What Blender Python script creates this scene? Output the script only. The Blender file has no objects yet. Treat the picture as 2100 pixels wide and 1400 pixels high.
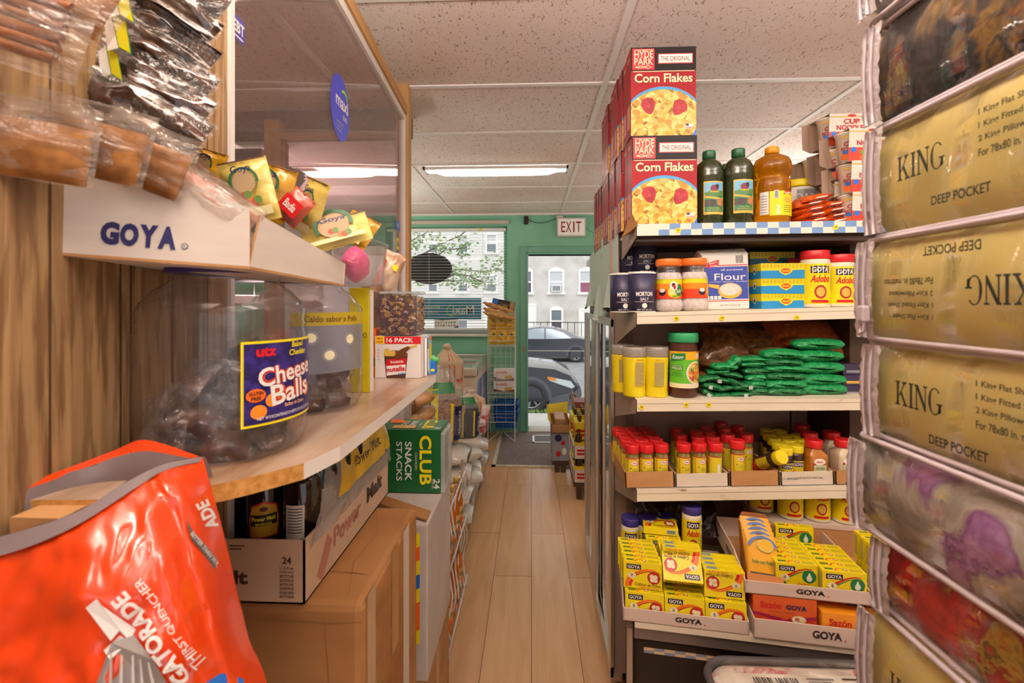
import bpy, bmesh, math, random
from mathutils import Vector, Matrix, Euler, noise
random.seed(7)
SC = bpy.context.scene
COL = SC.collection
PI = math.pi
V = Vector

# ------------------------------------------------------------------ camera, world, exposure
CAM_Z, FOC, YAW = 1.42, 950.0, 0.0421            # metres, focal length in pixels of a 2100 px wide frame, yaw (rad, to the left)
cam_data = bpy.data.cameras.new('camera')
cam = bpy.data.objects.new('camera', cam_data)
COL.objects.link(cam)
cam.location = (0, 0, CAM_Z)
cam.rotation_euler = (PI / 2, 0, YAW)
cam_data.sensor_width = 36.0
cam_data.lens = FOC / 2100 * 36
cam_data.shift_y = -81 / 2100
cam_data.clip_start = 0.02
cam_data.clip_end = 200
cam_data.dof.use_dof = True
cam_data.dof.focus_distance = 1.7
cam_data.dof.aperture_fstop = 7.5
SC.camera = cam
SC.view_settings.view_transform = 'Standard'
SC.view_settings.look = 'None'
SC.view_settings.exposure = -0.3
SC.view_settings.gamma = 1.0
SC.view_settings.use_curve_mapping = False
world = bpy.data.worlds.new('overcast_sky')
SC.world = world
world.use_nodes = True
world.node_tree.nodes['Background'].inputs[0].default_value = (0.93, 0.97, 1.0, 1)
world.node_tree.nodes['Background'].inputs[1].default_value = 1.6
sun_d = bpy.data.lights.new('hazy_sun', 'SUN')
sun_d.energy = 1.3
sun_d.angle = 0.6
sun_d.color = (1, 0.97, 0.92)
sun = bpy.data.objects.new('hazy_sun', sun_d)
COL.objects.link(sun)
sun.location = (0, 2, 9)
sun.rotation_euler = (0.75, 0.12, 0.15)          # from behind the shop, onto the far facade
SC.cycles.transparent_max_bounces = 24
SC.cycles.max_bounces = 8
LENS_POWER = 11.0                                  # radiance of the fluorescent lenses

def P(px, py, Y):
    """the place in the shop that stands Y metres down the aisle in the direction of a photograph pixel"""
    u, v = (px - 1050) / FOC, (619 - py) / FOC
    dx, dy = -math.sin(YAW) + u * math.cos(YAW), math.cos(YAW) + u * math.sin(YAW)
    k = Y / dy
    return V((dx * k, Y, CAM_Z + v * k))
def PX(px, Y): return P(px, 619, Y).x
def PZ(py, Y, px=1090): return P(px, py, Y).z

# ------------------------------------------------------------------ materials
def lin(h):
    if isinstance(h, (tuple, list)): return tuple(h[:3])
    h = h.lstrip('#')
    return tuple(((c / 12.92) if c <= .04045 else ((c + .055) / 1.055) ** 2.4) for c in (int(h[i:i + 2], 16) / 255 for i in (0, 2, 4)))
MATS = {}
class NT:
    """small node helper"""
    def __init__(s, name):
        s.mat = bpy.data.materials.new(name); s.mat.use_nodes = True
        s.t = s.mat.node_tree; s.b = s.t.nodes['Principled BSDF']; s.out = s.t.nodes['Material Output']
    def n(s, kind, **kw):
        nd = s.t.nodes.new(kind)
        for k, v in kw.items():
            if k.startswith('_'): setattr(nd, k[1:], v)
            else: nd.inputs[k.replace('__', ' ')].default_value = v
        return nd
    def l(s, a, b, ao=0, bi=0): s.t.links.new(a.outputs[ao], b.inputs[bi])
    def coord(s, kind='Object', scale=(1, 1, 1), rot=(0, 0, 0), loc=(0, 0, 0)):
        tc = s.n('ShaderNodeTexCoord'); mp = s.n('ShaderNodeMapping')
        mp.inputs['Scale'].default_value = scale; mp.inputs['Rotation'].default_value = rot; mp.inputs['Location'].default_value = loc
        s.t.links.new(tc.outputs[kind], mp.inputs[0]); return mp
    def ramp(s, stops, interp='LINEAR'):
        r = s.n('ShaderNodeValToRGB'); r.color_ramp.interpolation = interp
        e = r.color_ramp.elements
        while len(e) < len(stops): e.new(0.5)
        for q, (p, c) in zip(e, stops): q.position = p; q.color = (*lin(c), 1)
        return r
    def bump(s, src, strength=.3, dist=.01, so=0):
        bp = s.n('ShaderNodeBump', Strength=strength, Distance=dist); s.t.links.new(src.outputs[so], bp.inputs['Height'])
        s.t.links.new(bp.outputs[0], s.b.inputs['Normal']); return bp
def mat(name, col='#808080', rough=.5, metal=0.0, spec=.5, emit=None, estr=0, coat=0, wrinkle=None):
    if name in MATS: return MATS[name]
    k = NT(name); b = k.b
    b.inputs['Base Color'].default_value = (*lin(col), 1); b.inputs['Roughness'].default_value = rough
    b.inputs['Metallic'].default_value = metal; b.inputs['Specular IOR Level'].default_value = spec
    b.inputs['Coat Weight'].default_value = coat; b.inputs['Coat Roughness'].default_value = .08
    if emit: b.inputs['Emission Color'].default_value = (*lin(emit), 1); b.inputs['Emission Strength'].default_value = estr
    if wrinkle:
        sc, st = wrinkle
        nz = k.n('ShaderNodeTexNoise', Scale=sc, Detail=3.0, Roughness=.55, Distortion=.8); k.l(k.coord(), nz)
        k.bump(nz, st, .01)
    MATS[name] = k.mat; return k.mat
def clearmat(name, col, rough=.05, ior=1.33, trans=.9):
    """a solid see-through liquid"""
    m = mat(name, col, rough); m.node_tree.nodes['Principled BSDF'].inputs['Transmission Weight'].default_value = trans; m.node_tree.nodes['Principled BSDF'].inputs['IOR'].default_value = ior; return m
def mixmat(name, stops, scale=10, detail=4, rough=.6, aniso=(1, 1, 1), bump=0, bdist=.005, dist=0, kind='noise', spec=.4, coat=0, metal=0, interp='LINEAR', coord='Object', nrough=.55):
    """a base colour that varies over a noise or cell pattern"""
    if name in MATS: return MATS[name]
    k = NT(name); mp = k.coord(coord, aniso)
    if kind == 'noise':
        t = k.n('ShaderNodeTexNoise', Scale=scale, Detail=detail, Distortion=dist, Roughness=nrough); o = 0
    else:
        t = k.n('ShaderNodeTexVoronoi', Scale=scale); o = 1 if kind == 'cellcolor' else 0
    k.l(mp, t)
    r = k.ramp(stops, interp)
    if kind == 'cellcolor':
        sp = k.n('ShaderNodeSeparateColor'); k.l(t, sp, 1, 0); k.l(sp, r)
    else: k.l(t, r)
    k.l(r, k.b); k.b.inputs['Roughness'].default_value = rough; k.b.inputs['Specular IOR Level'].default_value = spec
    k.b.inputs['Coat Weight'].default_value = coat; k.b.inputs['Coat Roughness'].default_value = .06; k.b.inputs['Metallic'].default_value = metal
    if bump: k.bump(t, bump, bdist)
    MATS[name] = k.mat; return k.mat
def film(name, tint='#ffffff', clear=.8, rough=.08, wr=None, facing=.5, haze='#e8e8e8'):
    """clear plastic or glass without refraction: see-through, a Fresnel gloss and a little milky haze"""
    if name in MATS: return MATS[name]
    k = NT(name); t = k.t; t.nodes.remove(k.b)
    tr = k.n('ShaderNodeBsdfTransparent'); tr.inputs[0].default_value = (*lin(tint), 1)
    df = k.n('ShaderNodeBsdfDiffuse'); df.inputs[0].default_value = (*lin(haze), 1)
    gl = k.n('ShaderNodeBsdfGlossy'); gl.inputs['Roughness'].default_value = rough
    m1 = k.n('ShaderNodeMixShader'); m1.inputs[0].default_value = 1 - clear
    t.links.new(tr.outputs[0], m1.inputs[1]); t.links.new(df.outputs[0], m1.inputs[2])
    m2 = k.n('ShaderNodeMixShader'); lw = k.n('ShaderNodeLayerWeight'); lw.inputs[0].default_value = .5
    pw = k.n('ShaderNodeMath', _operation='POWER'); pw.inputs[1].default_value = 3.5; fr = k.n('ShaderNodeMath', _operation='MULTIPLY_ADD'); fr.inputs[1].default_value = .4 if wr else .75; fr.inputs[2].default_value = .02 + .045 * facing
    t.links.new(lw.outputs['Facing'], pw.inputs[0]); t.links.new(pw.outputs[0], fr.inputs[0])
    t.links.new(fr.outputs[0], m2.inputs[0]); t.links.new(m1.outputs[0], m2.inputs[1]); t.links.new(gl.outputs[0], m2.inputs[2])
    t.links.new(m2.outputs[0], k.out.inputs[0])
    if wr:
        nz = k.n('ShaderNodeTexNoise', Scale=wr[0], Detail=3.0, Distortion=1.2); k.l(k.coord(scale=wr[2] if len(wr) > 2 else (1, 1, 1)), nz)
        bp = k.n('ShaderNodeBump', Strength=wr[1], Distance=.012); t.links.new(nz.outputs[0], bp.inputs['Height'])
        for q in (df, gl): t.links.new(bp.outputs[0], q.inputs['Normal'])
        t.links.new(bp.outputs[0], lw.inputs['Normal'])
    MATS[name] = k.mat; return k.mat

# ------------------------------------------------------------------ lettering
_TXT = {}
def text_mesh(s, off=0.0, shear=0.0):
    key = (s, off, shear)
    if key not in _TXT:
        cu = bpy.data.curves.new('t', 'FONT'); cu.body = s; cu.size = 1; cu.offset = off; cu.shear = shear; cu.resolution_u = 3
        ob = bpy.data.objects.new('t', cu); COL.objects.link(ob)
        me = bpy.data.meshes.new_from_object(ob.evaluated_get(bpy.context.evaluated_depsgraph_get()))
        vs = [(v.co.x, v.co.y) for v in me.vertices]; fs = [tuple(p.vertices) for p in me.polygons]
        COL.objects.unlink(ob); bpy.data.objects.remove(ob); bpy.data.curves.remove(cu); bpy.data.meshes.remove(me)
        if not vs: vs = [(0, 0)]
        xs = [v[0] for v in vs]; ys = [v[1] for v in vs]
        _TXT[key] = (vs, fs, min(xs), max(xs), min(ys), max(ys))
    return _TXT[key]

# ------------------------------------------------------------------ mesh builder
def frame(o, ex, ey):
    o, ex, ey = V(o), V(ex).normalized(), V(ey).normalized(); n = ex.cross(ey).normalized()
    return lambda s, t, h=0: o + ex * s + ey * t + n * h
def front(x, y, z): return frame((x, y, z), (1, 0, 0), (0, 0, 1))      # faces the camera (-Y)
def side_l(x, y, z): return frame((x, y, z), (0, -1, 0), (0, 0, 1))    # faces -X, reading from far to near
def side_r(x, y, z): return frame((x, y, z), (0, 1, 0), (0, 0, 1))     # faces +X, reading from near to far
def topf(x, y, z): return frame((x, y, z), (1, 0, 0), (0, 1, 0))       # faces up
def cyl(cx, cy, r, a0=-PI / 2, cone=0): # wraps around an upright cylinder, a0 is the angle of s=0
    def f(s, t, h=0): return V((cx + (r + h + cone * t) * math.cos(a0 + s / r), cy + (r + h + cone * t) * math.sin(a0 + s / r), t))
    f.step = math.sqrt(8 * r * .00018); return f
def fine(pts, L):
    """cut a flat outline into triangles no longer than L so that it can follow a curved surface"""
    bm = bmesh.new(); bm.faces.new([bm.verts.new((a, b, 0)) for a, b in pts]); bmesh.ops.triangulate(bm, faces=bm.faces[:])
    for _ in range(5):
        es = [e for e in bm.edges if e.calc_length() > L]
        if not es: break
        bmesh.ops.subdivide_edges(bm, edges=es, cuts=1); bmesh.ops.triangulate(bm, faces=[q for q in bm.faces if len(q.verts) > 3])
    bm.verts.index_update(); r = [(v.co.x, v.co.y) for v in bm.verts], [tuple(v.index for v in q.verts) for q in bm.faces]; bm.free(); return r
class MB:
    def __init__(s): s.v, s.f, s.mi, s.sm, s.ms, s.T = [], [], [], [], [], None
    def idx(s, m):
        if m not in s.ms: s.ms.append(m)
        return s.ms.index(m)
    def add(s, vs, fs, m, smooth=False):
        k = len(s.v); i = s.idx(m)
        s.v.extend([tuple(s.T @ V(v)) for v in vs] if s.T is not None else [tuple(v) for v in vs])
        for f in fs: s.f.append(tuple(a + k for a in f)); s.mi.append(i); s.sm.append(smooth)
        return s
    def box(s, x0, x1, y0, y1, z0, z1, m, c=0.0, faces=None):
        if not c:
            vs = [(x, y, z) for z in (z0, z1) for y in (y0, y1) for x in (x0, x1)]
            fs = [(0, 2, 3, 1), (4, 5, 7, 6), (0, 1, 5, 4), (2, 6, 7, 3), (0, 4, 6, 2), (1, 3, 7, 5)]
            return s.add(vs, fs, m)
        c = min(c, (x1 - x0) * .45, (y1 - y0) * .45, (z1 - z0) * .45)
        bm = bmesh.new(); bmesh.ops.create_cube(bm, size=1)
        for v in bm.verts: v.co = ((x0 + x1) / 2 + v.co.x * (x1 - x0), (y0 + y1) / 2 + v.co.y * (y1 - y0), (z0 + z1) / 2 + v.co.z * (z1 - z0))
        bmesh.ops.bevel(bm, geom=bm.edges[:], offset=c, segments=2, profile=.5, affect='EDGES')
        bm.verts.index_update()
        s.add([v.co.copy() for v in bm.verts], [tuple(v.index for v in f.verts) for f in bm.faces], m, False); bm.free(); return s
    def quad(s, pts, m): return s.add(pts, [tuple(range(len(pts)))], m)
    def lathe(s, prof, m, n=24, cx=0, cy=0, smooth=True, cap0=True, cap1=True, sq=1.0, mats=None, wob=None):
        vs, fs = [], []
        for (r, z) in prof:
            for i in range(n):
                a = 2 * PI * i / n; rr = r * (wob(a, z) if wob else 1)
                vs.append((cx + rr * math.cos(a), cy + rr * sq * math.sin(a), z))
        ring = lambda j: [(j * n + i, j * n + (i + 1) % n, (j + 1) * n + (i + 1) % n, (j + 1) * n + i) for i in range(n)]
        if mats:
            k0 = len(s.v); s.add(vs, [], mats[0])
            for j in range(len(prof) - 1):
                mi = s.idx(mats[min(j, len(mats) - 1)])
                for f in ring(j): s.f.append(tuple(a + k0 for a in f)); s.mi.append(mi); s.sm.append(smooth)
            if cap0: s.f.append(tuple(k0 + i for i in reversed(range(n)))); s.mi.append(s.idx(mats[0])); s.sm.append(False)
            if cap1: s.f.append(tuple(k0 + (len(prof) - 1) * n + i for i in range(n))); s.mi.append(s.idx(mats[min(len(prof) - 2, len(mats) - 1)])); s.sm.append(False)
            return s
        for j in range(len(prof) - 1): fs += ring(j)
        k = len(s.v)
        s.add(vs, fs, m, smooth)
        if cap0: s.f.append(tuple(k + i for i in reversed(range(n)))); s.mi.append(s.idx(m)); s.sm.append(False)
        if cap1: s.f.append(tuple(k + (len(prof) - 1) * n + i for i in range(n))); s.mi.append(s.idx(m)); s.sm.append(False)
        return s
    def tube(s, pts, r, m, n=6, closed=False, smooth=True):
        pts = [V(p) for p in pts]; vs, fs = [], []; N = len(pts)
        up = V((0, 0, 1))
        for i, p in enumerate(pts):
            d = (pts[(i + 1) % N] - pts[i - 1]) if closed else (pts[min(i + 1, N - 1)] - pts[max(i - 1, 0)])
            d = d.normalized() if d.length else V((0, 0, 1))
            a = d.cross(up)
            if a.length < .15: a = d.cross(V((1, 0, 0)))
            a.normalize(); b = d.cross(a)
            rr = r[i] if isinstance(r, (list, tuple)) else r
            for j in range(n): vs.append(p + (a * math.cos(2 * PI * j / n) + b * math.sin(2 * PI * j / n)) * rr)
        for i in range(N if closed else N - 1):
            for j in range(n): fs.append((i * n + j, i * n + (j + 1) % n, ((i + 1) % N) * n + (j + 1) % n, ((i + 1) % N) * n + j))
        if not closed: fs += [tuple(range(n)), tuple((N - 1) * n + j for j in reversed(range(n)))]
        return s.add(vs, fs, m, smooth)
    def prism(s, poly, f, h0, h1, m, mside=None):
        """outline poly in the frame f, from height h0 to h1"""
        n = len(poly); vs = [f(a, b, h0) for a, b in poly] + [f(a, b, h1) for a, b in poly]
        s.add(vs, [tuple(reversed(range(n))), tuple(range(n, 2 * n))], m)
        return s.add(vs, [(i, (i + 1) % n, n + (i + 1) % n, n + i) for i in range(n)], mside or m)
    def poly(s, pts, f, m, h=.0004):
        if hasattr(f, 'step'): vs, fs = fine(pts, f.step); return s.add([f(a, b, h) for a, b in vs], fs, m)
        return s.add([f(a, b, h) for a, b in pts], [tuple(range(len(pts)))], m)
    def rect(s, f, s0, s1, t0, t1, m, h=.0004, n=1):
        vs, fs = [], []
        for i in range(n + 1):
            a = s0 + (s1 - s0) * i / n; vs += [f(a, t0, h), f(a, t1, h)]
        for i in range(n): fs.append((2 * i, 2 * i + 2, 2 * i + 3, 2 * i + 1))
        return s.add(vs, fs, m, n > 1)
    def rrect(s, f, s0, s1, t0, t1, r, m, h=.0004, k=4):
        pts = []
        for (cx, cy, a0) in ((s1 - r, t0 + r, -PI / 2), (s1 - r, t1 - r, 0), (s0 + r, t1 - r, PI / 2), (s0 + r, t0 + r, PI)):
            pts += [(cx + r * math.cos(a0 + PI / 2 * i / k), cy + r * math.sin(a0 + PI / 2 * i / k)) for i in range(k + 1)]
        return s.poly(pts, f, m, h)
    def ell(s, f, cs, ct, a, b, m, h=.0005, n=24, a0=0, a1=2 * PI, rot=0):
        pts = []
        full = abs(a1 - a0 - 2 * PI) < 1e-6
        for i in range(n if full else n + 1):
            q = a0 + (a1 - a0) * i / n; x, y = a * math.cos(q), b * math.sin(q)
            pts.append((cs + x * math.cos(rot) - y * math.sin(rot), ct + x * math.sin(rot) + y * math.cos(rot)))
        return s.poly(pts, f, m, h)
    def arc(s, f, cs, ct, r0, r1, a0, a1, m, h=.0005, n=12, sq=1.0):
        vs, fs = [], []
        for i in range(n + 1):
            q = a0 + (a1 - a0) * i / n
            vs += [f(cs + r0 * math.cos(q), ct + r0 * sq * math.sin(q), h), f(cs + r1 * math.cos(q), ct + r1 * sq * math.sin(q), h)]
        for i in range(n): fs.append((2 * i, 2 * i + 1, 2 * i + 3, 2 * i + 2))
        return s.add(vs, fs, m)
    def stroke(s, pts, w, f, m, h=.0006):
        """a printed line of width w through 2-D points"""
        n = len(pts); vs, fs = [], []
        for i, (a, b) in enumerate(pts):
            p0, p1 = pts[max(i - 1, 0)], pts[min(i + 1, n - 1)]
            dx, dy = p1[0] - p0[0], p1[1] - p0[1]; L = math.hypot(dx, dy) or 1
            ww = w[i] if isinstance(w, (list, tuple)) else w
            vs += [f(a + dy / L * ww / 2, b - dx / L * ww / 2, h), f(a - dy / L * ww / 2, b + dx / L * ww / 2, h)]
        for i in range(n - 1): fs.append((2 * i, 2 * i + 2, 2 * i + 3, 2 * i + 1))
        return s.add(vs, fs, m)
    def text(s, st, f, cs, ct, hgt, m, w=None, off=0.0, rot=0.0, h=.0009, align='C', shear=0.0, maxw=None, arcf=None):
        vs, fs, x0, x1, y0, y1 = text_mesh(st, off, shear)
        ky = hgt / max(y1 - y0, 1e-4); kx = ky
        if w: kx = w / max(x1 - x0, 1e-4)
        elif maxw and (x1 - x0) * kx > maxw: kx = maxw / (x1 - x0)
        xc = (x0 + x1) / 2 if align == 'C' else (x0 if align == 'L' else x1); yc = (y0 + y1) / 2
        cr, sr = math.cos(rot), math.sin(rot); out = []
        for (x, y) in vs:
            a, b = (x - xc) * kx, (y - yc) * ky
            if arcf: b += arcf(a)
            out.append(f(cs + a * cr - b * sr, ct + a * sr + b * cr, h))
        return s.add(out, fs, m)
    def surf(s, fn, nu, nv, m, smooth=True, mf=None, closeu=False):
        vs = [fn(i / nu, j / nv) for j in range(nv + 1) for i in range(nu + (0 if closeu else 1))]
        W = nu if closeu else nu + 1
        k = len(s.v); s.add(vs, [], m)
        for j in range(nv):
            for i in range(nu):
                i2 = (i + 1) % W
                s.f.append((k + j * W + i, k + j * W + i2, k + (j + 1) * W + i2, k + (j + 1) * W + i))
                s.mi.append(s.idx(mf((i + .5) / nu, (j + .5) / nv) if mf else m)); s.sm.append(smooth)
        return s
    def build(s, name, parent=None, loc=None, rot=None):
        me = bpy.data.meshes.new(name); me.from_pydata(s.v, [], s.f)
        for m in s.ms: me.materials.append(m)
        me.polygons.foreach_set('material_index', s.mi); me.polygons.foreach_set('use_smooth', s.sm); me.update()
        o = bpy.data.objects.new(name, me); COL.objects.link(o)
        if parent: o.parent = parent
        if loc is not None: o.location = loc
        if rot is not None: o.rotation_euler = rot
        return o
ORD = ['zeroth', 'first', 'second', 'third', 'fourth', 'fifth', 'sixth', 'seventh', 'eighth', 'ninth', 'tenth', 'eleventh', 'twelfth', 'thirteenth', 'fourteenth']
def tag(o, label=None, cat=None, group=None, kind=None):
    for k, v in (('label', label), ('category', cat), ('group', group), ('kind', kind)):
        if v: o[k] = v
    return o
def thing(name, label, cat, loc=(0, 0, 0), rot=(0, 0, 0), group=None):
    o = bpy.data.objects.new(name, None); COL.objects.link(o); o.location = loc; o.rotation_euler = rot; o.empty_display_size = .05
    return tag(o, label, cat, group)
def solo(mb, name, label, cat, group=None, loc=None, rot=None): return tag(mb.build(name, None, loc, rot), label, cat, group)
def struct(mb, name, label=None): return tag(mb.build(name), label, None, None, 'structure')
def dup(root, label=None, loc=None, rot=None, group=None, scale=None):
    r = root.copy(); COL.objects.link(r)
    if loc is not None: r.location = loc
    if rot is not None: r.rotation_euler = rot
    if scale is not None: r.scale = scale
    if label: r['label'] = label
    if group: r['group'] = group
    for ch in list(root.children):
        c = ch.copy(); COL.objects.link(c); c.parent = r
        for g in list(ch.children):
            d = g.copy(); COL.objects.link(d); d.parent = c
    return r
def n3(x, y, z=0.0): return noise.noise(V((x, y, z)))
def pillow(mb, w, h, d, m, seed=0, nu=18, nv=22, seal=.06, wr=.12, p=2.2, mf=None, flat_back=False, T=None):
    """a filled pouch lying in x-z, its face towards -y; seal = flat crimped ends"""
    def prof(q): return max(0.0, 1 - abs(2 * q - 1) ** p) ** .6
    def mk(sgn):
        def fn(u, v):
            vv = (v - seal) / (1 - 2 * seal); e = prof(min(max(vv, 0), 1)) * prof(u)
            th = d * .5 * e
            k = n3(u * 3 + seed, v * 3.5, seed * 1.7 + sgn) * wr * d + n3(u * 9 + seed, v * 8, seed + 5) * wr * .35 * d
            rad = math.sin(u * 23 + seed) * .05 * d * (abs(v - .5) * 2) ** 3
            x = (u - .5) * w * (1 - .07 * e * (1 - 0)) + n3(v * 4, seed, 3) * .01 * w
            z = (v - .5) * h + n3(u * 4, seed, 9) * .012 * h
            y = -sgn * (th + (k + rad) * min(1, e * 2 + .25)) if not (flat_back and sgn < 0) else 0.0
            q = V((x, y if e > 0 else y * .2, z))
            return T @ q if T is not None else q
        return fn
    mb.surf(mk(1), nu, nv, m, mf=mf)
    b = mk(-1); mb.surf(lambda u, v: b(1 - u, v), nu, nv, m, mf=(lambda u, v: mf(1 - u, v)) if mf else None)
    return mb

# common colours
WHITE = mat('print_white', '#f2efe9', .4); BLACK = mat('print_black', '#17151a', .45); NAVY = mat('print_navy', '#1d1a52', .4)
YEL = mat('print_yellow', '#f2dc12', .38); RED = mat('print_red', '#c8141c', .38); ORG = mat('print_orange', '#ee6a12', .4)
GRN = mat('print_green', '#157a3c', .4); BLUE = mat('print_blue', '#1d6fd0', .4); CREAM = mat('print_cream', '#f4ecc2', .45)
BROWN = mat('print_brown', '#5a3018', .5); GOLD = mat('print_gold', '#d8b04a', .4); GREYP = mat('print_grey', '#8b8b90', .5)
CARD = mixmat('corrugated_cardboard', [(.3, '#a9784a'), (.7, '#bd8d5c')], 6, 5, .75, (1, 1, 3), .06)
CARDIN = mat('cardboard_inside', '#7d5433', .85)
WBOARD = mixmat('white_corrugated_board', [(.3, '#cfc4bb'), (.7, '#ddd3ca')], 5, 4, .7, (1, 1, 6), .05)
STEELW = mat('white_coated_wire', '#e9e3dc', .35)
CHROME = mat('brushed_aluminium', '#c9c2b8', .28, .85)
GLASS = film('clear_glass', '#ffffff', .985, .02, None, .45)
PET = film('clear_pet_plastic', '#f9f7fa', .975, .05, None, .5)
WRAP = film('crinkled_clear_wrap', '#fbf9f6', .97, .07, (34, 1.0), .8)
# ------------------------------------------------------------------ the room
CEIL, FARY, XL, XR, YB = 2.39, 5.08, -2.7, 2.7, -1.7
def plank_mat():
    k = NT('laminate_planks'); mp = k.coord('Object', (1, 1, 1), (0, 0, PI / 2))
    br = k.n('ShaderNodeTexBrick', Scale=1.0)
    br.offset = .37; br.inputs['Color1'].default_value = (*lin('#e6bd8e'), 1); br.inputs['Color2'].default_value = (*lin('#daae80'), 1); br.inputs['Mortar'].default_value = (*lin('#7a5636'), 1)
    br.inputs['Mortar Size'].default_value = .0016; br.inputs['Brick Width'].default_value = 1.2; br.inputs['Row Height'].default_value = .196; br.inputs['Bias'].default_value = -.1
    k.l(mp, br)
    nz = k.n('ShaderNodeTexNoise', Scale=3.0, Detail=6.0, Distortion=.6); k.l(k.coord('Object', (9, .8, 1)), nz)
    r = k.ramp([(.3, '#e9dccb'), (.7, '#ffffff')]); k.l(nz, r)
    mx = k.n('ShaderNodeMix', _data_type='RGBA', _blend_type='MULTIPLY'); mx.inputs[0].default_value = .8
    k.t.links.new(br.outputs[0], mx.inputs[6]); k.t.links.new(r.outputs[0], mx.inputs[7]); k.t.links.new(mx.outputs[2], k.b.inputs[0])
    k.b.inputs['Roughness'].default_value = .3; return k.mat
def tile_mat():
    k = NT('fissured_ceiling_tile'); mp = k.coord('Object', (1, 1, 1))
    a = k.n('ShaderNodeTexNoise', Scale=62.0, Detail=2.0, Distortion=1.4); k.l(k.coord('Object', (1.7, .75, 1), (0, 0, .5)), a)
    r = k.ramp([(.33, '#a8978c'), (.39, '#f3e9e3')]); k.l(a, r)
    c = k.n('ShaderNodeTexNoise', Scale=.9, Detail=2.0); k.l(mp, c); r2 = k.ramp([(.35, '#efe2dc'), (.65, '#ffffff')]); k.l(c, r2)
    mx = k.n('ShaderNodeMix', _data_type='RGBA', _blend_type='MULTIPLY'); mx.inputs[0].default_value = 1
    k.t.links.new(r.outputs[0], mx.inputs[6]); k.t.links.new(r2.outputs[0], mx.inputs[7]); k.t.links.new(mx.outputs[2], k.b.inputs[0])
    k.b.inputs['Roughness'].default_value = .9; k.b.inputs['Specular IOR Level'].default_value = .1
    k.bump(a, .25, .004); return k.mat
GREENW = mixmat('green_wall_paint', [(.35, '#80c0a0'), (.65, '#8acaac')], 2.5, 4, .5, bump=.03)
GREENT = mat('green_gloss_trim', '#74b399', .35)
PALEW = mat('pale_wall_paint', '#d8cfc4', .8)
TBAR = mat('white_ceiling_bar', '#f1e9e4', .5)
b = MB(); b.box(XL, XR, YB, FARY, -.12, 0, plank_mat()); struct(b, 'floor', 'honey coloured laminate plank floor of the aisle')
b = MB(); b.box(XL, XR, YB, FARY + .2, CEIL, CEIL + .08, tile_mat()); struct(b, 'ceiling', 'fissured acoustic tile ceiling')
gy = [-1.0, -.39, .22, .84, 1.46, 2.066, 2.64, 3.25, 3.9, 4.5]
b = MB()
for y in gy: b.box(XL, XR, y - .012, y + .012, CEIL - .006, CEIL + .01, TBAR)
for x in (-2.08, -.86, .325, 1.45, 2.55): b.box(x - .012, x + .012, YB, FARY, CEIL - .007, CEIL + .01, TBAR)
b.box(XL, XR, FARY - .02, FARY, CEIL - .02, CEIL + .01, TBAR)
tag(b.build('ceiling_grid'), 'white metal grid holding the ceiling tiles', None, None, 'structure')
# far wall with window and door openings
WX0, WX1, WZ0, WZ1 = -1.62, PX(1040, FARY), PZ(684, FARY), PZ(463, FARY)
DX0, DX1, DZ = PX(1083, FARY), PX(1083, FARY) + .86, PZ(522, FARY)
T = .16
b = MB()
for (x0, x1, z0, z1) in ((XL, WX0, 0, CEIL), (WX0, WX1, 0, WZ0), (WX0, WX1, WZ1, CEIL), (WX1, DX0, 0, CEIL), (DX0, DX1, DZ, CEIL), (DX1, XR, 0, CEIL)):
    b.box(x0, x1, FARY, FARY + T, z0, z1, GREENW)
struct(b, 'wall_far', 'green painted street wall with the window and the open door')
b = MB(); b.box(XL - .1, XL, YB, FARY + T, -.1, CEIL + .1, GREENW); struct(b, 'wall_left')
b = MB(); b.box(XR, XR + .1, YB, FARY + T, -.1, CEIL + .1, PALEW); struct(b, 'wall_right')
b = MB()
for (x0, x1, z0, z1) in ((XL, -1.9, -.1, CEIL + .1), (2.2, XR, -.1, CEIL + .1), (-1.9, 2.2, -.1, .35), (-1.9, 2.2, 2.25, CEIL + .1)): b.box(x0, x1, YB - .1, YB, z0, z1, PALEW)
struct(b, 'wall_back')
b = MB(); 
for x in (-1.9, -.55, .82, 2.16): b.box(x, x + .04, YB - .08, YB - .02, .35, 2.25, TBAR)
wb = tag(b.build('added_back_window'), 'wide window added at the unseen back for fill daylight', None, None, 'structure'); MB().box(-1.9, 2.2, YB - .055, YB - .05, .35, 2.25, GLASS).build('glass_pane', wb)  # added window behind the viewpoint, lets in daylight as frontal fill
# door frame
b = MB()
fw = .085
b.box(DX0 - fw, DX0, FARY - .03, FARY + T, 0, DZ + fw, GREENT, .006); b.box(DX1, DX1 + fw, FARY - .03, FARY + T, 0, DZ + fw, GREENT, .006)
b.box(DX0, DX1, FARY - .03, FARY + T, DZ, DZ + fw, GREENT, .006)
b.box(DX0 - .02, DX0, FARY - .045, FARY - .03, 0, DZ + .02, GREENT, .004); b.box(DX0 - .02, DX1, FARY - .045, FARY - .03, DZ, DZ + .02, GREENT, .004)
for q in ((.9, .018, .03), (1.5, .008, .01), (.35, .012, .02)):
    b.ell(front(DX0 - .05, FARY - .0305, q[0]), 0, 0, q[1] * .6, q[2], mat('bare_wood_chip', '#b07a52', .7), .0015, 9)
struct(b, 'door_1', 'green painted frame of the open street door')
b = MB(); b.box(DX0, DX1, FARY - .05, FARY + T + .02, -.01, .018, mat('worn_threshold', '#b9aa98', .5), .006); struct(b, 'trim_1', 'pale worn door threshold')
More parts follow.
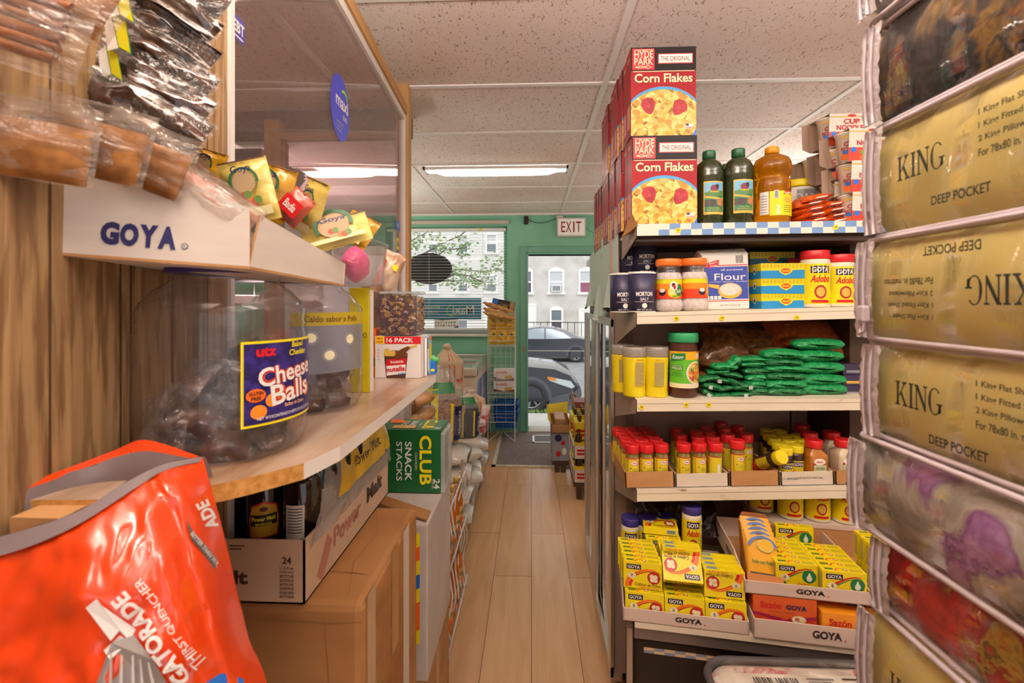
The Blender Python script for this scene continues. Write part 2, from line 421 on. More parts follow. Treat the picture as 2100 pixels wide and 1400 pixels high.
# window: frame, sill, pane
wr = tag(MB().box(WX0, WX1, FARY + .10, FARY + .15, WZ0, WZ0 + .035, TBAR).box(WX0, WX1, FARY + .10, FARY + .15, WZ1 - .035, WZ1, TBAR)
         .box(WX1 - .04, WX1, FARY + .10, FARY + .15, WZ0, WZ1, GREENT).box(WX0, WX0 + .04, FARY + .10, FARY + .15, WZ0, WZ1, GREENT).build('window_1'), 'shop window beside the door', None, None, 'structure')
MB().box(WX0 + .04, WX1 - .04, FARY + .12, FARY + .126, WZ0 + .035, WZ1 - .035, GLASS).build('glass_pane', wr)
MB().box(WX0 - .02, WX1 + .02, FARY - .06, FARY + .10, WZ0 - .03, WZ0, mat('white_sill_paint', '#e6e0d8', .45), .006).build('window_sill', wr)
# ceiling fluorescent fixtures
def lens_mat(name, col, power): return mat(name, '#ffffff', .5, emit=col, estr=power)
LENS = lens_mat('fluorescent_lens', '#fff3e4', LENS_POWER)
def fixture(x, y, wx, wy, label, group=None, lens=None, drop=.045):
    t = thing('ceiling_light', label, 'ceiling light', (x, y, CEIL - .008), group=group)
    f = MB(); a, c = wx / 2, wy / 2
    for s in (-1, 1):
        f.box(s * a - .012, s * a + .012, -c - .012, c + .012, -.02, .0, TBAR); f.box(-a, a, s * c - .012, s * c + .012, -.02, .0, TBAR)
    f.build('light_frame', t)
    l = MB()                                    # convex prismatic lens that hangs a little below the tiles
    l.surf(lambda u, v: V(((u - .5) * (wx - .03), (v - .5) * (wy - .03), -.008 - drop * (1 - abs(2 * v - 1) ** 3) * (1 - abs(2 * u - 1) ** 8))), 8, 8, lens or LENS)
    l.build('diffuser', t)
    return t
fixture(PX(1017, 3.33), 3.33, 1.03, .11, 'slim lit fluorescent strip on the ceiling in the middle of the shop')
fixture(PX(700, 3.33), 3.33, .62, .11, 'short lit fluorescent strip on the ceiling seen through the clear screen')
fixture(PX(1583, 3.36), 3.38, 1.1, .11, 'lit fluorescent strip on the ceiling above the cooking oil')
for (x, y, lb) in ((-.27, .2, 'over the aisle behind the viewpoint'), (1.0, .2, 'above the bedding behind the viewpoint'), (-1.5, .6, 'over the counter behind the panelled wall')):
    fixture(x, y, 1.15, .3, 'wide fluorescent ceiling light ' + lb)
def uplight(x, y, z, power, label):
    """an added hanging trough, out of view, that brightens the ceiling"""
    t = thing('added_fill_light', label, 'added fill light', (x, y, z)); b = MB()
    b.prism([(-.09, .0), (.09, 0), (.11, .07), (.1, .07), (.08, .012), (-.08, .012), (-.1, .07), (-.11, .07)], frame((0, -.6, 0), (1, 0, 0), (0, 0, 1)), -1.2, 0, TBAR); b.build('trough', t)
    b = MB()
    for s in (-.5, .5): b.tube([(0, s, .0), (0, s, CEIL - z)], .003, TBAR, 4)
    b.build('suspension_rods', t)
    l = bpy.data.lights.new('added_fill_tubes', 'AREA'); l.shape = 'RECTANGLE'; l.size = .14; l.size_y = 1.15; l.energy = power; l.color = (1, .95, .89)
    o = bpy.data.objects.new('added_fill_tubes', l); COL.objects.link(o); o.parent = t; o.location = (0, 0, .06); o.rotation_euler = (PI, 0, 0)
uplight(-.1, .1, 2.0, 74, 'added fill light trough over the aisle behind the viewpoint'); uplight(1.25, .1, 2.0, 45, 'added fill light trough over the bedding')  # added lamps, all out of view, that lift the ceiling brightness
uplight(2.1, 3.4, 1.20, 24, 'added fill light trough hidden behind the end shelf'); uplight(-1.9, 3.6, 1.40, 26, 'added fill light trough hidden over the counter')
# ------------------------------------------------------------------ the street outside
CONC = mixmat('pavement_concrete', [(.3, '#b9b4ac'), (.7, '#cfcac2')], 2, 5, .9)
ASPH = mixmat('street_asphalt', [(.3, '#8e8c8b'), (.7, '#a09e9c')], 3, 6, .9)
GZ = -1.07
b = MB()
b.quad([(-9, FARY + T, -.02), (9, FARY + T, -.02), (9, 9.6, -.88), (-9, 9.6, -.88)], CONC)
b.quad([(-9, FARY + T, -.02), (-9, 9.6, -.88), (-9, 9.6, -1.3), (-9, FARY + T, -1.3)], CONC); b.quad([(9, FARY + T, -.02), (9, FARY + T, -1.3), (9, 9.6, -1.3), (9, 9.6, -.88)], CONC)
b.quad([(-9, 9.6, -.88), (9, 9.6, -.88), (9, 9.6, -1.3), (-9, 9.6, -1.3)], CONC)
struct(b, 'ground_sidewalk', 'sloping concrete pavement outside the door')
b = MB(); b.box(-40, 40, 9.6, 45, GZ - .15, GZ, ASPH); struct(b, 'ground_street', 'grey asphalt street')
b = MB(); b.box(-30, 30, 23.5, 31.9, GZ, GZ + .14, CONC); struct(b, 'ground_kerb', 'pavement across the street')
b = MB(); GM = mixmat('verge_grass', [(.3, '#6f8a3a'), (.7, '#a2b060')], 30, 4, .9)
rg = random.Random(3)
for i in range(900):
    x, y = rg.uniform(-4, 4), rg.uniform(9.6, 9.85); h = rg.uniform(.03, .09); a = rg.uniform(0, PI); dx, dy = .02 * math.cos(a), .02 * math.sin(a)
    b.quad([(x - dx, y - dy, -.9), (x + dx, y + dy, -.9), (x + rg.uniform(-.02, .02), y, -.9 + h)], GM)
tag(b.build('grass_strip'), 'thin strip of green grass at the kerb', 'grass', None, 'stuff')
# facades, windows as parts of their building
STUC = mixmat('grey_stucco', [(.3, '#bcb7b1'), (.5, '#cfcac4'), (.7, '#dad6d0')], .9, 6, .9)
CLAP = mat('white_clapboard', '#e6e4e0', .7); WFR = mat('white_window_trim', '#f2f0ec', .6)
PANE = mat('far_window_pane', '#6f7d86', .15, spec=.8); CURT = mat('pale_roller_blind', '#c9ccd0', .8); DARKP = mat('dim_window_interior', '#5b5560', .3)
BY = 32.0
def far_window(root, px0, px1, py0, py1, arch=False, ac=False, low=CURT):
    x0, x1, z1, z0 = PX(px0, BY), PX(px1, BY), PZ(py0, BY), PZ(py1, BY)
    f = MB(); t = .13; y = BY
    f.box(x0 - t, x0, y - .08, y + .05, z0, z1, WFR); f.box(x1, x1 + t, y - .08, y + .05, z0, z1, WFR); f.box(x0 - t * 1.6, x1 + t * 1.6, y - .16, y + .05, z0 - .16, z0, WFR)
    f.box(x0, x1, y - .05, y + .05, (z0 + z1) / 2 - .05, (z0 + z1) / 2 + .05, WFR)
    if arch: f.prism([(x0 - t + (x1 - x0 + 2 * t) * i / 10, z1 + .1 + .2 * math.sin(PI * i / 10)) for i in range(10, -1, -1)] + [(x0 - t, z1), (x1 + t, z1)], lambda s, q, h: V((s, y - .08 + h, q)), 0, .1, WFR)
    else: f.box(x0 - t, x1 + t, y - .08, y + .05, z1, z1 + t, WFR)
    w = f.build('window_frame', root)
    p = MB(); zm = (z0 + z1) / 2
    p.box(x0, x1, y - .02, y + .02, zm, z1, CURT if not low == DARKP else PANE); p.box(x0, x1, y - .02, y + .02, z0, zm, low); p.build('pane', w)
    if ac:
        a = MB(); xm = (x0 + x1) / 2; a.box(xm - .34, xm + .34, y - .4, y - .02, z0 + .02, z0 + .5, mat('air_conditioner_white', '#e3e3e3', .5), .02)
        a.box(xm - .26, xm + .26, y - .41, y - .4, z0 + .1, z0 + .42, GREYP); a.build('air_conditioner', w)
def far_door(root, px0, px1, py0):
    x0, x1, z1 = PX(px0, BY), PX(px1, BY), PZ(py0, BY)
    d = MB(); d.box(x0, x1, BY - .1, BY + .05, GZ + .14, z1, WFR); d.box(x0 - .12, x0, BY - .14, BY + .05, GZ, z1 + .12, WFR); d.box(x1, x1 + .12, BY - .14, BY + .05, GZ, z1 + .12, WFR); d.box(x0, x1, BY - .14, BY + .05, z1, z1 + .12, WFR)
    d.build('front_door', root)
xb = PX(1062, BY)
bl = thing('apartment_building', 'grey stucco house with arched white windows across the street', 'building', (0, 0, 0))
b = MB(); b.box(xb, 14, BY, BY + 6, GZ, 9.5, STUC); b.build('facade', bl)
far_window(bl, 1128, 1153, 557, 599, True, True); far_window(bl, 1190, 1215, 557, 599, True, False, mat('red_blue_curtain', '#9a5a70', .7)); far_window(bl, 1070, 1089, 557, 599, True, False, DARKP); far_window(bl, 1131, 1151, 636, 680, True, False, DARKP)
far_door(bl, 1078, 1096, 626); far_door(bl, 1190, 1211, 636)
f = MB()
for i in range(16):
    x = PX(1095, 31) + i * .45
    f.box(x - .02, x + .02, 30.98, 31.02, GZ + .14, GZ + 1.15, BLACK)
f.box(PX(1080, 31), PX(1290, 31), 30.98, 31.02, GZ + 1.1, GZ + 1.15, BLACK)
solo(f, 'metal_fence', 'low dark metal fence before the grey stucco house', 'fence')
bl = thing('clapboard_house', 'white clapboard house seen through the window blinds', 'building', (0, 0, 0))
b = MB()
z = GZ
while z < 9.6:
    b.quad([(-16, BY, z), (xb - .02, BY, z), (xb - .02, BY + .03, z + .2), (-16, BY + .03, z + .2)], CLAP); b.quad([(-16, BY + .03, z + .2), (xb - .02, BY + .03, z + .2), (xb - .02, BY, z + .2), (-16, BY, z + .2)], CLAP); z += .2
b.build('siding', bl)
for q in ((941, 958, 482, 516), (999, 1017, 482, 516), (881, 896, 482, 516), (822, 838, 482, 516), (820, 836, 566, 597), (880, 896, 566, 597), (941, 958, 566, 597), (999, 1017, 566, 597), (941, 958, 640, 672), (999, 1017, 640, 672)):
    far_window(bl, *q, low=PANE)
# cars
CARP = mat('car_paint_slate', '#454653', .22, .55, coat=.8); CARP2 = mat('car_paint_charcoal', '#53525c', .25, .5, coat=.8)
TYRE = mat('tyre_rubber', '#3a3838', .8); ALLOY = mat('alloy_wheel', '#b9b9bb', .3, .8); CGL = mat('car_window_glass', '#9aa4ac', .06, .3, .9); CLADD = mat('grey_plastic_cladding', '#5b5b60', .6)
def wheel(root, x, y, r, z):
    w = MB(); w.T = Matrix.Translation((x, y, z)) @ Matrix.Rotation(PI / 2, 4, 'X')
    w.lathe([(r * .62, -.1), (r * .9, -.1), (r, -.06), (r, .08), (r * .9, .115), (r * .68, .1), (r * .66, .06)], TYRE, 28, cap0=True, cap1=False)
    o = w.build('wheel', root)
    h = MB(); h.T = w.T; h.lathe([(r * .66, .03), (r * .67, .09), (r * .62, .09), (r * .6, .04)], ALLOY, 28, cap0=False, cap1=False); h.lathe([(r * .6, .035), (.0, .03)], mat('wheel_dark', '#2a2a2e', .6), 20, cap0=False, cap1=False)
    for i in range(7):
        a = 2 * PI * i / 7
        f = lambda s, t, q, a=a: V((s * math.cos(a) - t * math.sin(a), s * math.sin(a) + t * math.cos(a), q))
        h.prism([(.05, -.03), (r * .63, -.022), (r * .63, .022), (.05, .03)], f, .04, .085, ALLOY)
    h.lathe([(.07, .04), (.07, .095), (.0, .1)], ALLOY, 12, cap0=False, cap1=False)
    h.build('alloy_rim', o)
def car(name, label, loc, low, cab, glass, wheels, r, paint, halfw, flip=1, extra=None):
    """low and cab are side outlines (x forward, z up); glass a list of side-window outlines"""
    t = thing(name, label, 'car', loc)
    f = lambda s, q, h=0: V((s * flip, h, q))
    def slab(poly, y0, y1, ins, m):
        cx = sum(p[0] for p in poly) / len(poly); cz = sum(p[1] for p in poly) / len(poly)
        n = len(poly); L = []
        for (yy, k, kz) in ((-y1, 1 - ins, 1 - ins * .6), (-y1 * .93, 1, 1), (y1 * .93, 1, 1), (y1, 1 - ins, 1 - ins * .6)):
            L.append([f(cx + (p[0] - cx) * k, cz + (p[1] - cz) * kz, yy) for p in poly])
        vs = [v for l in L for v in l]; mb.add(vs, [tuple(range(n)), tuple(reversed(range(3 * n, 4 * n)))], m)
        mb.add(vs, [(j * n + i, (j + 1) * n + i, (j + 1) * n + (i + 1) % n, j * n + (i + 1) % n) for j in range(3) for i in range(n)], m, True)
    mb = MB(); slab(low, 0, halfw, .02, paint); mb.build('body', t)
    mb = MB(); n = len(cab)
    zb = min(p[1] for p in cab); zt = max(p[1] for p in cab)
    hw = lambda z: halfw * (.93 - .2 * (z - zb) / (zt - zb))
    vs = [f(p[0], p[1], -hw(p[1])) for p in cab] + [f(p[0], p[1], hw(p[1])) for p in cab]
    mb.add(vs, [tuple(range(n)), tuple(reversed(range(n, 2 * n)))], paint); mb.add(vs, [(i, n + i, n + (i + 1) % n, (i + 1) % n) for i in range(n)], paint)
    c = mb.build('cabin', t)
    for gp in glass:
        g = MB(); g.add([f(p[0], p[1], -hw(p[1]) - .006) for p in gp], [tuple(range(len(gp)))], CGL); g.add([f(p[0], p[1], hw(p[1]) + .006) for p in gp], [tuple(range(len(gp)))], CGL); g.build('side_window', c)
    for wx in wheels:
        for s in (-1, 1): wheel(t, wx * flip, s * (halfw - .1), r, r)
        a = MB(); a.arc(lambda s, q, h=0: f(s, q, -halfw - .012), wx, r, r * 1.05, r * 1.26, -.15, PI + .15, CLADD if extra else mat('wheel_arch', '#2c2b30', .7), 0, 18); a.build('wheel_arch', t)
    if extra: extra(t, f, halfw)
    return t
sy, sr = 20.0, .325
car('sedan_car', 'dark grey sedan driving past on the far lane of the street', (PX(1177, sy), sy, GZ),
    [(.68, .32), (.69, .62), (.62, .92), (.05, 1.0), (-2.9, .92), (-3.7, .72), (-3.78, .42), (-3.6, .22), (-.1, .2), (.5, .24)],
    [(.25, .99), (-.35, 1.28), (-.85, 1.42), (-1.5, 1.45), (-2.0, 1.38), (-2.85, .93)],
    [[(-.15, .98), (-.5, 1.22), (-.95, 1.36), (-1.22, 1.38), (-1.22, .97)], [(-1.3, .97), (-1.3, 1.39), (-1.7, 1.38), (-2.0, 1.31), (-2.55, .96)]],
    [0, -2.7], sr, CARP2, .86, 1, lambda t, f, hw: (MB().box(.5, .7, -.8, -.45, .68, .88, mat('tail_lamp_red', '#c8362e', .25)).build('tail_lamp', t), MB().box(-3.2, .6, -hw - .014, -hw, .46, .5, CHROME).build('side_moulding', t)))
uy = 11.2; ur = .37
def suv_bits(t, f, hw):
    m = MB(); lens = mat('headlamp_clear', '#cfd6da', .08, .2, .9)
    m.prism([(.42, .83), (.88, .74), (.97, .62), (.9, .58), (.66, .66), (.4, .75)], lambda s, q, h: f(s, q, -hw - .012 + h), 0, .2, lens); o = m.build('headlamp', t)
    m = MB(); m.prism([(.36, .84), (.54, .8), (.56, .74), (.38, .77)], lambda s, q, h: f(s, q, -hw - .02 + h), 0, .1, mat('amber_lamp', '#e8862e', .2)); m.build('turn_lamp', o)
    m = MB(); m.prism([(.32, .1), (.98, .22), (1.12, .42), (1.1, .6), (.95, .5), (.62, .42), (.46, .36)], lambda s, q, h: f(s, q, -hw - .01 + h), 0, 1.6, CLADD); m.build('bumper', t)
    m = MB(); m.ell(lambda s, q, h=0: f(s, q, -hw - .02), .92, .4, .07, .06, BLACK, 0, 12); m.ell(lambda s, q, h=0: f(s, q, -hw - .026), .92, .4, .04, .035, ALLOY, 0, 10); m.build('fog_lamp', t)
car('sport_utility_car', 'dark sport utility car parked nose right by the kerb', (PX(1089, uy), uy, GZ),
    [(.95, .45), (1.05, .66), (.9, .86), (.55, 1.0), (-.55, 1.1), (-3.4, 1.1), (-3.6, .7), (-3.5, .3), (-.4, .28), (.6, .26)],
    [(-.5, 1.09), (-1.05, 1.5), (-1.4, 1.66), (-3.0, 1.66), (-3.4, 1.1)], [[(-.75, 1.12), (-1.2, 1.46), (-1.45, 1.58), (-1.85, 1.58), (-1.85, 1.12)], [(-1.95, 1.12), (-1.95, 1.58), (-2.9, 1.58), (-3.1, 1.12)]],
    [0, -2.65], ur, CARP, .9, 1, suv_bits)
# street tree
t = thing('street_tree', 'leafy street tree with thin branches outside the shop window', 'tree', (-3.4, 8.6, -.72))
b = MB(); BARK = mixmat('tree_bark', [(.3, '#5f5148'), (.7, '#84756a')], 14, 4, .9, (1, 1, .3))
L0 = V((-3.4, 8.6, -.72))
def br(pts, r0): b.tube([V(p) - L0 for p in pts], [r0 * (1 - .8 * i / (len(pts) - 1)) for i in range(len(pts))], BARK, 6)
rt = random.Random(11); lf = []
br([(-3.4, 8.6, -.75), (-3.35, 8.6, 1.0), (-3.2, 8.6, 2.2), (-2.9, 8.6, 4.5)], .14)
tips = []
for (a, c, n_) in ((P(800, 560, 8.6), P(1035, 545, 8.2), 7), (P(815, 500, 8.6), P(985, 458, 8.4), 6), (P(800, 545, 8.6), P(955, 505, 8.5), 6), (P(805, 540, 8.6), P(880, 478, 8.3), 5), (P(830, 560, 8.5), P(945, 575, 8.3), 5), (P(860, 560, 8.4), P(1015, 575, 8.2), 6)):
    a = V((-3.3, 8.6, 1.7)) if a.x < -2.45 else a
    pts = [a.lerp(c, i / n_) + V((rt.uniform(-.05, .05), rt.uniform(-.1, .1), rt.uniform(-.06, .06))) for i in range(n_ + 1)]
    br(pts, .035); tips += pts[2:]
b.build('trunk', t)
lv = MB(); LEAF = mixmat('tree_leaf', [(.35, '#5d8a3c'), (.65, '#9fbb78')], 3, 2, .6)
cl = [P(855, 487, 8.4), P(870, 500, 8.4), P(902, 520, 8.4), P(940, 508, 8.4), P(925, 550, 8.2), P(950, 560, 8.2), P(1000, 560, 8.2), P(1028, 535, 8.2), P(985, 575, 8.2), P(1015, 545, 8.2), P(970, 572, 8.2), P(838, 505, 8.4), P(905, 505, 8.4), P(945, 518, 8.4)] + tips
for c in cl:
    for i in range(26):
        o = c + V((rt.gauss(0, .1), rt.gauss(0, .15), rt.gauss(0, .085))) - L0
        e1 = V((rt.uniform(-1, 1), rt.uniform(-1, 1), rt.uniform(-.6, .6))).normalized(); e2 = e1.cross(V((rt.uniform(-1, 1), rt.uniform(-1, 1), rt.uniform(-1, 1)))).normalized(); s = rt.uniform(.025, .05)
        lv.quad([o - e1 * s, o + e2 * s * .55, o + e1 * s, o - e2 * s * .55], LEAF)
tag(lv.build('leaves', t), None, None, None, 'stuff')
# ------------------------------------------------------------------ things on and near the street wall
# blinds
t = thing('window_blind', 'white horizontal slat blind hanging in the shop window', 'blind', (0, FARY + .035, 0))
SLAT = mat('blind_slat_white', '#f4f2ee', .45)
b = MB(); bx0, bx1 = WX0 + .01, WX1 - .01; zt, zb = WZ1 - .02, WZ0 + .05
n = 33
for i in range(n):
    z = zb + .03 + (zt - .07 - zb) * i / (n - 1); b.quad([(bx0, -.0125, z - .0035), (bx1, -.0125, z - .0035), (bx1, 0, z + .0012), (bx0, 0, z + .0012)], SLAT); b.quad([(bx0, 0, z + .0012), (bx1, 0, z + .0012), (bx1, .0125, z + .002), (bx0, .0125, z + .002)], SLAT)
b.build('slats', t)
MB().box(bx0, bx1, -.02, .02, zt - .03, zt, SLAT, .004).build('headrail', t); MB().box(bx0, bx1, -.014, .014, zb - .012, zb + .01, SLAT, .004).build('bottom_rail', t)
b = MB()
for x in (PX(879, FARY), PX(990, FARY), bx1 - .03): b.tube([(x, -.014, zb), (x, -.014, zt)], .0013, SLAT, 4)
b.build('lift_cords', t)
b = MB(); x = PX(985, FARY); b.rect(front(x, -.0215, zt - .015), -.02, .02, -.012, .012, YEL, 0); b.build('price_tag', t)
# spare blind rail lying above the window
b = MB(); b.box(PX(832, FARY) - .05, PX(1044, FARY), FARY - .035, FARY - .002, PZ(459, FARY), PZ(452, FARY), mat('aged_white_rail', '#cfc3b4', .5), .004)
solo(b, 'curtain_rail', 'long off-white blind rail fixed over the shop window', 'rail')
# oval sign, its back to the shop
OX, OZ = PX(880, FARY + .08), PZ(550, FARY + .08); t = thing('oval_sign', 'black back of an oval sign hung behind the blind', 'sign', (OX, FARY + .08, OZ))
b = MB(); b.prism([(.26 * math.cos(2 * PI * i / 40), .175 * math.sin(2 * PI * i / 40)) for i in range(40)], front(0, 0, 0), -.012, .012, mat('sign_back_black', '#211c22', .5)); b.build('sign_panel', t)
b = MB()
for s in (-.12, .12): b.tube([(s, 0, .15), (s * .9, 0, WZ1 - OZ)], .0015, CHROME, 4)
b.build('hanging_chain', t)
# banner on the glass: mirrored writing, it reads from the street
BX0, BX1, BZ0, BZ1 = PX(826, FARY + .11), PX(987, FARY + .11), PZ(655, FARY + .11), PZ(611, FARY + .11)
t = thing('window_banner', 'teal money transfer banner with reversed lettering on the window', 'banner', (0, FARY + .117, 0))
b = MB(); b.box(BX0, BX1, -.0015, .0015, BZ0, BZ1, mat('banner_teal', '#4f93ad', .5, emit='#4f93ad', estr=.0)); b.build('banner_sheet', t)
mir = lambda s, q, h=0: V((-s, -.0015 - h, q))
b = MB(); b.text('Maxi', mir, -PX(950, FARY + .11), PZ(635, FARY + .11), .095, WHITE, off=.01); b.text('ENVIOS DE', mir, -PX(880, FARY + .11), PZ(629, FARY + .11), .035, WHITE, off=.01); b.text('DINERO', mir, -PX(885, FARY + .11), PZ(640, FARY + .11), .03, WHITE, off=.01)
b.arc(mir, -PX(926, FARY + .11), PZ(637, FARY + .11), .05, .062, -1.8, 1.6, mat('lime_green', '#b5d955', .5)); b.build('lettering', t)
# number strip on the blind
t = thing('number_strip', 'white number strip with blue corners stuck on the blind', 'sign', (PX(915, FARY), FARY + .014, PZ(664, FARY)), (0, -.01, 0))
b = MB(); F = front(0, 0, 0); b.box(-.135, .135, -.001, .002, -.045, .05, WHITE); b.build('card', t)
b = MB()
b.poly([(-.135, .047), (.03, .05), (.135, .062), (.135, .05), (-.05, .04)], F, NAVY, .002); b.poly([(.07, -.045), (.135, -.045), (.135, -.02)], F, NAVY, .002)
for r_, z in ((0, .012), (1, -.02)): b.text(['0 4 7 2 9 5 8', '2 5 0 8 1 6 3'][r_], F, -.03, z, .02, BLACK, w=.19, off=.02, h=.002)
b.ell(F, .09, -.02, .01, .008, RED, .003, 10); b.ell(F, .09, .015, .014, .008, BLUE, .003, 10)
b.build('printing', t)
# exit sign with its wiring
EX, EZ = PX(1171, FARY), PZ(467, FARY)
t = thing('exit_sign', 'white exit sign with red letters above the open door', 'sign', (EX, FARY, EZ))
b = MB(); b.box(-.155, .155, -.05, 0, -.105, .1, mat('exit_box_beige', '#d9d0c6', .5), .008); b.build('sign_box', t)
b = MB(); F = front(0, -.05, 0); b.rect(F, -.14, .14, -.088, .084, mat('exit_face_white', '#eee8e2', .4, emit='#fff0e8', estr=.15), .001); REDX = mat('exit_red', '#a3232a', .5)
for i, ch in enumerate('EXIT'): b.text(ch, F, [-.088, -.03, .026, .078][i], 0, .115, REDX, w=[.045, .058, .016, .055][i], off=.01, h=.002)
b.build('sign_face', t)
b = MB(); b.box(-.16, -.09, -.045, -.005, .1, .125, mat('pinkish_plastic', '#d8c4c0', .5), .004); b.build('wire_box', t)
t = thing('security_camera', 'small dark camera fixed high on the green wall', 'camera', (PX(1079, FARY), FARY, PZ(452, FARY)))
b = MB(); b.box(-.025, .025, -.03, 0, -.045, .045, mat('dark_brown_plastic', '#3a2222', .5), .01); b.build('housing', t)
b = MB(); b.T = Matrix.Translation((0, -.03, .01)) @ Matrix.Rotation(PI / 2, 4, 'X'); b.lathe([(.018, 0), (.018, .012), (.012, .014)], BLACK, 14); b.build('camera_lens', t)
b = MB(); a = P(1083, 449, FARY - .02); c = P(1141, 448, FARY - .02); pts = [a.lerp(c, i / 10) - V((0, 0, .045 * math.sin(PI * (i / 10) ** .8))) for i in range(11)]
b.tube(pts, .0035, BLACK, 5); solo(b, 'power_cable', 'thin black cable sagging between camera and exit sign', 'cable')
b = MB(); a = P(1202, 465, FARY - .012); b.tube([a, P(1226, 482, FARY - .012), P(1250, 500, FARY - .012)], .006, mat('cable_trunking', '#a9c3b2', .5), 5); solo(b, 'cable_trunk', 'pale cable run going down right from the exit sign', 'cable')
# entrance mat, floor register
MATX0, MATX1, MATY0, MATY1 = -.345, .95, 3.98, FARY - .06
t = thing('entrance_mat', 'brown ribbed entrance mat with pale edging at the door', 'mat')
b = MB(); MM = mixmat('mat_brown', [(.35, '#7d7069'), (.65, '#938680')], 40, 5, .95); b.box(MATX0 + .03, MATX1, MATY0 + .03, MATY1, .0005, .008, MM); b.build('carpet', t)
b = MB(); EDG = mixmat('pale_edging', [(.4, '#cdbf9a'), (.6, '#e2d8c0')], 30, 3, .6); b.box(MATX0, MATX1, MATY0, MATY0 + .03, .0005, .01, EDG); b.box(MATX0, MATX0 + .035, MATY0, MATY1, .0005, .01, EDG); b.build('edging', t)
t = thing('floor_register', 'small framed metal vent let into the entrance mat', 'vent', (PX(1118, 4.75), 4.78, .008))
b = MB()
for q in ((-.13, -.11, -.13, .13), (.11, .13, -.13, .13), (-.13, .13, -.13, -.11), (-.13, .13, .11, .13)): b.box(*q, .0005, .006, CHROME)
b.build('vent_frame', t)
b = MB(); b.box(-.11, .11, -.11, .11, .0003, .003, mat('vent_dark', '#6e655f', .7)); b.build('grille', t)
# wire rack by the door
RX0, RX1, RY0, RY1, RZ = PX(1001, 4.72), PX(1056, 4.72), 4.70, 4.98, PZ(630, 4.72)
t = thing('wire_rack', 'tall white wire display rack between window and door', 'rack', (0, 0, 0))
def wire_panel(pts0, pts1, n_v, zs, name):
    b = MB(); a, c = V(pts0), V(pts1)
    for i in range(n_v + 1):
        p = a.lerp(c, i / n_v); b.tube([(p.x, p.y, zs[0]), (p.x, p.y, zs[-1])], .003 if i in (0, n_v) else .0022, STEELW, 5)
    for z in zs: b.tube([(a.x, a.y, z), (c.x, c.y, z)], .0022, STEELW, 5)
    b.build(name, t)
zz = [.12 + (RZ - .12) * i / 14 for i in range(15)]
wire_panel((RX0, RY1, 0), (RX1, RY1, 0), 5, zz, 'back_grid'); wire_panel((RX0, RY0, 0), (RX0, RY1, 0), 3, zz, 'side_grid'); wire_panel((RX1, RY0, 0), (RX1, RY1, 0), 3, zz, 'side_grid')
for (z0, hh, nm) in ((.20, .26, 0), (.495, .2, 1), (.97, .16, 2), (RZ - .16, .1, 3)):
    b = MB()
    for i in range(6):
        y = RY0 + (RY1 - RY0) * i / 5; b.tube([(RX0, y, z0), (RX1, y, z0)], .002, STEELW, 4)
    for i in range(4):
        z = z0 + hh * i / 3; b.tube([(RX0, RY0 - .012, z), (RX1, RY0 - .012, z)], .0022, STEELW, 5)
    for i in range(4):
        x = RX0 + (RX1 - RX0) * i / 3; b.tube([(x, RY1, z0), (x, RY0 - .012, z0), (x, RY0 - .012, z0 + hh)], .0022, STEELW, 5)
    b.build('basket_shelf', t)
b = MB()
for x in (RX0, RX1):
    for y in (RY0 - .012, RY1): b.tube([(x, y, .004), (x, y, RZ)], .0035, STEELW, 5)
    xm = (RX0 + RX1) / 2
    b.tube([(x, RY0 - .012, .004), (xm + (x - xm) * .2, RY0 - .012, .1)], .003, STEELW, 5)
for i in range(9): z = .25 + i * .13; b.tube([(RX0, RY0 - .012, z), (RX1, RY0 - .012, z)], .002, STEELW, 4)
b.build('frame_rods', t)
# chips
CHIP = mixmat('yellow_chip_foil', [(.42, '#d8921a'), (.55, '#f2c432'), (.75, '#e0a020')], 9, 3, .25, spec=.6, bump=.3, bdist=.01, dist=1)
def chip_bag(label, loc, w=.1, h=.15):
    t = thing('chip_bag', label, 'snack bag', loc, (0, 0, rg.uniform(-.2, .2)), 'yellow chip bags in the wire rack')
    b = MB(); pillow(b, w, h, .06, CHIP, rg.uniform(0, 50), 12, 14, .07, .2); b.build('bag', t)
    b = MB(); b.ell(front(0, -.034, 0), .005, .03, w * .15, .012, mat('chip_leaf', '#2f7a4a', .4), 0, 12); b.ell(front(0, -.033, 0), .0, -.035, w * .2, .014, mat('chip_orange', '#dc8a24', .4), .0, 10, rot=.4); b.build('printed_badge', t)
cx = (RX0 + RX1) / 2
k = 0
for row, (z, lb) in enumerate(((1.06, 'lower'), (1.205, 'upper'))):
    for i in range(3):
        chip_bag('yellow chip bag in the %s row of the wire rack, %s from the left' % (lb, ORD[i + 1]), (RX0 + .05 + i * .092 - row * .012, RY0 + .05 + .03 * (i == 0), z))
# wafer boxes
for i, z in enumerate((.495, .615)):
    t = thing('biscuit_box', 'white hazelnut biscuit box in the wire rack, %s of the two' % ('upper' if i else 'lower'), 'box', (cx + .025, RY0 + .075, z + .004), group='white biscuit boxes in the wire rack')
    b = MB(); b.box(-.105, .105, -.06, .06, 0, .115, mat('white_card_gloss', '#efeae6', .35), .002); b.build('carton', t)
    b = MB(); F = front(0, -.06, 0); b.text('nutella', F, -.022, .083, .028, RED, w=.115, off=.012); b.text('B-ready', F, -.02, .058, .01, ORG, w=.06)
    b.poly([(-.105, 0), (.105, 0), (.105, .03), (.0, .012), (-.105, .035)], F, mat('choco_brown', '#6b3a1c', .4), .0006)
    for q in (0, 1, 2): b.ell(F, .045, .028 + q * .009, .042, .006, GOLD, .001 + q * .0003, 12, rot=.2)
    b.build('printing', t)
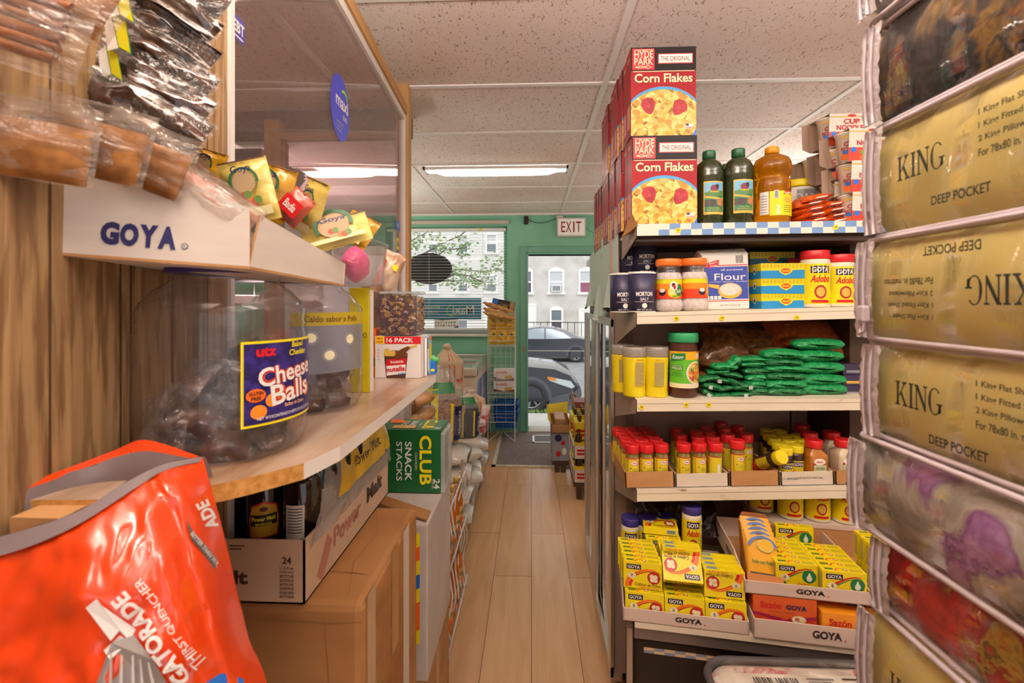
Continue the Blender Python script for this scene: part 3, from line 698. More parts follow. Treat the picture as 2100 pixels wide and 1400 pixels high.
# blue shopping baskets nested at the bottom
BB = mat('blue_basket_plastic', '#1d63b8', .35)
for i in range(2):
    t = thing('shopping_basket', ['lower blue plastic shopping basket in the wire rack', 'upper blue plastic shopping basket in the wire rack'][i], 'basket', (cx + .045, RY0 + .14, .13 + .075 * i), group='nested blue baskets')
    b = MB(); hw, hd, hh = .1, .1, .17
    for s in range(2):
        for j in range(9):
            q = -1 + 2 * j / 8
            b.tube([(q * hw, (s * 2 - 1) * hd, 0), (q * hw * 1.25, (s * 2 - 1) * hd * 1.25, hh)], .005, BB, 4); b.tube([((s * 2 - 1) * hw, q * hd, 0), ((s * 2 - 1) * hw * 1.25, q * hd * 1.25, hh)], .005, BB, 4)
    for k_ in range(6):
        e = 1 + .25 * k_ / 5; z = hh * k_ / 5
        b.tube([(-hw * e, -hd * e, z), (hw * e, -hd * e, z), (hw * e, hd * e, z), (-hw * e, hd * e, z)], .005 if k_ < 5 else .011, BB, 5, closed=True)
    b.box(-hw, hw, -hd, hd, -.004, .003, BB); b.build('basket_body', t)
    b = MB(); b.tube([(-hw * 1.2, 0, hh), (-hw * 1.1, -.06, hh + .02), (hw * 1.1, -.06, hh + .02), (hw * 1.2, 0, hh)], .006, BB, 5); b.build('basket_handle', t)
# baguettes and a dark packet on top
LOAF = mixmat('baguette_crust', [(.35, '#b87a44'), (.65, '#d6a468')], 12, 4, .55, (1, 1, 1), .1)
for i in range(3):
    a = P(990, 640 - i * 8 - (4 if i == 2 else 0), 4.62 + .05 * i); c = P(1056 - 12 * (i == 1), 650 + 4 - i * 6, 4.62 + .05 * i)
    b = MB(); N = 14; b.tube([a.lerp(c, q / N) + V((0, 0, .006 * math.sin(q * 2.1))) for q in range(N + 1)], [.005 + .021 * (1 - abs(2 * q / N - 1) ** 4) for q in range(N + 1)], LOAF, 9)
    solo(b, 'baguette', ['long brown baguette lowest on top of the wire rack', 'shorter brown baguette in the middle on top of the wire rack', 'rearmost brown baguette on top of the wire rack'][i], 'bread', 'baguettes on the wire rack')
b = MB(); a = P(1032, 630, 4.82); R = Matrix.Translation(a + V((0, 0, .02))) @ Matrix.Rotation(.2, 4, 'Y'); b.T = R
pillow(b, .24, .11, .05, mat('dark_seed_packet', '#3c2a20', .3), 3, 12, 10); b.text('CHIPS', front(0, -.03, 0), 0, -.01, .03, GOLD, w=.1); b.rect(front(0, -.02, 0), -.115, -.06, -.04, .05, BLUE, .008); b.rect(front(0, -.02, 0), .07, .115, -.04, .05, mat('bread_tan', '#b98a5a', .5), .008)
solo(b, 'snack_packet', 'dark snack packet with blue end lying behind the baguettes', 'packet')
# chest freezer
FX0, FX1, FY0, FY1, FZ = -1.0, PX(976, 3.95), 3.95, 5.03, .85
t = thing('chest_freezer', 'beige chest freezer with sliding glass top under the window', 'freezer')
FB = mat('freezer_enamel', '#d8c4b0', .4)
b = MB(); b.box(FX0, FX1, FY0, FY1, .06, FZ - .07, FB, .015); b.build('cabinet_body', t)
b = MB(); b.box(FX0 - .01, FX1 + .01, FY0 - .01, FY0 + .07, FZ - .07, FZ, mat('freezer_rim', '#cdbcaa', .4), .01); b.box(FX0 - .01, FX1 + .01, FY1 - .07, FY1, FZ - .07, FZ + .01, CHROME, .01); b.box(FX1 - .05, FX1 + .01, FY0, FY1, FZ - .07, FZ + .005, CHROME, .01); b.box(FX0 - .01, FX0 + .05, FY0, FY1, FZ - .07, FZ + .005, CHROME, .01); b.build('rim', t)
b = MB(); b.box(FX0 + .05, FX1 - .05, FY0 + .07, FY1 - .07, FZ - .03, FZ - .024, mat('freezer_glass', '#a9b6b0', .08, .2, .9)); b.box(FX0 + .05, FX1 - .05, FY0 + .52, FY0 + .56, FZ - .03, FZ - .005, CHROME); b.build('glass_lid', t)
b = MB(); F = side_r(FX1 + .0, FY0, 0); PO = mixmat('freezer_poster', [(.4, '#3c4a8c'), (.55, '#8a98c0'), (.7, '#d9d5d8')], 5, 3, .4, (1, 2, 1))
b.poly([(.04, .12), (1.0, .12), (1.0, .7), (.12, .72), (.05, .5), (.09, .4)], F, PO, .002); b.build('poster', t)
for (x, y) in ((FX0 + .06, FY0 + .06), (FX1 - .06, FY0 + .06), (FX0 + .06, FY1 - .06), (FX1 - .06, FY1 - .06)): MB().box(x - .03, x + .03, y - .03, y + .03, .0, .06, BLACK).build('foot', t)
# malt cases on low stools by the door
WOODD = mat('dark_stool_wood', '#4b3426', .6)
def stool(label, x0, x1, y0, y1, z):
    t = thing('wooden_stool', label, 'stool', (0, 0, 0), group='low stools under drink cases')
    MB().box(x0, x1, y0, y1, z - .03, z, WOODD).build('stool_top', t)
    for x in (x0 + .02, x1 - .05):
        for y in (y0 + .01, y1 - .04): MB().box(x, x + .035, y, y + .035, 0, z - .03, WOODD).build('leg', t)
CX0 = PX(1176, 3.32) + .005
stool('dark low stool under the yellow malt cases', CX0 - .0, CX0 + .32, 3.34, 3.82, .125)
stool('dark low stool under the grey drink case', .175, .3, 3.86, 4.25, .1)
MALTY = mat('malt_yellow', '#e2c81e', .45); BOTB = mat('brown_bottle_glass', '#2b150c', .12, spec=.8); CAPB = mat('brown_bottle_cap', '#5a3528', .4)
def small_bottle(label, loc, grp, root_first=[None]):
    if root_first[0] is None:
        t = thing('malt_bottle', label, 'bottle', loc, group=grp)
        b = MB(); b.lathe([(.026, 0), (.029, .004), (.029, .11), (.024, .14), (.013, .165), (.012, .19)], BOTB, 12); b.build('bottle_glass', t)
        b = MB(); b.lathe([(.0145, .182), (.0145, .196), (.012, .198)], CAPB, 12); b.build('cap', t)
        root_first[0] = t; return t
    return dup(root_first[0], label, loc, group=grp)
def malt_case(label, x0, y0, z, w=.27, d=.4, h=.095):
    t = thing('drink_case', label, 'drink case', (x0, y0, z), group='malt cases stacked by the door')
    b = MB(); W = mat('case_white', '#e6ddd4', .6); w2 = .004
    b.box(0, w, 0, w2, 0, h, W); b.box(0, w, d - w2, d, 0, h, W); b.box(0, w2, 0, d, 0, h, W); b.box(w - w2, w, 0, d, 0, h, W); b.box(0, w, 0, d, 0, w2, W); b.box(w2, w - w2, w2, d - w2, h + .02, h + .023, MALTY); b.build('tray', t)
    b = MB(); F = front(0, 0, 0); b.rect(F, .02, .08, .055, .07, RED, .0006); b.rect(F, .02, .08, .03, .045, RED, .0006); b.ell(F, .115, .05, .038, .038, NAVY, .0006, 18); b.text('B&C', F, .115, .05, .03, WHITE, w=.05, off=.015)
    G = side_l(0, d, 0); b.rect(G, .05, .2, .05, .07, RED, .0006); b.rect(G, .05, .2, .02, .04, RED, .0006); b.ell(G, .29, .045, .035, .035, NAVY, .0006, 16)
    b.poly([(w2, h), (d - w2, h), (d - w2, h + .025), (w2, h + .025)], G, MALTY, -.004); b.rect(F, 0.002, w - .002, h, h + .022, MALTY, -.002); b.build('printing', t)
    return t
for i, z in enumerate((.125, .125 + .17)):
    malt_case('white and yellow malt case by the door, %s of two' % ('upper' if i else 'lower'), CX0, 3.33, z)
    for q in range(6 if i else 4):
        small_bottle('brown malt bottle in the %s case by the door, %s along its left edge' % ('upper' if i else 'lower', ORD[q + 1]), (CX0 + .035 + .055 * (q % 2), 3.365 + .06 * q, z + .012), 'bottles in the malt cases')
def six_pack(label, x, y, z, w=.13, d=.185):
    t = thing('six_pack', label, 'bottle pack', (x, y, z), group='yellow six packs on the malt case')
    b = MB(); b.box(0, w, 0, d, 0, .125, MALTY, .004); F = front(0, 0, 0); G = side_l(0, d, 0)
    b.poly([(0, .022), (w, .032), (w, .05), (0, .04)], F, RED, .0006); b.poly([(0, .052), (w, .062), (w, .08), (0, .07)], F, RED, .0006); b.rect(G, 0, d, .03, .05, RED, .0006); b.rect(G, 0, d, .06, .08, RED, .0006)
    b.poly([(w * .3, .125), (w * .7, .125), (w * .6, .16), (w * .4, .16)], frame((0, d / 2, 0), (1, 0, 0), (0, 0, 1)), MALTY, 0); b.build('carrier', t)
    for i in range(6):
        c = MB(); xx, yy = w * (.27 + .46 * (i % 2)), d * (.18 + .32 * (i // 2)); c.lathe([(.012, .12), (.012, .155), (.0145, .155), (.0145, .17), (.012, .172)], CAPB, 10, xx, yy, mats=[BOTB, CAPB]); c.build('bottle_neck', t)
    return t
z6 = .125 + .34 + .005
six_pack('yellow six pack nearest on top of the malt cases', CX0 + .012, 3.36, z6 - .08 + .035); six_pack('yellow six pack behind the nearest one on the malt cases', CX0 - .0, 3.57, z6 - .045)
t = thing('drink_carton', 'grey printed drink carton on the low stool near the mat', 'carton', (.172, 3.86, .1), group=None)
b = MB(); b.box(0, .14, 0, .38, 0, .235, mat('grey_blue_print', '#9a9aa6', .5), .003); F = front(0, 0, 0); b.build('carton_body', t)
b = MB(); b.ell(F, .05, .19, .03, .03, NAVY, .001, 14); b.ell(F, .09, .15, .018, .02, RED, .001, 12); b.ell(F, .05, .06, .02, .024, RED, .001, 12); b.ell(F, .1, .08, .02, .03, WHITE, .001, 12); b.build('printing', t)
t = thing('open_carton', 'open tan carton with raised flaps on the grey drink carton', 'carton', (.165, 3.84, .336))
b = MB(); b.box(0, .16, 0, .004, 0, .07, CARD); b.box(0, .16, .396, .4, 0, .07, CARD); b.box(0, .004, 0, .4, 0, .07, CARD); b.box(.156, .16, 0, .4, 0, .07, CARD); b.box(0, .16, 0, .4, 0, .004, CARD); b.build('carton_body', t)
b = MB(); b.quad([(0, 0, .07), (0, .4, .07), (-.03, .42, .16), (-.03, -.02, .12)], MALTY); b.quad([(0, .4, .07), (.16, .4, .07), (.17, .44, .17), (-.02, .44, .14)], MALTY); b.build('flap', t)
b = MB(); b.box(.03, .12, .04, .3, .005, .11, mat('tan_packet', '#b08a5a', .5), .01); b.text('E', front(.09, .04, .06), .02, 0, .025, BLACK, off=.02); solo(b, 'packet', 'tan packet standing in the open carton by the door', 'packet', None, (.165, 3.84, .336))
b = MB(); b.box(0, .11, 0, .2, 0, .14, mat('red_brown_print', '#8c3a30', .5), .003); b.box(-.004, .0, -.004, .2, 0, .2, CARD); b.rect(front(0, 0, 0), .03, .09, .02, .08, ORG, .001); solo(b, 'display_carton', 'red and brown carton behind the yellow six packs', 'carton', None, (PX(1178, 3.95), 4.0, .42))
b = MB(); b.box(PX(1178, 3.95), PX(1178, 3.95) + .2, 3.9, 4.25, 0, .42, CARD, .004); solo(b, 'cardboard_box', 'plain brown box on the floor behind the malt cases', 'box')
# drinks cooler with mirror doors
KX, KY0, KY1, KZ = .318, 1.735, 2.70, 1.655
t = thing('drinks_cooler', 'aisle drinks cooler with mirror bright sliding glass doors', 'cooler')
b = MB(); KB = mat('cooler_brown_side', '#5e4c44', .55); b.box(KX + .02, KX + .62, KY0, KY1, .06, KZ, KB); b.box(KX + .03, KX + .6, KY0, KY1, 0.0, .06, BLACK); b.box(KX, KX + .62, KY0, KY1, KZ - .03, KZ, CHROME); b.box(KX - .012, KX + .02, KY0, KY1, .012, .05, CHROME); b.build('cabinet_body', t)
MIRR = mat('mirror_door_glass', '#cdd0ce', .025, 1.0)
for nm, y0, y1, x in (('far', 2.19, 2.70, KX), ('near', 1.70, 2.24, KX - .02)):
    d = MB(); st = .055
    d.box(x - .012, x + .004, y0, y0 + (.035 if nm == 'near' else .09), .05, 1.36, CHROME, .003); d.box(x - .012, x + .004, y1 - (.14 if nm == 'near' else .05), y1, .05, 1.36, CHROME, .003)
    d.box(x - .01, x + .004, y0, y1, .05, .09, CHROME); d.box(x - .01, x + .004, y0, y1, 1.33, 1.36, CHROME)
    o = d.build('sliding_door', t); g = MB(); kx = .02 if nm == 'near' else .006; g.add([(x - .004 + k_, y, z) for z in (.09, 1.33) for y, k_ in ((y0 + .03, -.002), (y1 - .05, kx))], [(0, 2, 3, 1)], MIRR); g.build('mirror_glass', o)
# ribbed strip screen over the upper cooler front
t = thing('ribbed_screen', 'pale ribbed plastic sheet curling over the cooler front', 'screen')
RIB = mat('ribbed_plastic', '#cfdcd6', .25, spec=.6)
def rib(u, v):
    y = 1.60 + .80 * u; z1 = 1.715 - .06 * u; z0 = 1.37 + .03 * math.sin(u * 9)
    x = .298 + .004 * (abs(((u * 28) % 1) * 2 - 1)) + (.03 * max(0, (.12 - v) / .12) ** 1.5 * math.sin(u * 17 + 1) if v < .12 else 0)
    return V((x, y, z0 + (z1 - z0) * v))
b = MB(); b.surf(rib, 112, 14, RIB, False); b.build('ribbed_sheet', t)
b = MB(); b.surf(lambda u, v: rib(u, v) + V((.003, 0, 0)), 56, 2, RIB, False); b.tube([(.30, 1.6, 1.715), (.30, 1.6, 1.40)], .003, BROWN, 5)
b.tube([P(1237, 490, 2.0), P(1234, 505, 2.02), P(1235, 530, 2.0)], .004, BROWN, 5); b.build('backing_edge', t)
# ------------------------------------------------------------------ the end shelf on the right
SX0, SX1, SY0, SY1 = .302, 1.36, 1.40, 1.725
SHB = mat('shelf_back_brown', '#a88c7e', .55); SHC = mixmat('chipped_cream_enamel', [(.28, '#8c7358'), (.33, '#e6dac2'), (.7, '#eee4d0')], 7, 6, .4, (1, 1, 3)); SHD = mat('shelf_underside', '#8f786b', .6)
SB, SS = 0.14, V((PX(1278, 1.245), 1.245, 0))
LV = {1: (1.652, .009), 2: (1.388, .028), 3: (1.128, .016), 4: (.860, .034)}
def zs(l, x): return LV[l][0] + LV[l][1] * (x - .32)
def at_shelf(px, l, Y): x = PX(px, Y); return V((x, Y, zs(l, x) + .0006))
gon = thing('store_shelf', 'brown end shelf unit with cream shelf edges facing the camera', 'shelf')
b = MB(); b.box(SX0 - .012, SX1, SY1, SY1 + .008, .05, 1.72, SHB)
for x in (SX0 + .06, .95, SX1 - .03): b.box(x - .012, x + .012, SY1 - .012, SY1, .05, 1.70, SHD)
b.build('back_panel', gon)
b = MB(); b.box(1.0, 1.06, SY0 + .1, SY1, .1, 1.64, mat('dark_divider', '#4a3528', .6)); b.build('divider', gon)
CHK = mat('checker_blue', '#6f93c4', .45); CHW = mat('checker_cream', '#ece4d6', .45)
for l in (1, 2, 3, 4):
    z0, sl = LV[l]; b = MB(); zf = lambda x: z0 + sl * (x - .32); X0, X1 = SX0 + .012, SX1; th = .034
    vs = [(x, y, zf(x) - d) for x in (X0, X1) for y in (SY0, SY1) for d in (0, .012)]
    b.add(vs, [(0, 4, 6, 2)], SHC); b.add(vs, [(1, 3, 7, 5), (0, 2, 3, 1), (4, 5, 7, 6), (2, 6, 7, 3)], SHD)
    vs = [(x, y, zf(x) - d) for x in (X0, X1) for y in (SY0 - .006, SY0 + .004) for d in (0, th)]
    b.add(vs, [(0, 1, 5, 4), (1, 3, 7, 5), (3, 2, 6, 7), (2, 0, 4, 6), (0, 2, 3, 1), (4, 5, 7, 6)], SHC)
    vs = [(x, SY0 - .0062, zf(x) - d) for x in (X0, X1) for d in (.010, .0125)]; b.add(vs, [(0, 1, 3, 2)], mat('shelf_edge_line', '#b8a78e', .5))
    o = b.build('shelf_board', gon)
    b = MB()
    b.quad([(SX0 + .014, SY0, zf(SX0) - .002), (SX0 + .004, SY1, zf(SX0)), (SX0 + .004, SY1, zf(SX0) - .13), (SX0 + .014, SY0, zf(SX0) - .04)], SHD); b.quad([(SX0 + .010, SY0, zf(SX0) - .002), (SX0 + .0, SY1, zf(SX0)), (SX0 + .0, SY1, zf(SX0) - .13), (SX0 + .010, SY0, zf(SX0) - .04)], mat('bracket_beige', '#a68f7e', .5)); b.build('shelf_bracket', gon)
    if l == 1:
        b = MB(); f = lambda s, q, h=0: V((s, SY0 - .0066 - h, zf(s) + q)); n = 33; w = (X1 - X0) / n
        for i in range(n):
            for j in (0, 1):
                b.rect(f, X0 + i * w, X0 + (i + 1) * w, -.0175 * (j + 1), -.0175 * j, CHK if (i + j) % 2 and i > 1 else CHW, 0)
        b.build('checkered_strip', gon)
        b = MB(); b.box(X0, X1, SY0 + .01, SY1, z0 - .05, z0 - .012, mat('dark_gap', '#3a2a24', .7)); b.build('gap_fill_slab', gon)  # solid dark slab that fills the gap under the top board
for (px, py, l) in ((1391, 472, 1), (1714, 466, 1), (1387, 653, 2), (1481, 652, 2), (1634, 651, 2), (1316, 835, 3), (1407, 830, 3), (1454, 830, 3)):
    p = P(px, py, SY0 - .008); b = MB(); b.ell(front(p.x, p.y, p.z), 0, 0, .0085, .0075, YEL, 0, 14); b.text('99', front(p.x, p.y, p.z), 0, 0, .006, NAVY, h=.0006); b.build('price_sticker', gon)
# lowest board, kick panel and base
def l5(s, d, h): e = V((math.cos(SB), -math.sin(SB), 0)); n = V((math.sin(SB), math.cos(SB), 0)); return SS + e * s + n * d + V((0, 0, h))
Z5 = .573
F5 = lambda s, t, h=0: l5(s, -h, t)
b = MB(); R5 = Matrix.Translation(SS) @ Matrix.Rotation(-SB, 4, 'Z'); b.T = R5
b.box(.03, 1.1, .004, .45, Z5 - .012, Z5 - .001, SHC); b.box(.03, 1.1, .0, .006, Z5 - .016, Z5 - .0005, SHC); b.box(.03, 1.1, .006, .02, Z5 - .048, Z5 - .016, mat('dull_metal', '#7d7470', .4, .6)); b.build('shelf_board', gon)
b = MB(); b.T = R5; BLK = mixmat('scuffed_black', [(.5, '#1f1712'), (.72, '#2c211a'), (.78, '#5a4836')], 9, 6, .5, (1, 1, 3)); b.box(.03, 1.1, .02, .03, 0.0, Z5 - .06, BLK); b.box(.03, .04, .02, .4, 0, Z5 - .05, BLK); b.build('kick_panel', gon)
b = MB(); b.T = R5; b.box(.012, .026, .03, .06, .06, Z5 - .04, mat('beige_post', '#a8907c', .5)); b.build('post', gon)
b = MB(); b.T = R5
for i in range(38):
    for j in (0, 1): b.rect(front(0, .0195, Z5 - .078), .055 + i * .0265, .055 + (i + 1) * .0265, -.0075 * (j + 1), -.0075 * j + (.0006 * math.sin(i * 7) if not j else 0), mat('worn_checker_blue', '#8a93b0', .5) if (i + j) % 2 else mat('worn_checker_cream', '#d9bd92', .6), 0)
b.poly([(.27, -.012), (.285, -.004), (.295, -.01), (.283, -.018), (.279, -.034), (.27, -.03), (.275, -.02)], front(0, .018, Z5 - .078), mat('torn_paper', '#d8b98c', .7), .0005); b.build('worn_strip', gon)

# ---- corn flakes
FLK = mixmat('corn_flakes_picture', [(.0, '#8a5a14'), (.18, '#c99a2a'), (.45, '#e6c35a'), (.7, '#f0d98a'), (1, '#b5862a')], 95, 0, .35, kind='cellcolor', bump=0)
CFR = mat('cereal_red', '#9c101c', .45, spec=.3); CFK = mat('cereal_black', '#1c1416', .45, spec=.3); STRAW = mixmat('strawberry_print', [(.3, '#8e1a22'), (.7, '#b8323a')], 60, 2, .4); RING = mat('bowl_ring_blue', '#3f9bd6', .3)
CW, CH, CD = .193, .266, .062
def corn_flakes(first=[None]):
    t = thing('cereal_box', 'corn flakes box', 'cereal box', (0, 0, 0), group='red corn flakes boxes on the top shelf')
    b = MB(); b.box(0, CW, 0, CD, 0, CH, CFR); F = front(0, 0, 0)
    b.rect(F, 0, CW, CH * .735, CH, CFK, .0004)
    pts = [(0, 0), (CW, 0)]; N = 18
    a0 = .42
    cxx, cyy, rr = CW * .5, CH * .08, CW * .66
    arc_ = [(cxx + rr * math.cos(q), cyy + rr * .92 * math.sin(q)) for q in [a0 * 1.68 + (PI - 2 * a0 * 1.68) * i / N for i in range(N + 1)]]
    b.poly([(CW, 0), (CW, arc_[0][1] + .008)] + [(x, y + .009) for x, y in arc_ if 0 < x < CW] + [(0, arc_[-1][1] + .008), (0, 0)], F, RING, .0006)
    b.poly([(CW, 0), (CW, arc_[0][1])] + [(x, y) for x, y in arc_ if 0 < x < CW] + [(0, arc_[-1][1]), (0, 0)], F, FLK, .0009)
    for (sx, sz, rt_) in ((.052, .088, .3), (.142, .082, -.5)):
        pp = [(-.022, .012), (-.012, .024), (.004, .027), (.018, .02), (.024, .004), (.012, -.016), (0, -.026), (-.014, -.016)]
        b.poly([(sx + x * math.cos(rt_) - y * math.sin(rt_), sz + x * math.sin(rt_) + y * math.cos(rt_)) for x, y in pp], F, STRAW, .0013); b.ell(F, sx, sz, .005, .006, mat('strawberry_pale', '#a84448', .4), .0016, 8)
    rl = random.Random(5); FA = mat('flake_light', '#ecd27e', .4); FB_ = mat('flake_dark', '#b98a2a', .4)
    for i in range(34):
        x, z = rl.uniform(.012, CW - .012), rl.uniform(.01, .13)
        if abs(x - .052) < .026 and abs(z - .088) < .028 or abs(x - .142) < .026 and abs(z - .082) < .028: continue
        r_ = rl.uniform(.006, .014); b.poly([(x + r_ * rl.uniform(.7, 1.2) * math.cos(2 * PI * q / 7 + i), z + r_ * rl.uniform(.5, .9) * math.sin(2 * PI * q / 7 + i)) for q in range(7)], F, (FA, FB_, GOLD)[i % 3], .0011 + i * .000002)
    b.rect(F, .004, .07, CH * .745, CH * .985, mat('cereal_logo_red', '#c02430', .3), .0007); b.text('HYDE', F, .038, CH * .92, .021, CREAM, w=.056, off=.008); b.text('PARK', F, .038, CH * .84, .021, CREAM, w=.056, off=.008)
    b.stroke([(.012, CH * .775), (.03, CH * .79), (.05, CH * .76), (.062, CH * .775), (.05, CH * .79), (.03, CH * .765), (.012, CH * .775)], .002, F, CREAM, .001); b.rect(F, .01, .066, CH * .966, CH * .972, CREAM, .001)
    b.rect(F, .08, .184, CH * .81, CH * .925, mat('cereal_plaque_red', '#c23a44', .3), .0006); b.rect(F, .083, .181, CH * .82, CH * .915, WHITE, .0009); b.text('THE ORIGINAL', F, .132, CH * .867, .014, mat('plaque_text', '#7d1a24', .4), w=.088, off=.004, h=.0012)
    b.rect(F, .006, CW - .004, CH * .722, CH * .73, CREAM, .0008); b.text('Corn Flakes', F, CW / 2, CH * .65, .027, CREAM, w=.172, off=.022)
    b.rect(F, .162, .184, .02, .034, WHITE, .0014); b.rect(F, .162, .171, .028, .034, NAVY, .0017)
    for q in (0, 1): b.rect(F, .162 if q else .171, .184, .0225 + q * .0, .0245 + q * .0, RED, .0016)
    b.poly([(CW * .94, 0), (CW, 0), (CW, .02)], F, BLUE, .0013)
    L = side_l(0, CD, 0); b.rect(L, 0, CD, CH * .8, CH, CFR, .0003); b.text('HYDE PARK', L, CD / 2, CH * .9, .01, CREAM, w=.03, off=.01); b.rect(L, .012, .05, .03, .1, mat('cereal_side_pale', '#d88a86', .5), .0004); b.rect(L, .0, CD, .0, .014, mat('cereal_side_dark', '#7a1018', .4), .0005)
    b.poly([(0, 0), (.018, 0), (.018, .03), (0, .05)], side_l(CW, CD, 0), GOLD, .0004)
    b.build('carton', t); return t
cf = None
rr_ = random.Random(2)
x0, z0 = PX(1296, 1.41), zs(1, .31)
for lvl in (0, 1):
    for k in range(12 if lvl == 0 else 9):
        loc = (x0 - .004 * (k > 0) + rr_.uniform(-.004, .004) * (k > 0) - (.003 if lvl and k == 0 else 0), 1.41 + k * .066, z0 + .001 + lvl * (CH + .001))
        lb = 'red corn flakes box, %s row, %s from the front' % ('upper' if lvl else 'lower', ORD[k + 1])
        if cf is None: cf = corn_flakes(); cf.location = loc; cf['label'] = lb
        else: dup(cf, lb, loc, (0, 0, rr_.uniform(-.02, .02) * (k > 0)))
b = MB(); b.quad([(SX0 - .004, 1.40, z0 + .03), (SX0 + .012, 1.39, z0 - .006), (SX0 + .012, 1.50, z0 - .012), (SX0 - .02, 1.46, z0 - .03)], CARD); b.quad([(SX0 + .0, 1.40, z0 + .03), (SX0 + .014, 1.39, z0 - .006), (SX0 + .014, 1.50, z0 - .012), (SX0 - .018, 1.46, z0 - .03)], CARD)
solo(b, 'cardboard_flap', 'torn brown cardboard flap under the front corn flakes box', 'cardboard')
# ---- oil bottles
OLIVE = mat('olive_green_glass', '#2a3216', .15, spec=.7); OLIVE2 = mat('bottle_cap_green', '#1f5a3a', .35)
def olive(label, px, Y, dz=0, first=[None]):
    loc = at_shelf(px, 1, Y)
    if first[0]: return dup(first[0], label, loc, group='olive oil bottles on the top shelf')
    t = thing('oil_bottle', label, 'oil bottle', loc, group='olive oil bottles on the top shelf'); first[0] = t
    b = MB(); b.lathe([(.036, 0), (.041, .004), (.043, .03), (.043, .145), (.0435, .15), (.0425, .155), (.043, .16), (.041, .175), (.034, .19), (.022, .2), (.018, .203), (.018, .208)], OLIVE, 28); b.build('bottle_glass', t)
    b = MB(); b.lathe([(.018, .204), (.0195, .206), (.0195, .226), (.018, .229)], OLIVE2, 22); b.build('cap', t)
    b = MB(); C = cyl(0, 0, .0432); w = .031
    b.rect(C, -w, w, .028, .128, GOLD, .0004, 10); b.rect(C, -w + .003, w - .003, .036, .124, mat('label_green', '#2c7a52', .4), .0008, 10); b.rect(C, -w + .003, w - .003, .095, .124, mat('label_sky', '#6fb0cf', .4), .001, 10)
    b.poly([(-w + .003, .09), (-.012, .1), (.004, .097), (w - .003, .1), (w - .003, .085), (-w + .003, .08)], C, mat('label_hill', '#4f7f4a', .5), .0012); b.poly([(-w + .003, .085), (0, .08), (w - .003, .076), (w - .003, .072), (0, .074), (-w + .003, .079)], C, GOLD, .0013); b.rect(C, -w + .003, .004, .052, .072, mat('label_dark_olive', '#3c3c3a', .5), .0013, 4)
    b.ell(C, .0, .106, .012, .011, mat('label_maroon', '#7a2440', .4), .0016, 14); b.ell(C, .008, .112, .005, .007, BLACK, .0018, 10); b.text('POMACE', C, 0, .096, .005, YEL, w=.024, off=.02, h=.002); b.ell(C, .018, .064, .011, .012, mat('label_russet', '#a5643a', .5), .0016, 16); b.ell(C, .018, .064, .0085, .009, mat('label_russet2', '#b87a4e', .5), .0018, 14)
    b.text('Extra Virgin', C, 0, .047, .005, GOLD, w=.03, h=.0014); b.text('Olive Pomace Oil', C, 0, .041, .005, GOLD, w=.042, h=.0014); b.build('printed_label', t)
    return t
olive('dark green oil bottle right beside the corn flakes boxes', 1454, 1.455); olive('dark green oil bottle left of the yellow oil', 1514, 1.44)
olive('dark green oil bottle behind, next to the corn flakes', 1436, 1.60); olive('dark green oil bottle behind the gap of the front two', 1490, 1.60)
OILY = film('golden_oil', '#f0b81c', .55, .08, None, .6, '#d89a12'); CAPO = mat('amber_cap', '#d99412', .35); OILC = clearmat('golden_oil_core', '#e8a80c', .04, 1.38, .85)
def canola(label, px, Y, first=[None]):
    loc = at_shelf(px, 1, Y)
    if first[0]: return dup(first[0], label, loc, group='golden oil bottles on the top shelf')
    t = thing('oil_bottle', label, 'oil bottle', loc, group='golden oil bottles on the top shelf'); first[0] = t
    fl = lambda a, z: 1 + (.025 * abs(math.sin(a * 11)) if .13 < z < .2 else 0)
    b = MB(); b.lathe([(.045, 0), (.05, .004), (.051, .03), (.051, .11), (.0505, .125), (.046, .135), (.044, .14), (.05, .15), (.053, .165), (.052, .182), (.045, .198), (.03, .208), (.018, .212), (.017, .218)], OILC, 44, wob=fl); b.build('bottle_body', t)
    b = MB(); b.lathe([(.018, .214), (.02, .216), (.02, .232), (.016, .236)], CAPO, 20); b.build('cap', t)
    b = MB(); C = cyl(0, 0, .0515); b.rect(C, -.03, .052, .02, .092, YEL, .0004, 14); b.rect(C, -.058, -.032, .024, .092, WHITE, .0006, 5); b.rect(C, -.018, -.006, .07, .094, WHITE, .0008, 3)
    for i in range(5): b.rect(C, -.0165, -.0075, .072 + i * .0042, .0742 + i * .0042, BLACK, .0012, 2)
    for i in range(7): b.rect(C, -.056, -.036, .03 + i * .008, .032 + i * .008, GREYP, .001, 4)
    b.poly([(.006, .08), (.012, .092), (.03, .094), (.038, .086), (.034, .081), (.02, .086)], C, RED, .0012); b.text('cardinal', C, .022, .0875, .006, WHITE, w=.026, off=.02, h=.0015); b.rect(C, -.012, -.003, .022, .05, CREAM, .001, 2); b.ell(C, .022, .066, .012, .01, GOLD, .001, 14)
    for i in range(4): b.rect(C, .008, .036, .03 + i * .006, .0315 + i * .006, GRN, .001, 4)
    b.build('printed_label', t); return t
canola('golden cooking oil bottle in front, right of the olive oil', 1583, 1.45); canola('golden cooking oil bottle just behind the front one', 1565, 1.575); canola('golden cooking oil bottle farthest back', 1549, 1.66)
t = thing('yellow_tub', 'white tub with yellow rim and ribbon behind the golden oil', 'tub', at_shelf(1636, 1, 1.62)); b = MB(); b.lathe([(.05, 0), (.056, .16)], WHITE, 24); b.build('tub_body', t); b = MB(); b.lathe([(.058, .145), (.06, .15), (.06, .165), (.055, .17)], YEL, 24); b.build('lid', t); b = MB(); C = cyl(0, 0, .055); b.rect(C, -.03, .03, .09, .135, GREYP, .002, 8); b.text('OATS', C, 0, .11, .02, WHITE, h=.003); b.build('printed_label', t)
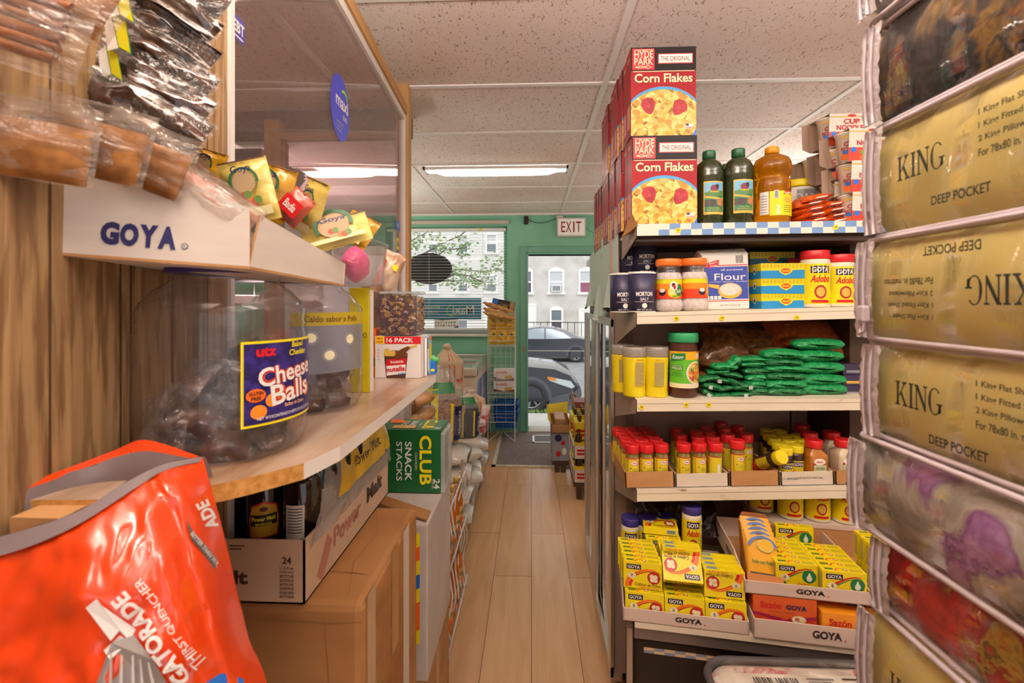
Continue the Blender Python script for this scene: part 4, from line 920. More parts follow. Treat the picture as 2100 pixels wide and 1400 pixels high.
# ---- ramen packets
RAM = mixmat('orange_ramen_wrap', [(.35, '#a83408'), (.5, '#e0601a'), (.62, '#c8480e'), (.75, '#3a1c10')], 14, 3, .25, bump=.4, bdist=.006, dist=1)
for i in range(5):
    for j in range(2 if i < 4 else 1):
        p = at_shelf(1655 + j * 42 - i * 3 + (16 if i == 4 else 0), 1, 1.475 + j * .02) + V((0, 0, .009 + i * .0165)); b = MB(); b.T = Matrix.Translation(p) @ Matrix.Rotation(rr_.uniform(-.2, .3), 4, 'Z') @ Matrix.Rotation(-.16 - .03 * i, 4, 'Y') @ Matrix.Rotation(PI / 2, 4, 'X')
        pillow(b, .1, .1, .036, RAM, i * 3 + j, 12, 12, .05, .16); T0 = b.T; b.T = None
        o = solo(b, 'ramen_packet', 'orange noodle packet in the %s stack, %s from the bottom' % (('left', 'right')[j], ORD[i + 1]), 'noodle packet', 'stacked orange noodle packets')
        c = MB(); f = front(p.x, p.y - .052 - .0 * j, p.z - .002); c.poly([(-.012, -.001), (.022, .005), (.026, .009), (-.006, .003)], f, WHITE, .0); c.text('RAMEN', f, .0, -.005, .006, BLACK, w=.04, off=.02, rot=.15); k_ = c.build('printed_band', o)
# ---- cup noodles in cardboard sleeves
CUPW = mat('cup_white', '#efe9de', .5); CUPR = mat('cup_red', '#b3232c', .45); SLV = mat('sleeve_inside', '#a58a76', .8); SLO = mat('sleeve_print', '#ddd8cc', .4)
def cup_pack(label, px, py, Y, s=1.0, rot=0.0, first=[None]):
    """two foam cups side by side in a printed cardboard sleeve open at its ends"""
    loc = P(px, py, Y)
    if first[0]: return dup(first[0], label, loc, (0, 0, rot), scale=(s, s, s))
    t = thing('cup_noodle_pack', label, 'noodle cups', loc, (0, 0, rot), 'cup noodle packs stacked on the top shelf'); first[0] = t; t.scale = (s, s, s)
    for k in (0, 1):
        c = MB(); c.lathe([(.024, .002), (.033, .088), (.0355, .09), (.0355, .094), (.032, .096)], CUPW, 24, .036 + k * .074, .04); C = cyl(.036 + k * .074, .04, .0285, -PI / 2 - .55, .0095 / .088 * 1.0)
        c.T = None; cc = cyl(.036 + k * .074, .04, .0245, -PI / 2 - .3, .105)
        for row, st in ((.058, 'CUP'), (.043, 'NOODLES')): c.text(st, cc, 0, row, .013, CUPR, w=.03 if row > .05 else .042, off=.03, h=.001)
        c.rect(cc, -.02, .02, .076, .083, GOLD, .0007, 6); c.rect(cc, -.022, .022, .012, .03, ORG, .0007, 6); c.ell(cc, -.012, .034, .007, .006, BLUE, .0012, 10); c.build('noodle_cup', t)
    b = MB(); W, D, H = .148, .08, .098
    b.quad([(.012, .002, 0), (W, .002, 0), (W, -.003, H), (.012, -.003, H)], SLO); b.quad([(.012, .003, 0), (.012, -.002, H), (W, -.002, H), (W, .003, 0)], SLV)
    b.quad([(.0, D, 0), (.0, D + .004, H), (W, D + .004, H), (W, D, 0)], SLV); b.quad([(.012, -.003, H), (W, -.003, H), (W, D + .004, H), (.0, D + .004, H)], SLO); b.quad([(.012, .002, 0), (0, D, 0), (W, D, 0), (W, .002, 0)], SLV)
    b.quad([(0, D, 0), (-.03, D - .01, .008), (-.034, D - .012, H - .012), (0, D + .004, H)], SLV); b.quad([(.002, D, 0), (.002, D + .004, H), (-.032, D - .011, H - .012), (-.028, D - .009, .008)], SLV)
    F = frame((.012, .002, 0), (1, 0, 0), (0, -.051, 1)); b.rect(F, 0, W - .012, .0, .042, mat('soup_red', '#c23c28', .4), .0006); b.text('CUP', F, .068, .074, .016, CUPR, w=.05, off=.04); b.text('NOODLES', F, .068, .055, .015, CUPR, w=.09, off=.035)
    b.ell(F, .014, .035, .008, .008, BLUE, .001, 12); b.poly([(.03, .028), (.05, .04), (.09, .046), (.1, .036), (.07, .028), (.04, .02)], F, mat('leaf_green', '#5da12e', .5), .0012); b.ell(F, .06, .014, .03, .01, ORG, .0011, 14); b.ell(F, .068, .092, .014, .004, CUPR, .001, 10); b.rect(F, 0, W - .012, .087, .09, GOLD, .0008)
    b.build('cardboard_sleeve', t); return t
for i, (px, py, Y, sc) in enumerate(((1692, 298, 1.50, 1.0), (1662, 378, 1.58, .95), (1732, 331, 1.42, 1.0), (1737, 397, 1.42, 1.0), (1739, 461, 1.42, 1.0), (1706, 368, 1.48, 1.05), (1702, 440, 1.49, 1.05), (1670, 440, 1.58, .95), (1640, 440, 1.66, .9), (1690, 470, 1.55, 1.0))):
    cup_pack(['red and white cup noodle pack on the very top of the pile', 'cup noodle pack at the left end of the pile', 'cup noodle pack near the bedding, highest there', 'cup noodle pack near the bedding, second from the top', 'cup noodle pack near the bedding, at the shelf', 'cup noodle pack under the topmost one', 'cup noodle pack low in the middle of the pile', 'cup noodle pack below the left end one', 'small looking cup noodle pack farthest left behind the ramen', 'cup noodle pack behind the orange ramen packets'][i], px, py, Y, sc)
# ---- second shelf: salt, sea salt, flour, bouillon cubes, adobo
SALT = mat('salt_can_navy', '#2d2a48', .4); SALTW = mat('paper_seam', '#e6e2dc', .6)
def salt(label, px, Y, h0=0.0, first=[None]):
    loc = at_shelf(px, 2, Y) + V((0, 0, h0))
    if first[0]: return dup(first[0], label, loc)
    t = thing('salt_can', label, 'salt can', loc, group='navy salt cans'); first[0] = t; r, H = .041, .122
    b = MB(); b.lathe([(r, 0), (r, H)], SALT, 30); b.lathe([(r + .0008, H - .005), (r + .0012, H), (r - .002, H + .001)], SALTW, 30, cap0=False); b.lathe([(r + .0008, 0), (r + .0006, .003)], SALTW, 30, cap0=False, cap1=False); b.build('can_body', t)
    b = MB(); C = cyl(0, 0, r, -PI / 2 - .12); b.text('MORTON', C, .004, .055, .0135, WHITE, w=.05, off=.03); b.text('SALT', C, .004, .0395, .0085, WHITE, off=.02); b.rect(C, -.026, .034, .031, .032, WHITE, .0006, 8); b.ell(C, .004, .02, .0075, .008, WHITE, .0008, 14); b.text('NET WT 26 OZ', C, .004, .0075, .004, WHITE, w=.044, off=.01)
    b.build('printed_label', t); return t
salt('navy salt can in front at the left shelf end', 1316, 1.45); salt('navy salt can half hidden at the very left shelf end', 1278, 1.49)
salt('navy salt can on top at the left, over the front one', 1322, 1.56, .123); salt('navy salt can on top at the far left', 1297, 1.60, .123); salt('navy salt can hidden below the stacked one', 1318, 1.57); salt('navy salt can at the back under the left one', 1296, 1.62)
SEA = mixmat('coarse_salt', [(.35, '#d8cfc2'), (.65, '#f1ebe2')], 120, 3, .8)
def sea_salt(label, px, Y, a=0.0, first=[None]):
    loc = at_shelf(px, 2, Y)
    if first[0]: return dup(first[0], label, loc, (0, 0, a))
    t = thing('sea_salt_jar', label, 'salt jar', loc, (0, 0, a), 'orange lidded sea salt jars'); first[0] = t
    pr = [(.034, 0), (.042, .008), (.043, .024), (.039, .036), (.0385, .09), (.041, .1), (.042, .112), (.036, .13), (.034, .134), (.034, .14)]
    b = MB(); b.lathe([(r * .985, z) for r, z in pr if z < .112] + [(.034, .118)], SEA, 28); b.build('salt_filling', t); b = MB(); b.lathe(pr, PET, 28, cap0=False, cap1=False); b.build('jar_wall', t)
    b = MB(); b.lathe([(.036, .138), (.0385, .14), (.0385, .158), (.037, .16)], mat('orange_lid', '#e8792a', .35), 30, wob=lambda q, z: 1 + .01 * math.sin(q * 40)); b.build('lid', t)
    b = MB(); C = cyl(0, 0, .0395); Y2 = mat('label_lime', '#e0d820', .4)
    b.rect(C, -.124, .124, .038, .098, Y2, .0004, 40); b.rect(C, -.124, .124, .038, .084, mat('label_orange', '#ea8a1e', .4), .0007, 40); b.rect(C, -.124, .124, .038, .066, mat('label_redorange', '#d8401e', .4), .0009, 40)
    for s0 in (.006, .13):
        b.ell(C, s0 + .004, .058, .024, .018, Y2, .0012, 20); b.ell(C, s0 + .016, .064, .014, .018, GRN, .0014, 16); b.ell(C, s0 - .002, .077, .012, .014, WHITE, .0016, 16); b.ell(C, s0 - .003, .08, .006, .006, BROWN, .0019, 10); b.ell(C, s0, .073, .004, .007, RED, .002, 8); b.text('Sea Salt', C, s0 + .004, .06, .011, WHITE, w=.038, off=.02, rot=.18, h=.0022, shear=.2); b.text('natural', C, s0 + .004, .047, .007, GRN, w=.022, off=.02, rot=.1, h=.0022)
    for s0 in (-.03, .048):
        b.ell(C, s0, .058, .011, .011, BLACK, .0012, 14); b.ell(C, s0, .063, .009, .006, WHITE, .0016, 12)
    b.build('printed_label', t); return t
sea_salt('orange lidded sea salt jar beside the navy salt can', 1371, 1.455, 0); sea_salt('orange lidded sea salt jar beside the flour bag', 1423, 1.46, 1.05); sea_salt('orange lidded sea salt jar at the back, mostly hidden', 1333, 1.58, .4)
t = thing('flour_bag', 'white paper flour bag with a blue panel', 'flour bag', at_shelf(1442, 2, 1.45), (0, -.028, .0))
PAP = mat('white_paper_bag', '#ebe6df', .6, wrinkle=(18, .15)); W, H, D = .142, .19, .085
b = MB(); b.box(0, W, 0, D, 0, H * .9, PAP, .006); b.add([(0, .0, H * .885), (W, 0, H * .885), (W, D, H * .885), (0, D, H * .885), (-.001, .03, H * .985), (W * .985, .026, H * .995), (W * .97, .045, H), (.004, .05, H * .99)], [(0, 1, 5, 4), (1, 2, 6, 5), (2, 3, 7, 6), (3, 0, 4, 7), (4, 5, 6, 7)], PAP); b.build('paper_bag', t)
b = MB(); F = front(0, 0, 0); FL = mat('flour_blue', '#3a4aa0', .4)
b.rect(F, .006, W - .004, .032, .132, FL); b.rect(F, .006, W - .004, .135, .1375, RED); b.rect(F, .006, W - .004, .026, .0285, RED); b.text('all purpose', F, .09, .122, .008, WHITE, w=.066); b.text('Flour', F, .084, .101, .021, WHITE, w=.095, off=.006); b.text('enriched • bleached • presifted', F, .078, .0855, .005, WHITE, w=.112)
b.ell(F, .083, .058, .036, .024, GOLD, .0006, 24); b.ell(F, .083, .062, .031, .018, SEA, .001, 22); b.stroke([(.012, .077), (.05, .07)], [.008, .013], F, GOLD, .0008); b.poly([(.016, .128), (.05, .136), (.052, .154), (.018, .146)], F, RED, .0008); b.text('Baker\'s', F, .034, .145, .006, WHITE, w=.024, off=.02, rot=.2); b.text('Choice', F, .034, .136, .006, WHITE, w=.022, off=.02, rot=.2)
for i in range(9): b.rect(F, .102 + i * .0026, .1033 + i * .0026 + .0005 * (i % 2), .142, .166, BLACK if i % 3 else GREYP)
for i in range(4): b.rrect(F, .01 + i * .012, .02 + i * .012, .033, .043, .002, WHITE, .0008)
b.text('NET WT 5 LB (2.26 kg)', F, .082, .013, .0055, BLACK, w=.06); b.build('printing', t)
MAGB = mat('cube_box_blue', '#1f86c0', .35); MAGY = mat('cube_box_yellow', '#ecd81a', .35)
def cube_box(label, px, Y, k, dx=0.0, rot=0.0, first=[None]):
    loc = at_shelf(px, 2, Y) + V((dx, 0, k * .0465))
    if first[0]: return dup(first[0], label, loc, (0, 0, rot))
    t = thing('bouillon_cube_box', label, 'bouillon box', loc, (0, 0, rot), 'yellow and blue bouillon cube boxes'); first[0] = t; W, D, H = .146, .085, .046
    b = MB(); b.box(0, W, 0, D, 0, H, MAGY, .001); b.build('carton', t)
    b = MB(); F = front(0, 0, 0); b.poly([(0, 0), (W, 0), (W, H * .58), (0, H * .5)], F, MAGB, .0005)
    for i in range(13): b.rect(F, .004 + i * .011, .012 + i * .011, H * .68, H * .96, mat('cube_pattern', '#c9b20a', .4), .0006)
    b.poly([(W * .36, H * .5), (W * .4, H * .66), (W * .5, H * .74), (W * .6, H * .66), (W * .64, H * .5), (W * .6, H * .36), (W * .5, H * .2), (W * .4, H * .36)], F, YEL, .0009); b.ell(F, W * .5, H * .5, W * .1, H * .17, mat('oval_red', '#c8321e', .4), .0012, 16); b.text('MAGGI', F, W * .5, H * .5, .007, YEL, w=.022, off=.02, h=.0015)
    L = side_l(0, D, 0); b.rect(L, 0, D, 0, H * .5, MAGB, .0005); b.ell(L, D * .5, H * .55, .01, .012, WHITE, .0008, 10); b.ell(L, D * .5, H * .5, .006, .006, BROWN, .0011, 8); b.build('printing', t)
    return t
for k in range(3): cube_box('yellow and blue bouillon cube box in front, %s of the stack of three' % ['lowest', 'middle', 'topmost'][k], 1562, 1.45, k, -.001 * k, -.01 * k)
for k in range(4): cube_box('yellow and blue bouillon cube box in the rear stack, %s from the bottom' % ORD[k + 1], 1538, 1.56, k, 0, .02)
ADB = mat('adobo_jar_cream', '#ece2c8', .4); ADR = mat('adobo_red_lid', '#c91f26', .35)
def goya_plate(b, f, s, q, w, hgt, mm=None): b.rect(f, s - w / 2, s + w / 2, q - hgt / 2, q + hgt / 2, NAVY if mm is None else mm, .0008, 4); b.text('GOYA', f, s, q, hgt * .66, WHITE, w=w * .86, off=.03, h=.0014)
def adobo(label, px, Y, lvl=2, lid=ADR, grp='red lidded adobo jars', r=.038, H=.158, proto={}):
    loc = at_shelf(px, lvl, Y) if isinstance(lvl, int) else V(lvl)
    key = (lid.name, r)
    if key in proto: return dup(proto[key], label, loc, group=grp)
    t = thing('adobo_jar', label, 'seasoning jar', loc, group=grp); proto[key] = t
    b = MB(); b.lathe([(r * .98, 0), (r, .004), (r, H * .8), (r * .97, H * .83), (r * .92, H * .85)], ADB, 28); b.build('jar_body', t)
    b = MB(); b.lathe([(r * .96, H * .845), (r * .99, H * .86), (r * .99, H * .985), (r * .95, H)], lid, 30, wob=lambda q, z: 1 + .008 * math.sin(q * 36)); b.build('lid', t)
    b = MB(); C = cyl(0, 0, r, -PI / 2 - .15); b.rect(C, -r * 3.1, r * 3.1, H * .06, H * .76, YEL, .0004, 36); goya_plate(b, C, 0, H * .66, r * 1.3, H * .13); b.text('Adobo', C, 0, H * .5, H * .13, RED, w=r * 1.35, off=.03, h=.001, shear=.3)
    b.ell(C, 0, H * .27, r * .42, H * .12, mat('adobo_seal', '#a8241e', .5), .0008, 18); b.ell(C, 0, H * .27, r * .3, H * .085, GOLD, .0011, 14); b.rect(C, -r * .6, r * .6, H * .08, H * .13, RED, .001, 4); b.rect(C, r * .95, r * 1.5, H * .3, H * .72, WHITE, .0007, 4)
    for i in range(7): b.rect(C, r * 1.0, r * 1.45, H * (.33 + i * .05), H * (.355 + i * .05), NAVY, .001, 3)
    b.build('printed_label', t); return t
adobo('tall red lidded adobo jar in front beside the bouillon boxes', 1671, 1.46, 2, ADR, r=.04, H=.172); a2 = adobo('red lidded adobo jar in front beside the bedding', 1722, 1.46)
adobo('red lidded adobo jar behind the tall one', 1629, 1.58); adobo('red lidded adobo jar at the back near the bouillon boxes', 1598, 1.64); adobo('red lidded adobo jar behind, at the bedding side', 1690, 1.58)
b = MB(); b.lathe([(.016, 0), (.016, .012), (.014, .014)], mat('maroon_lid', '#7a2c24', .4), 18); b.lathe([(.019, -.11), (.019, -.01), (.016, 0)], BOTB, 18); solo(b, 'small_bottle', 'small dark bottle with maroon cap behind the bouillon boxes', 'bottle', None, at_shelf(1590, 2, 1.555) + V((0, 0, .111)))
# ---- third shelf: bouillon tubs and packets with green ends
TUBY = mat('tub_yellow', '#ead41a', .35)
def tub(label, px, Y, a=0, first=[None]):
    loc = at_shelf(px, 3, Y)
    if first[0]: return dup(first[0], label, loc, (0, 0, a))
    t = thing('bouillon_tub', label, 'bouillon tub', loc, (0, 0, a), 'yellow bouillon tubs'); first[0] = t
    b = MB(); b.lathe([(.033, 0), (.035, .004), (.0325, .03), (.0345, .07), (.036, .118), (.035, .124)], TUBY, 30); b.build('tub_body', t); b = MB(); b.lathe([(.036, .122), (.037, .125), (.037, .142), (.0355, .152), (.034, .153)], film('milky_lid', '#d8d0c8', .45, .15, None, .5, '#bfb6ae'), 30); b.build('lid', t)
    b = MB(); C = cyl(0, 0, .0348); b.rect(C, -.018, .012, .035, .108, mat('tub_panel', '#b8a028', .5), .0012, 6)
    for i in range(11): b.rect(C, -.016, .01, .04 + i * .006, .042 + i * .006, GREYP, .0016, 5)
    b.ell(C, .045, .1, .012, .01, RED, .0016, 12); b.rect(C, .03, .058, .062, .088, NAVY, .0016, 5); b.text('CALDO', C, .044, .08, .006, WHITE, h=.002); b.text('MAGGI', C, -.003, .114, .005, RED, h=.0018); b.ell(C, .046, .024, .014, .014, ORG, .0016, 12); b.build('printed_label', t); return t
tub('yellow bouillon tub in the middle of the left end', 1301, 1.46, .35); tub('yellow bouillon tub beside the chicken bouillon jar', 1346, 1.455, .1); tub('yellow bouillon tub at the very left end, behind', 1277, 1.53, 0)
t = thing('bouillon_jar', 'green lidded chicken bouillon jar', 'bouillon jar', at_shelf(1400, 3, 1.455)); r = .045
b = MB(); b.lathe([(.041, 0), (.044, .005), (.043, .025), (r, .03), (r, .142), (.042, .152), (.04, .165), (.04, .17)], mat('bouillon_brown', '#4a2618', .25), 32); b.build('jar_body', t); b = MB(); b.lathe([(.043, .166), (.045, .168), (.045, .192), (.043, .195)], mat('green_screw_lid', '#2f9a62', .4), 34, wob=lambda q, z: 1 + .008 * math.sin(q * 44)); b.build('lid', t)
b = MB(); C = cyl(0, 0, r); b.rect(C, -.058, .058, .03, .14, mat('label_leaf_green', '#62b52a', .35), .0004, 22); b.rect(C, -.058, .058, .115, .14, mat('label_sun', '#f2b01a', .4), .0008, 22); b.rect(C, -.058, .058, .03, .044, CREAM, .0008, 22); b.poly([(-.05, .108), (-.006, .116), (-.006, .136), (-.05, .132)], C, GRN, .0014); b.text('Knorr', C, -.028, .123, .012, WHITE, w=.034, off=.03, h=.0018, shear=.2)
b.ell(C, .026, .076, .03, .034, WHITE, .0012, 24); b.ell(C, .028, .076, .027, .031, mixmat('soup_print', [(.0, '#7a2a10'), (.4, '#d8701e'), (.7, '#e8c06a'), (1, '#6a9a2a')], 130, 0, .4, kind='cellcolor'), .0016, 22); b.rect(C, -.048, -.014, .083, .1, mat('label_dark_leaf', '#3a8a20', .4), .0014, 6); b.text('CALDO DE', C, -.031, .0965, .004, WHITE, h=.0018); b.text('POLLO', C, -.031, .089, .007, WHITE, h=.0018, off=.02); b.text('CHICKEN', C, -.03, .074, .005, GRN, h=.0014, off=.02); b.text('BOUILLON', C, -.03, .067, .005, GRN, h=.0014, off=.02); b.text('GRANULATED', C, .02, .04, .0055, WHITE, w=.04, off=.02, h=.002); b.ell(C, .034, .127, .006, .01, WHITE, .0014, 10); b.ell(C, .034, .138, .003, .003, RED, .0018, 8); b.build('printed_label', t)
GPK = mat('green_packet_foil', '#168a4a', .3, wrinkle=(48, 1.0)); GPK2 = mat('dark_green_packet', '#176a38', .32, wrinkle=(46, 1.0)); SPC = mixmat('brown_herb_filling', [(.3, '#4a2e1a'), (.6, '#8a5a30'), (.75, '#b07a40')], 60, 4, .35, coat=.6); SPC2 = mixmat('red_brown_filling', [(.3, '#8a3c1c'), (.6, '#b85c2c'), (.75, '#d88a50')], 70, 4, .3, coat=.7)
def spice_packet(label, loc, w, dep, h, fill, foil, rot=(0, 0, 0), sticker=False):
    """a flat bag lying with its folded green end towards the aisle"""
    t = thing('spice_packet', label, 'spice packet', loc, rot, 'spice packets with green ends')
    sd = rr_.uniform(0, 90)
    b = MB()
    def fn(u, v):        # u around the section, v front to back
        a = 2 * PI * u; e = min(1, v / .12) ** .6 * min(1, (1 - v) / .1) ** .6; sq = abs(math.sin(a)) ** .7 * (1 if math.sin(a) > 0 else -1)
        k = 1 + .14 * n3(math.cos(a) * 2 + sd, v * 5, math.sin(a) * 2)
        return V((w / 2 * math.cos(a) * (.86 + .14 * e) + .004 * n3(v * 6, sd), -.0 + dep * v, h / 2 + h / 2 * sq * max(.12, e) * k))
    b.surf(fn, 22, 9, fill, closeu=True, mf=lambda u, v: fill); b.build('filled_bag', t)
    g = MB()
    def fg(u, v):
        a = 2 * PI * u; sq = abs(math.sin(a)) ** .6 * (1 if math.sin(a) > 0 else -1); e = [.5, .95, 1.03, 1.03][min(3, int(v * 3 + .5))]
        wr = .16 * n3(a * 1.5 + sd, v * 2, 7) + .1 * n3(a * 5, sd, v * 4)
        return V(((w / 2 + .002) * math.cos(a) * (.9 + .1 * e), -.006 + .028 * v - .003 * n3(a * 3, sd), h / 2 + (h / 2) * .93 * sq * e * (1 + wr)))
    g.surf(fg, 26, 3, foil, closeu=True); ring = [fg(i / 26, 0) for i in range(26)]
    c0 = V((0, -.012, h / 2)); g.add(ring + [c0 + V((w * .3, 0, -h * .05)), c0 + V((-w * .3, 0, h * .06))], [((i + 1) % 26, i, 26 if math.cos(2 * PI * i / 26) > 0 else 27) for i in range(26)] + [(26, 27, 7), (26, 27, 20)], foil, True)
    o = g.build('folded_end', t)
    if sticker: q = MB(); q.rect(front(rr_.uniform(-.02, .02), -.013, h * .45), -.006, .006, -.006, .005, mat('price_label_grey', '#aeb8b4', .5), .002); q.build('price_sticker', o)
    return t
# middle stacks and right stack: pixel centre, y of centre, width px, height px
for i, (px, py, w, h) in enumerate(((1567, 804, 70, 20), (1567, 790, 72, 22), (1568, 776, 72, 20), (1566, 762, 78, 18), (1562, 748, 84, 15), (1559, 738, 80, 14))):
    spice_packet('green ended spice packet, left of the middle stacks, %s from the bottom' % ORD[i + 1], P(px, py + h / 2, 1.45), w * .00152, .2, h * .00152 * 1.08, SPC, GPK2 if i % 3 == 0 else GPK)
for i, (px, py, w, h) in enumerate(((1613, 804, 76, 20), (1612, 789, 80, 22), (1613, 773, 80, 18), (1613, 757, 80, 17), (1607, 744, 74, 16), (1605, 728, 78, 22))):
    spice_packet('green ended spice packet, right of the middle stacks, %s from the bottom' % ORD[i + 1], P(px, py + h / 2, 1.44), w * .00151, .21, h * .00151 * 1.08, SPC, GPK if i % 2 else GPK2)
for i, (px, py, w, h) in enumerate(((1686, 799, 98, 26), (1686, 780, 98, 24), (1680, 755, 100, 25), (1680, 731, 98, 24), (1680, 707, 98, 24))):
    spice_packet('wide green ended packet with red brown filling, %s from the bottom' % ORD[i + 1], P(px, py + h / 2, 1.45), w * .00152, .2, h * .00152 * 1.05, SPC2, GPK, (0, 0, .04 * (i % 2)))
k = 0
for (px, py, w, h, r_) in ((1451, 808, 34, 18, .7), (1485, 810, 44, 14, 0), (1522, 808, 44, 14, -.1), (1460, 792, 40, 18, .2), (1494, 795, 40, 14, -.2), (1527, 792, 40, 18, -.1), (1455, 776, 42, 16, -.15), (1485, 780, 42, 14, .1), (1512, 788, 44, 16, .5), (1500, 768, 40, 14, .15), (1474, 762, 40, 14, -.1), (1488, 752, 50, 18, .05), (1516, 740, 30, 26, -.8)):
    k += 1
    spice_packet('small green spice packet in the loose pile beside the bouillon jar, %s placed' % ORD[k], P(px, py + h / 2, 1.44 + .004 * (k % 3)), w * .00151, .16, h * .0014, SPC, GPK2 if k < 11 else GPK, (0, r_, rr_.uniform(-.2, .2)), k in (1, 4, 6, 8, 3))
b = MB(); b.T = Matrix.Translation(P(1470, 745, 1.55)) @ Matrix.Rotation(.5, 4, 'Y'); pillow(b, .14, .09, .05, SPC, 4, 14, 12); b.rect(front(0, -.03, 0), -.03, .02, -.03, 0, mat('herb_label', '#b8b038', .5), .001); solo(b, 'herb_bag', 'clear bag of brown herbs slumped behind the loose green packets', 'herb bag')
for i, (px, py, w) in enumerate(((1490, 700, .16), (1560, 705, .18), (1650, 690, .24))):
    b = MB(); b.T = Matrix.Translation(P(px, py, 1.57)) @ Matrix.Rotation(-.7, 4, 'X'); pillow(b, w, .14, .05, SPC if i < 2 else SPC2, 20 + i, 14, 12, .05, .2); solo(b, 'herb_bag', ['brown herb bag lying on top behind the loose pile', 'dark brown herb bag lying behind the middle stacks', 'long red brown bag lying on top behind the wide packets'][i], 'herb bag')
DKB = mat('dark_violet_card', '#352a4a', .4)
for i in range(3):
    b = MB(); p = P(1729, 812 - i * 22, 1.47); b.box(0, .12, 0, .08, 0, .032, DKB, .001); b.rect(front(0, 0, 0), .01, .05, .006, .014, GOLD if i == 1 else GREYP, .0006); b.rect(side_l(0, .08, 0), .01, .05, .006, .02, GOLD if i == 1 else GREYP, .0006); solo(b, 'small_carton', 'flat dark violet carton beside the green packets, %s' % ['lowest', 'middle', 'topmost'][i], 'carton', 'dark violet cartons', p)
# ---- fourth shelf: spice jars in low trays
def low_tray(label, px0, px1, h, m, Y=1.408, d=.29, print_=False):
    p = at_shelf(px0, 4, Y); w = PX(px1, Y) - p.x - .002; t = thing('jar_tray', label, 'tray', p, (0, -.034, 0), 'low cardboard trays for spice jars')
    b = MB(); q = .003; b.box(0, w, 0, q, 0, h, m); b.box(0, w, d - q, d, 0, h, m); b.box(0, q, 0, d, 0, h, m); b.box(w - q, w, 0, d, 0, h, m); b.box(0, w, 0, d, 0, .0015, m); b.build('tray_body', t)
    if print_:
        c = MB(); F = front(0, 0, 0); c.text('SPICES', F, w * .22, h * .5, .007, GREYP, w=.03, off=.04); c.text('HIPOLITO INC', F, w * .5, h * .55, .005, BLACK, w=.06); c.text('Swt', F, w * .75, h * .55, .006, BLACK); c.text('FROM CA', F, w * .06, h * .5, .006, GREYP, w=.02); c.build('printing', t)
WTR = mat('white_tray_card', '#ddd0bf', .6)
low_tray('brown jar tray at the left end', 1283, 1385, .048, CARD); low_tray('plain white jar tray, second from the left', 1386, 1496, .040, WTR); low_tray('brown jar tray in the middle', 1498, 1600, .045, CARD); low_tray('white jar tray with small printing', 1602, 1712, .040, WTR, print_=True); low_tray('brown jar tray beside the bedding', 1714, 1790, .040, CARD)
SPG = mixmat('ground_spice', [(.3, '#6a5a3a'), (.7, '#a8904a')], 90, 3, .5, coat=.5); REDC = mat('red_screw_cap', '#cf1f22', .3); LBY = mat('spice_label_yellow', '#e3cf2e', .4)
def spice_jar(label, loc, a=0, first=[None]):
    if first[0]: return dup(first[0], label, loc, (0, 0, a))
    t = thing('spice_jar', label, 'spice jar', loc, (0, 0, a), 'red capped spice jars'); first[0] = t; r = .0195
    b = MB(); b.lathe([(r * .95, 0), (r, .003), (r, .082), (r * .92, .092), (r * .9, .1)], SPG, 18); b.build('jar_body', t); b = MB(); b.lathe([(r * 1.06, .096), (r * 1.1, .098), (r * 1.1, .118), (r * 1.02, .121)], REDC, 22, wob=lambda q, z: 1 + .012 * math.sin(q * 22)); b.build('cap', t)
    b = MB(); C = cyl(0, 0, r); b.rect(C, -.05, .05, .006, .08, LBY, .0004, 26); b.rect(C, -.05, .05, .0795, .082, RED, .0006, 26); b.rect(C, -.0225, -.021, .006, .08, RED, .0006, 1); b.ell(C, .001, .068, .0125, .0075, RED, .0006, 14); b.ell(C, .0, .068, .011, .0062, WHITE, .0009, 14); b.text('Alex\'s', C, 0, .069, .0045, RED, w=.016, off=.03, h=.0012, shear=.2); b.ell(C, .0125, .066, .003, .005, ORG, .001, 8); b.ell(C, -.012, .052, .002, .002, BROWN, .0008, 6); b.text('GROUND', C, 0, .05, .003, BROWN, w=.014, h=.0008); b.text('COMINO', C, 0, .044, .004, mat('label_olive_text', '#6a7a1a', .5), w=.016, off=.02, h=.0008)
    b.rect(C, .036, .044, .03, .06, WHITE, .0008, 2); b.build('printed_label', t); return t
def jar_at(px, Y): x = PX(px, Y); return V((x, Y, zs(4, x) + .004))
n_ = 0
for row in range(5):
    for c in range(3):
        Y = 1.436 + row * .045
        loc = jar_at(1297 + c * 30, 1.436); loc.y = Y; loc.x += rr_.uniform(-.002, .002) - .002 * row
        spice_jar('red capped spice jar in the left brown tray, %s row, %s from the left' % (ORD[row + 1], ORD[c + 1]), loc, .15 + rr_.uniform(-.1, .1))
for (px, Y, lb, a) in ((1402, 1.436, 'first from the left in front', .2), (1434, 1.436, 'second from the left in front', .2), (1467, 1.436, 'third in front, barcode showing', -1.9), (1396, 1.53, 'left, second row', 1), (1388, 1.60, 'left, third row', 1), (1432, 1.50, 'middle, second row', .3), (1428, 1.56, 'middle, third row', .3), (1461, 1.495, 'right, second row', .4), (1455, 1.55, 'right, third row', .2), (1450, 1.61, 'right, fourth row', .2)):
    spice_jar('red capped spice jar in the plain white tray, ' + lb, jar_at(px, Y), a)
for (px, Y, lb, a, dz) in ((1512, 1.436, 'in front at its left', .2, .006), (1492, 1.50, 'behind at its left', -1.6, .006), (1530, 1.52, 'behind the tilted yellow jar', .2, 0), (1485, 1.565, 'third row at its left', .2, .008), (1512, 1.60, 'third row, middle', .2, .004), (1478, 1.63, 'last row', .2, .01)):
    spice_jar('red capped spice jar in the middle brown tray, ' + lb, jar_at(px, Y) + V((0, 0, dz)), a)
YC = mat('yellow_screw_cap', '#e8d21c', .35); DSP = mat('dark_spice', '#3a2620', .35, coat=.4)
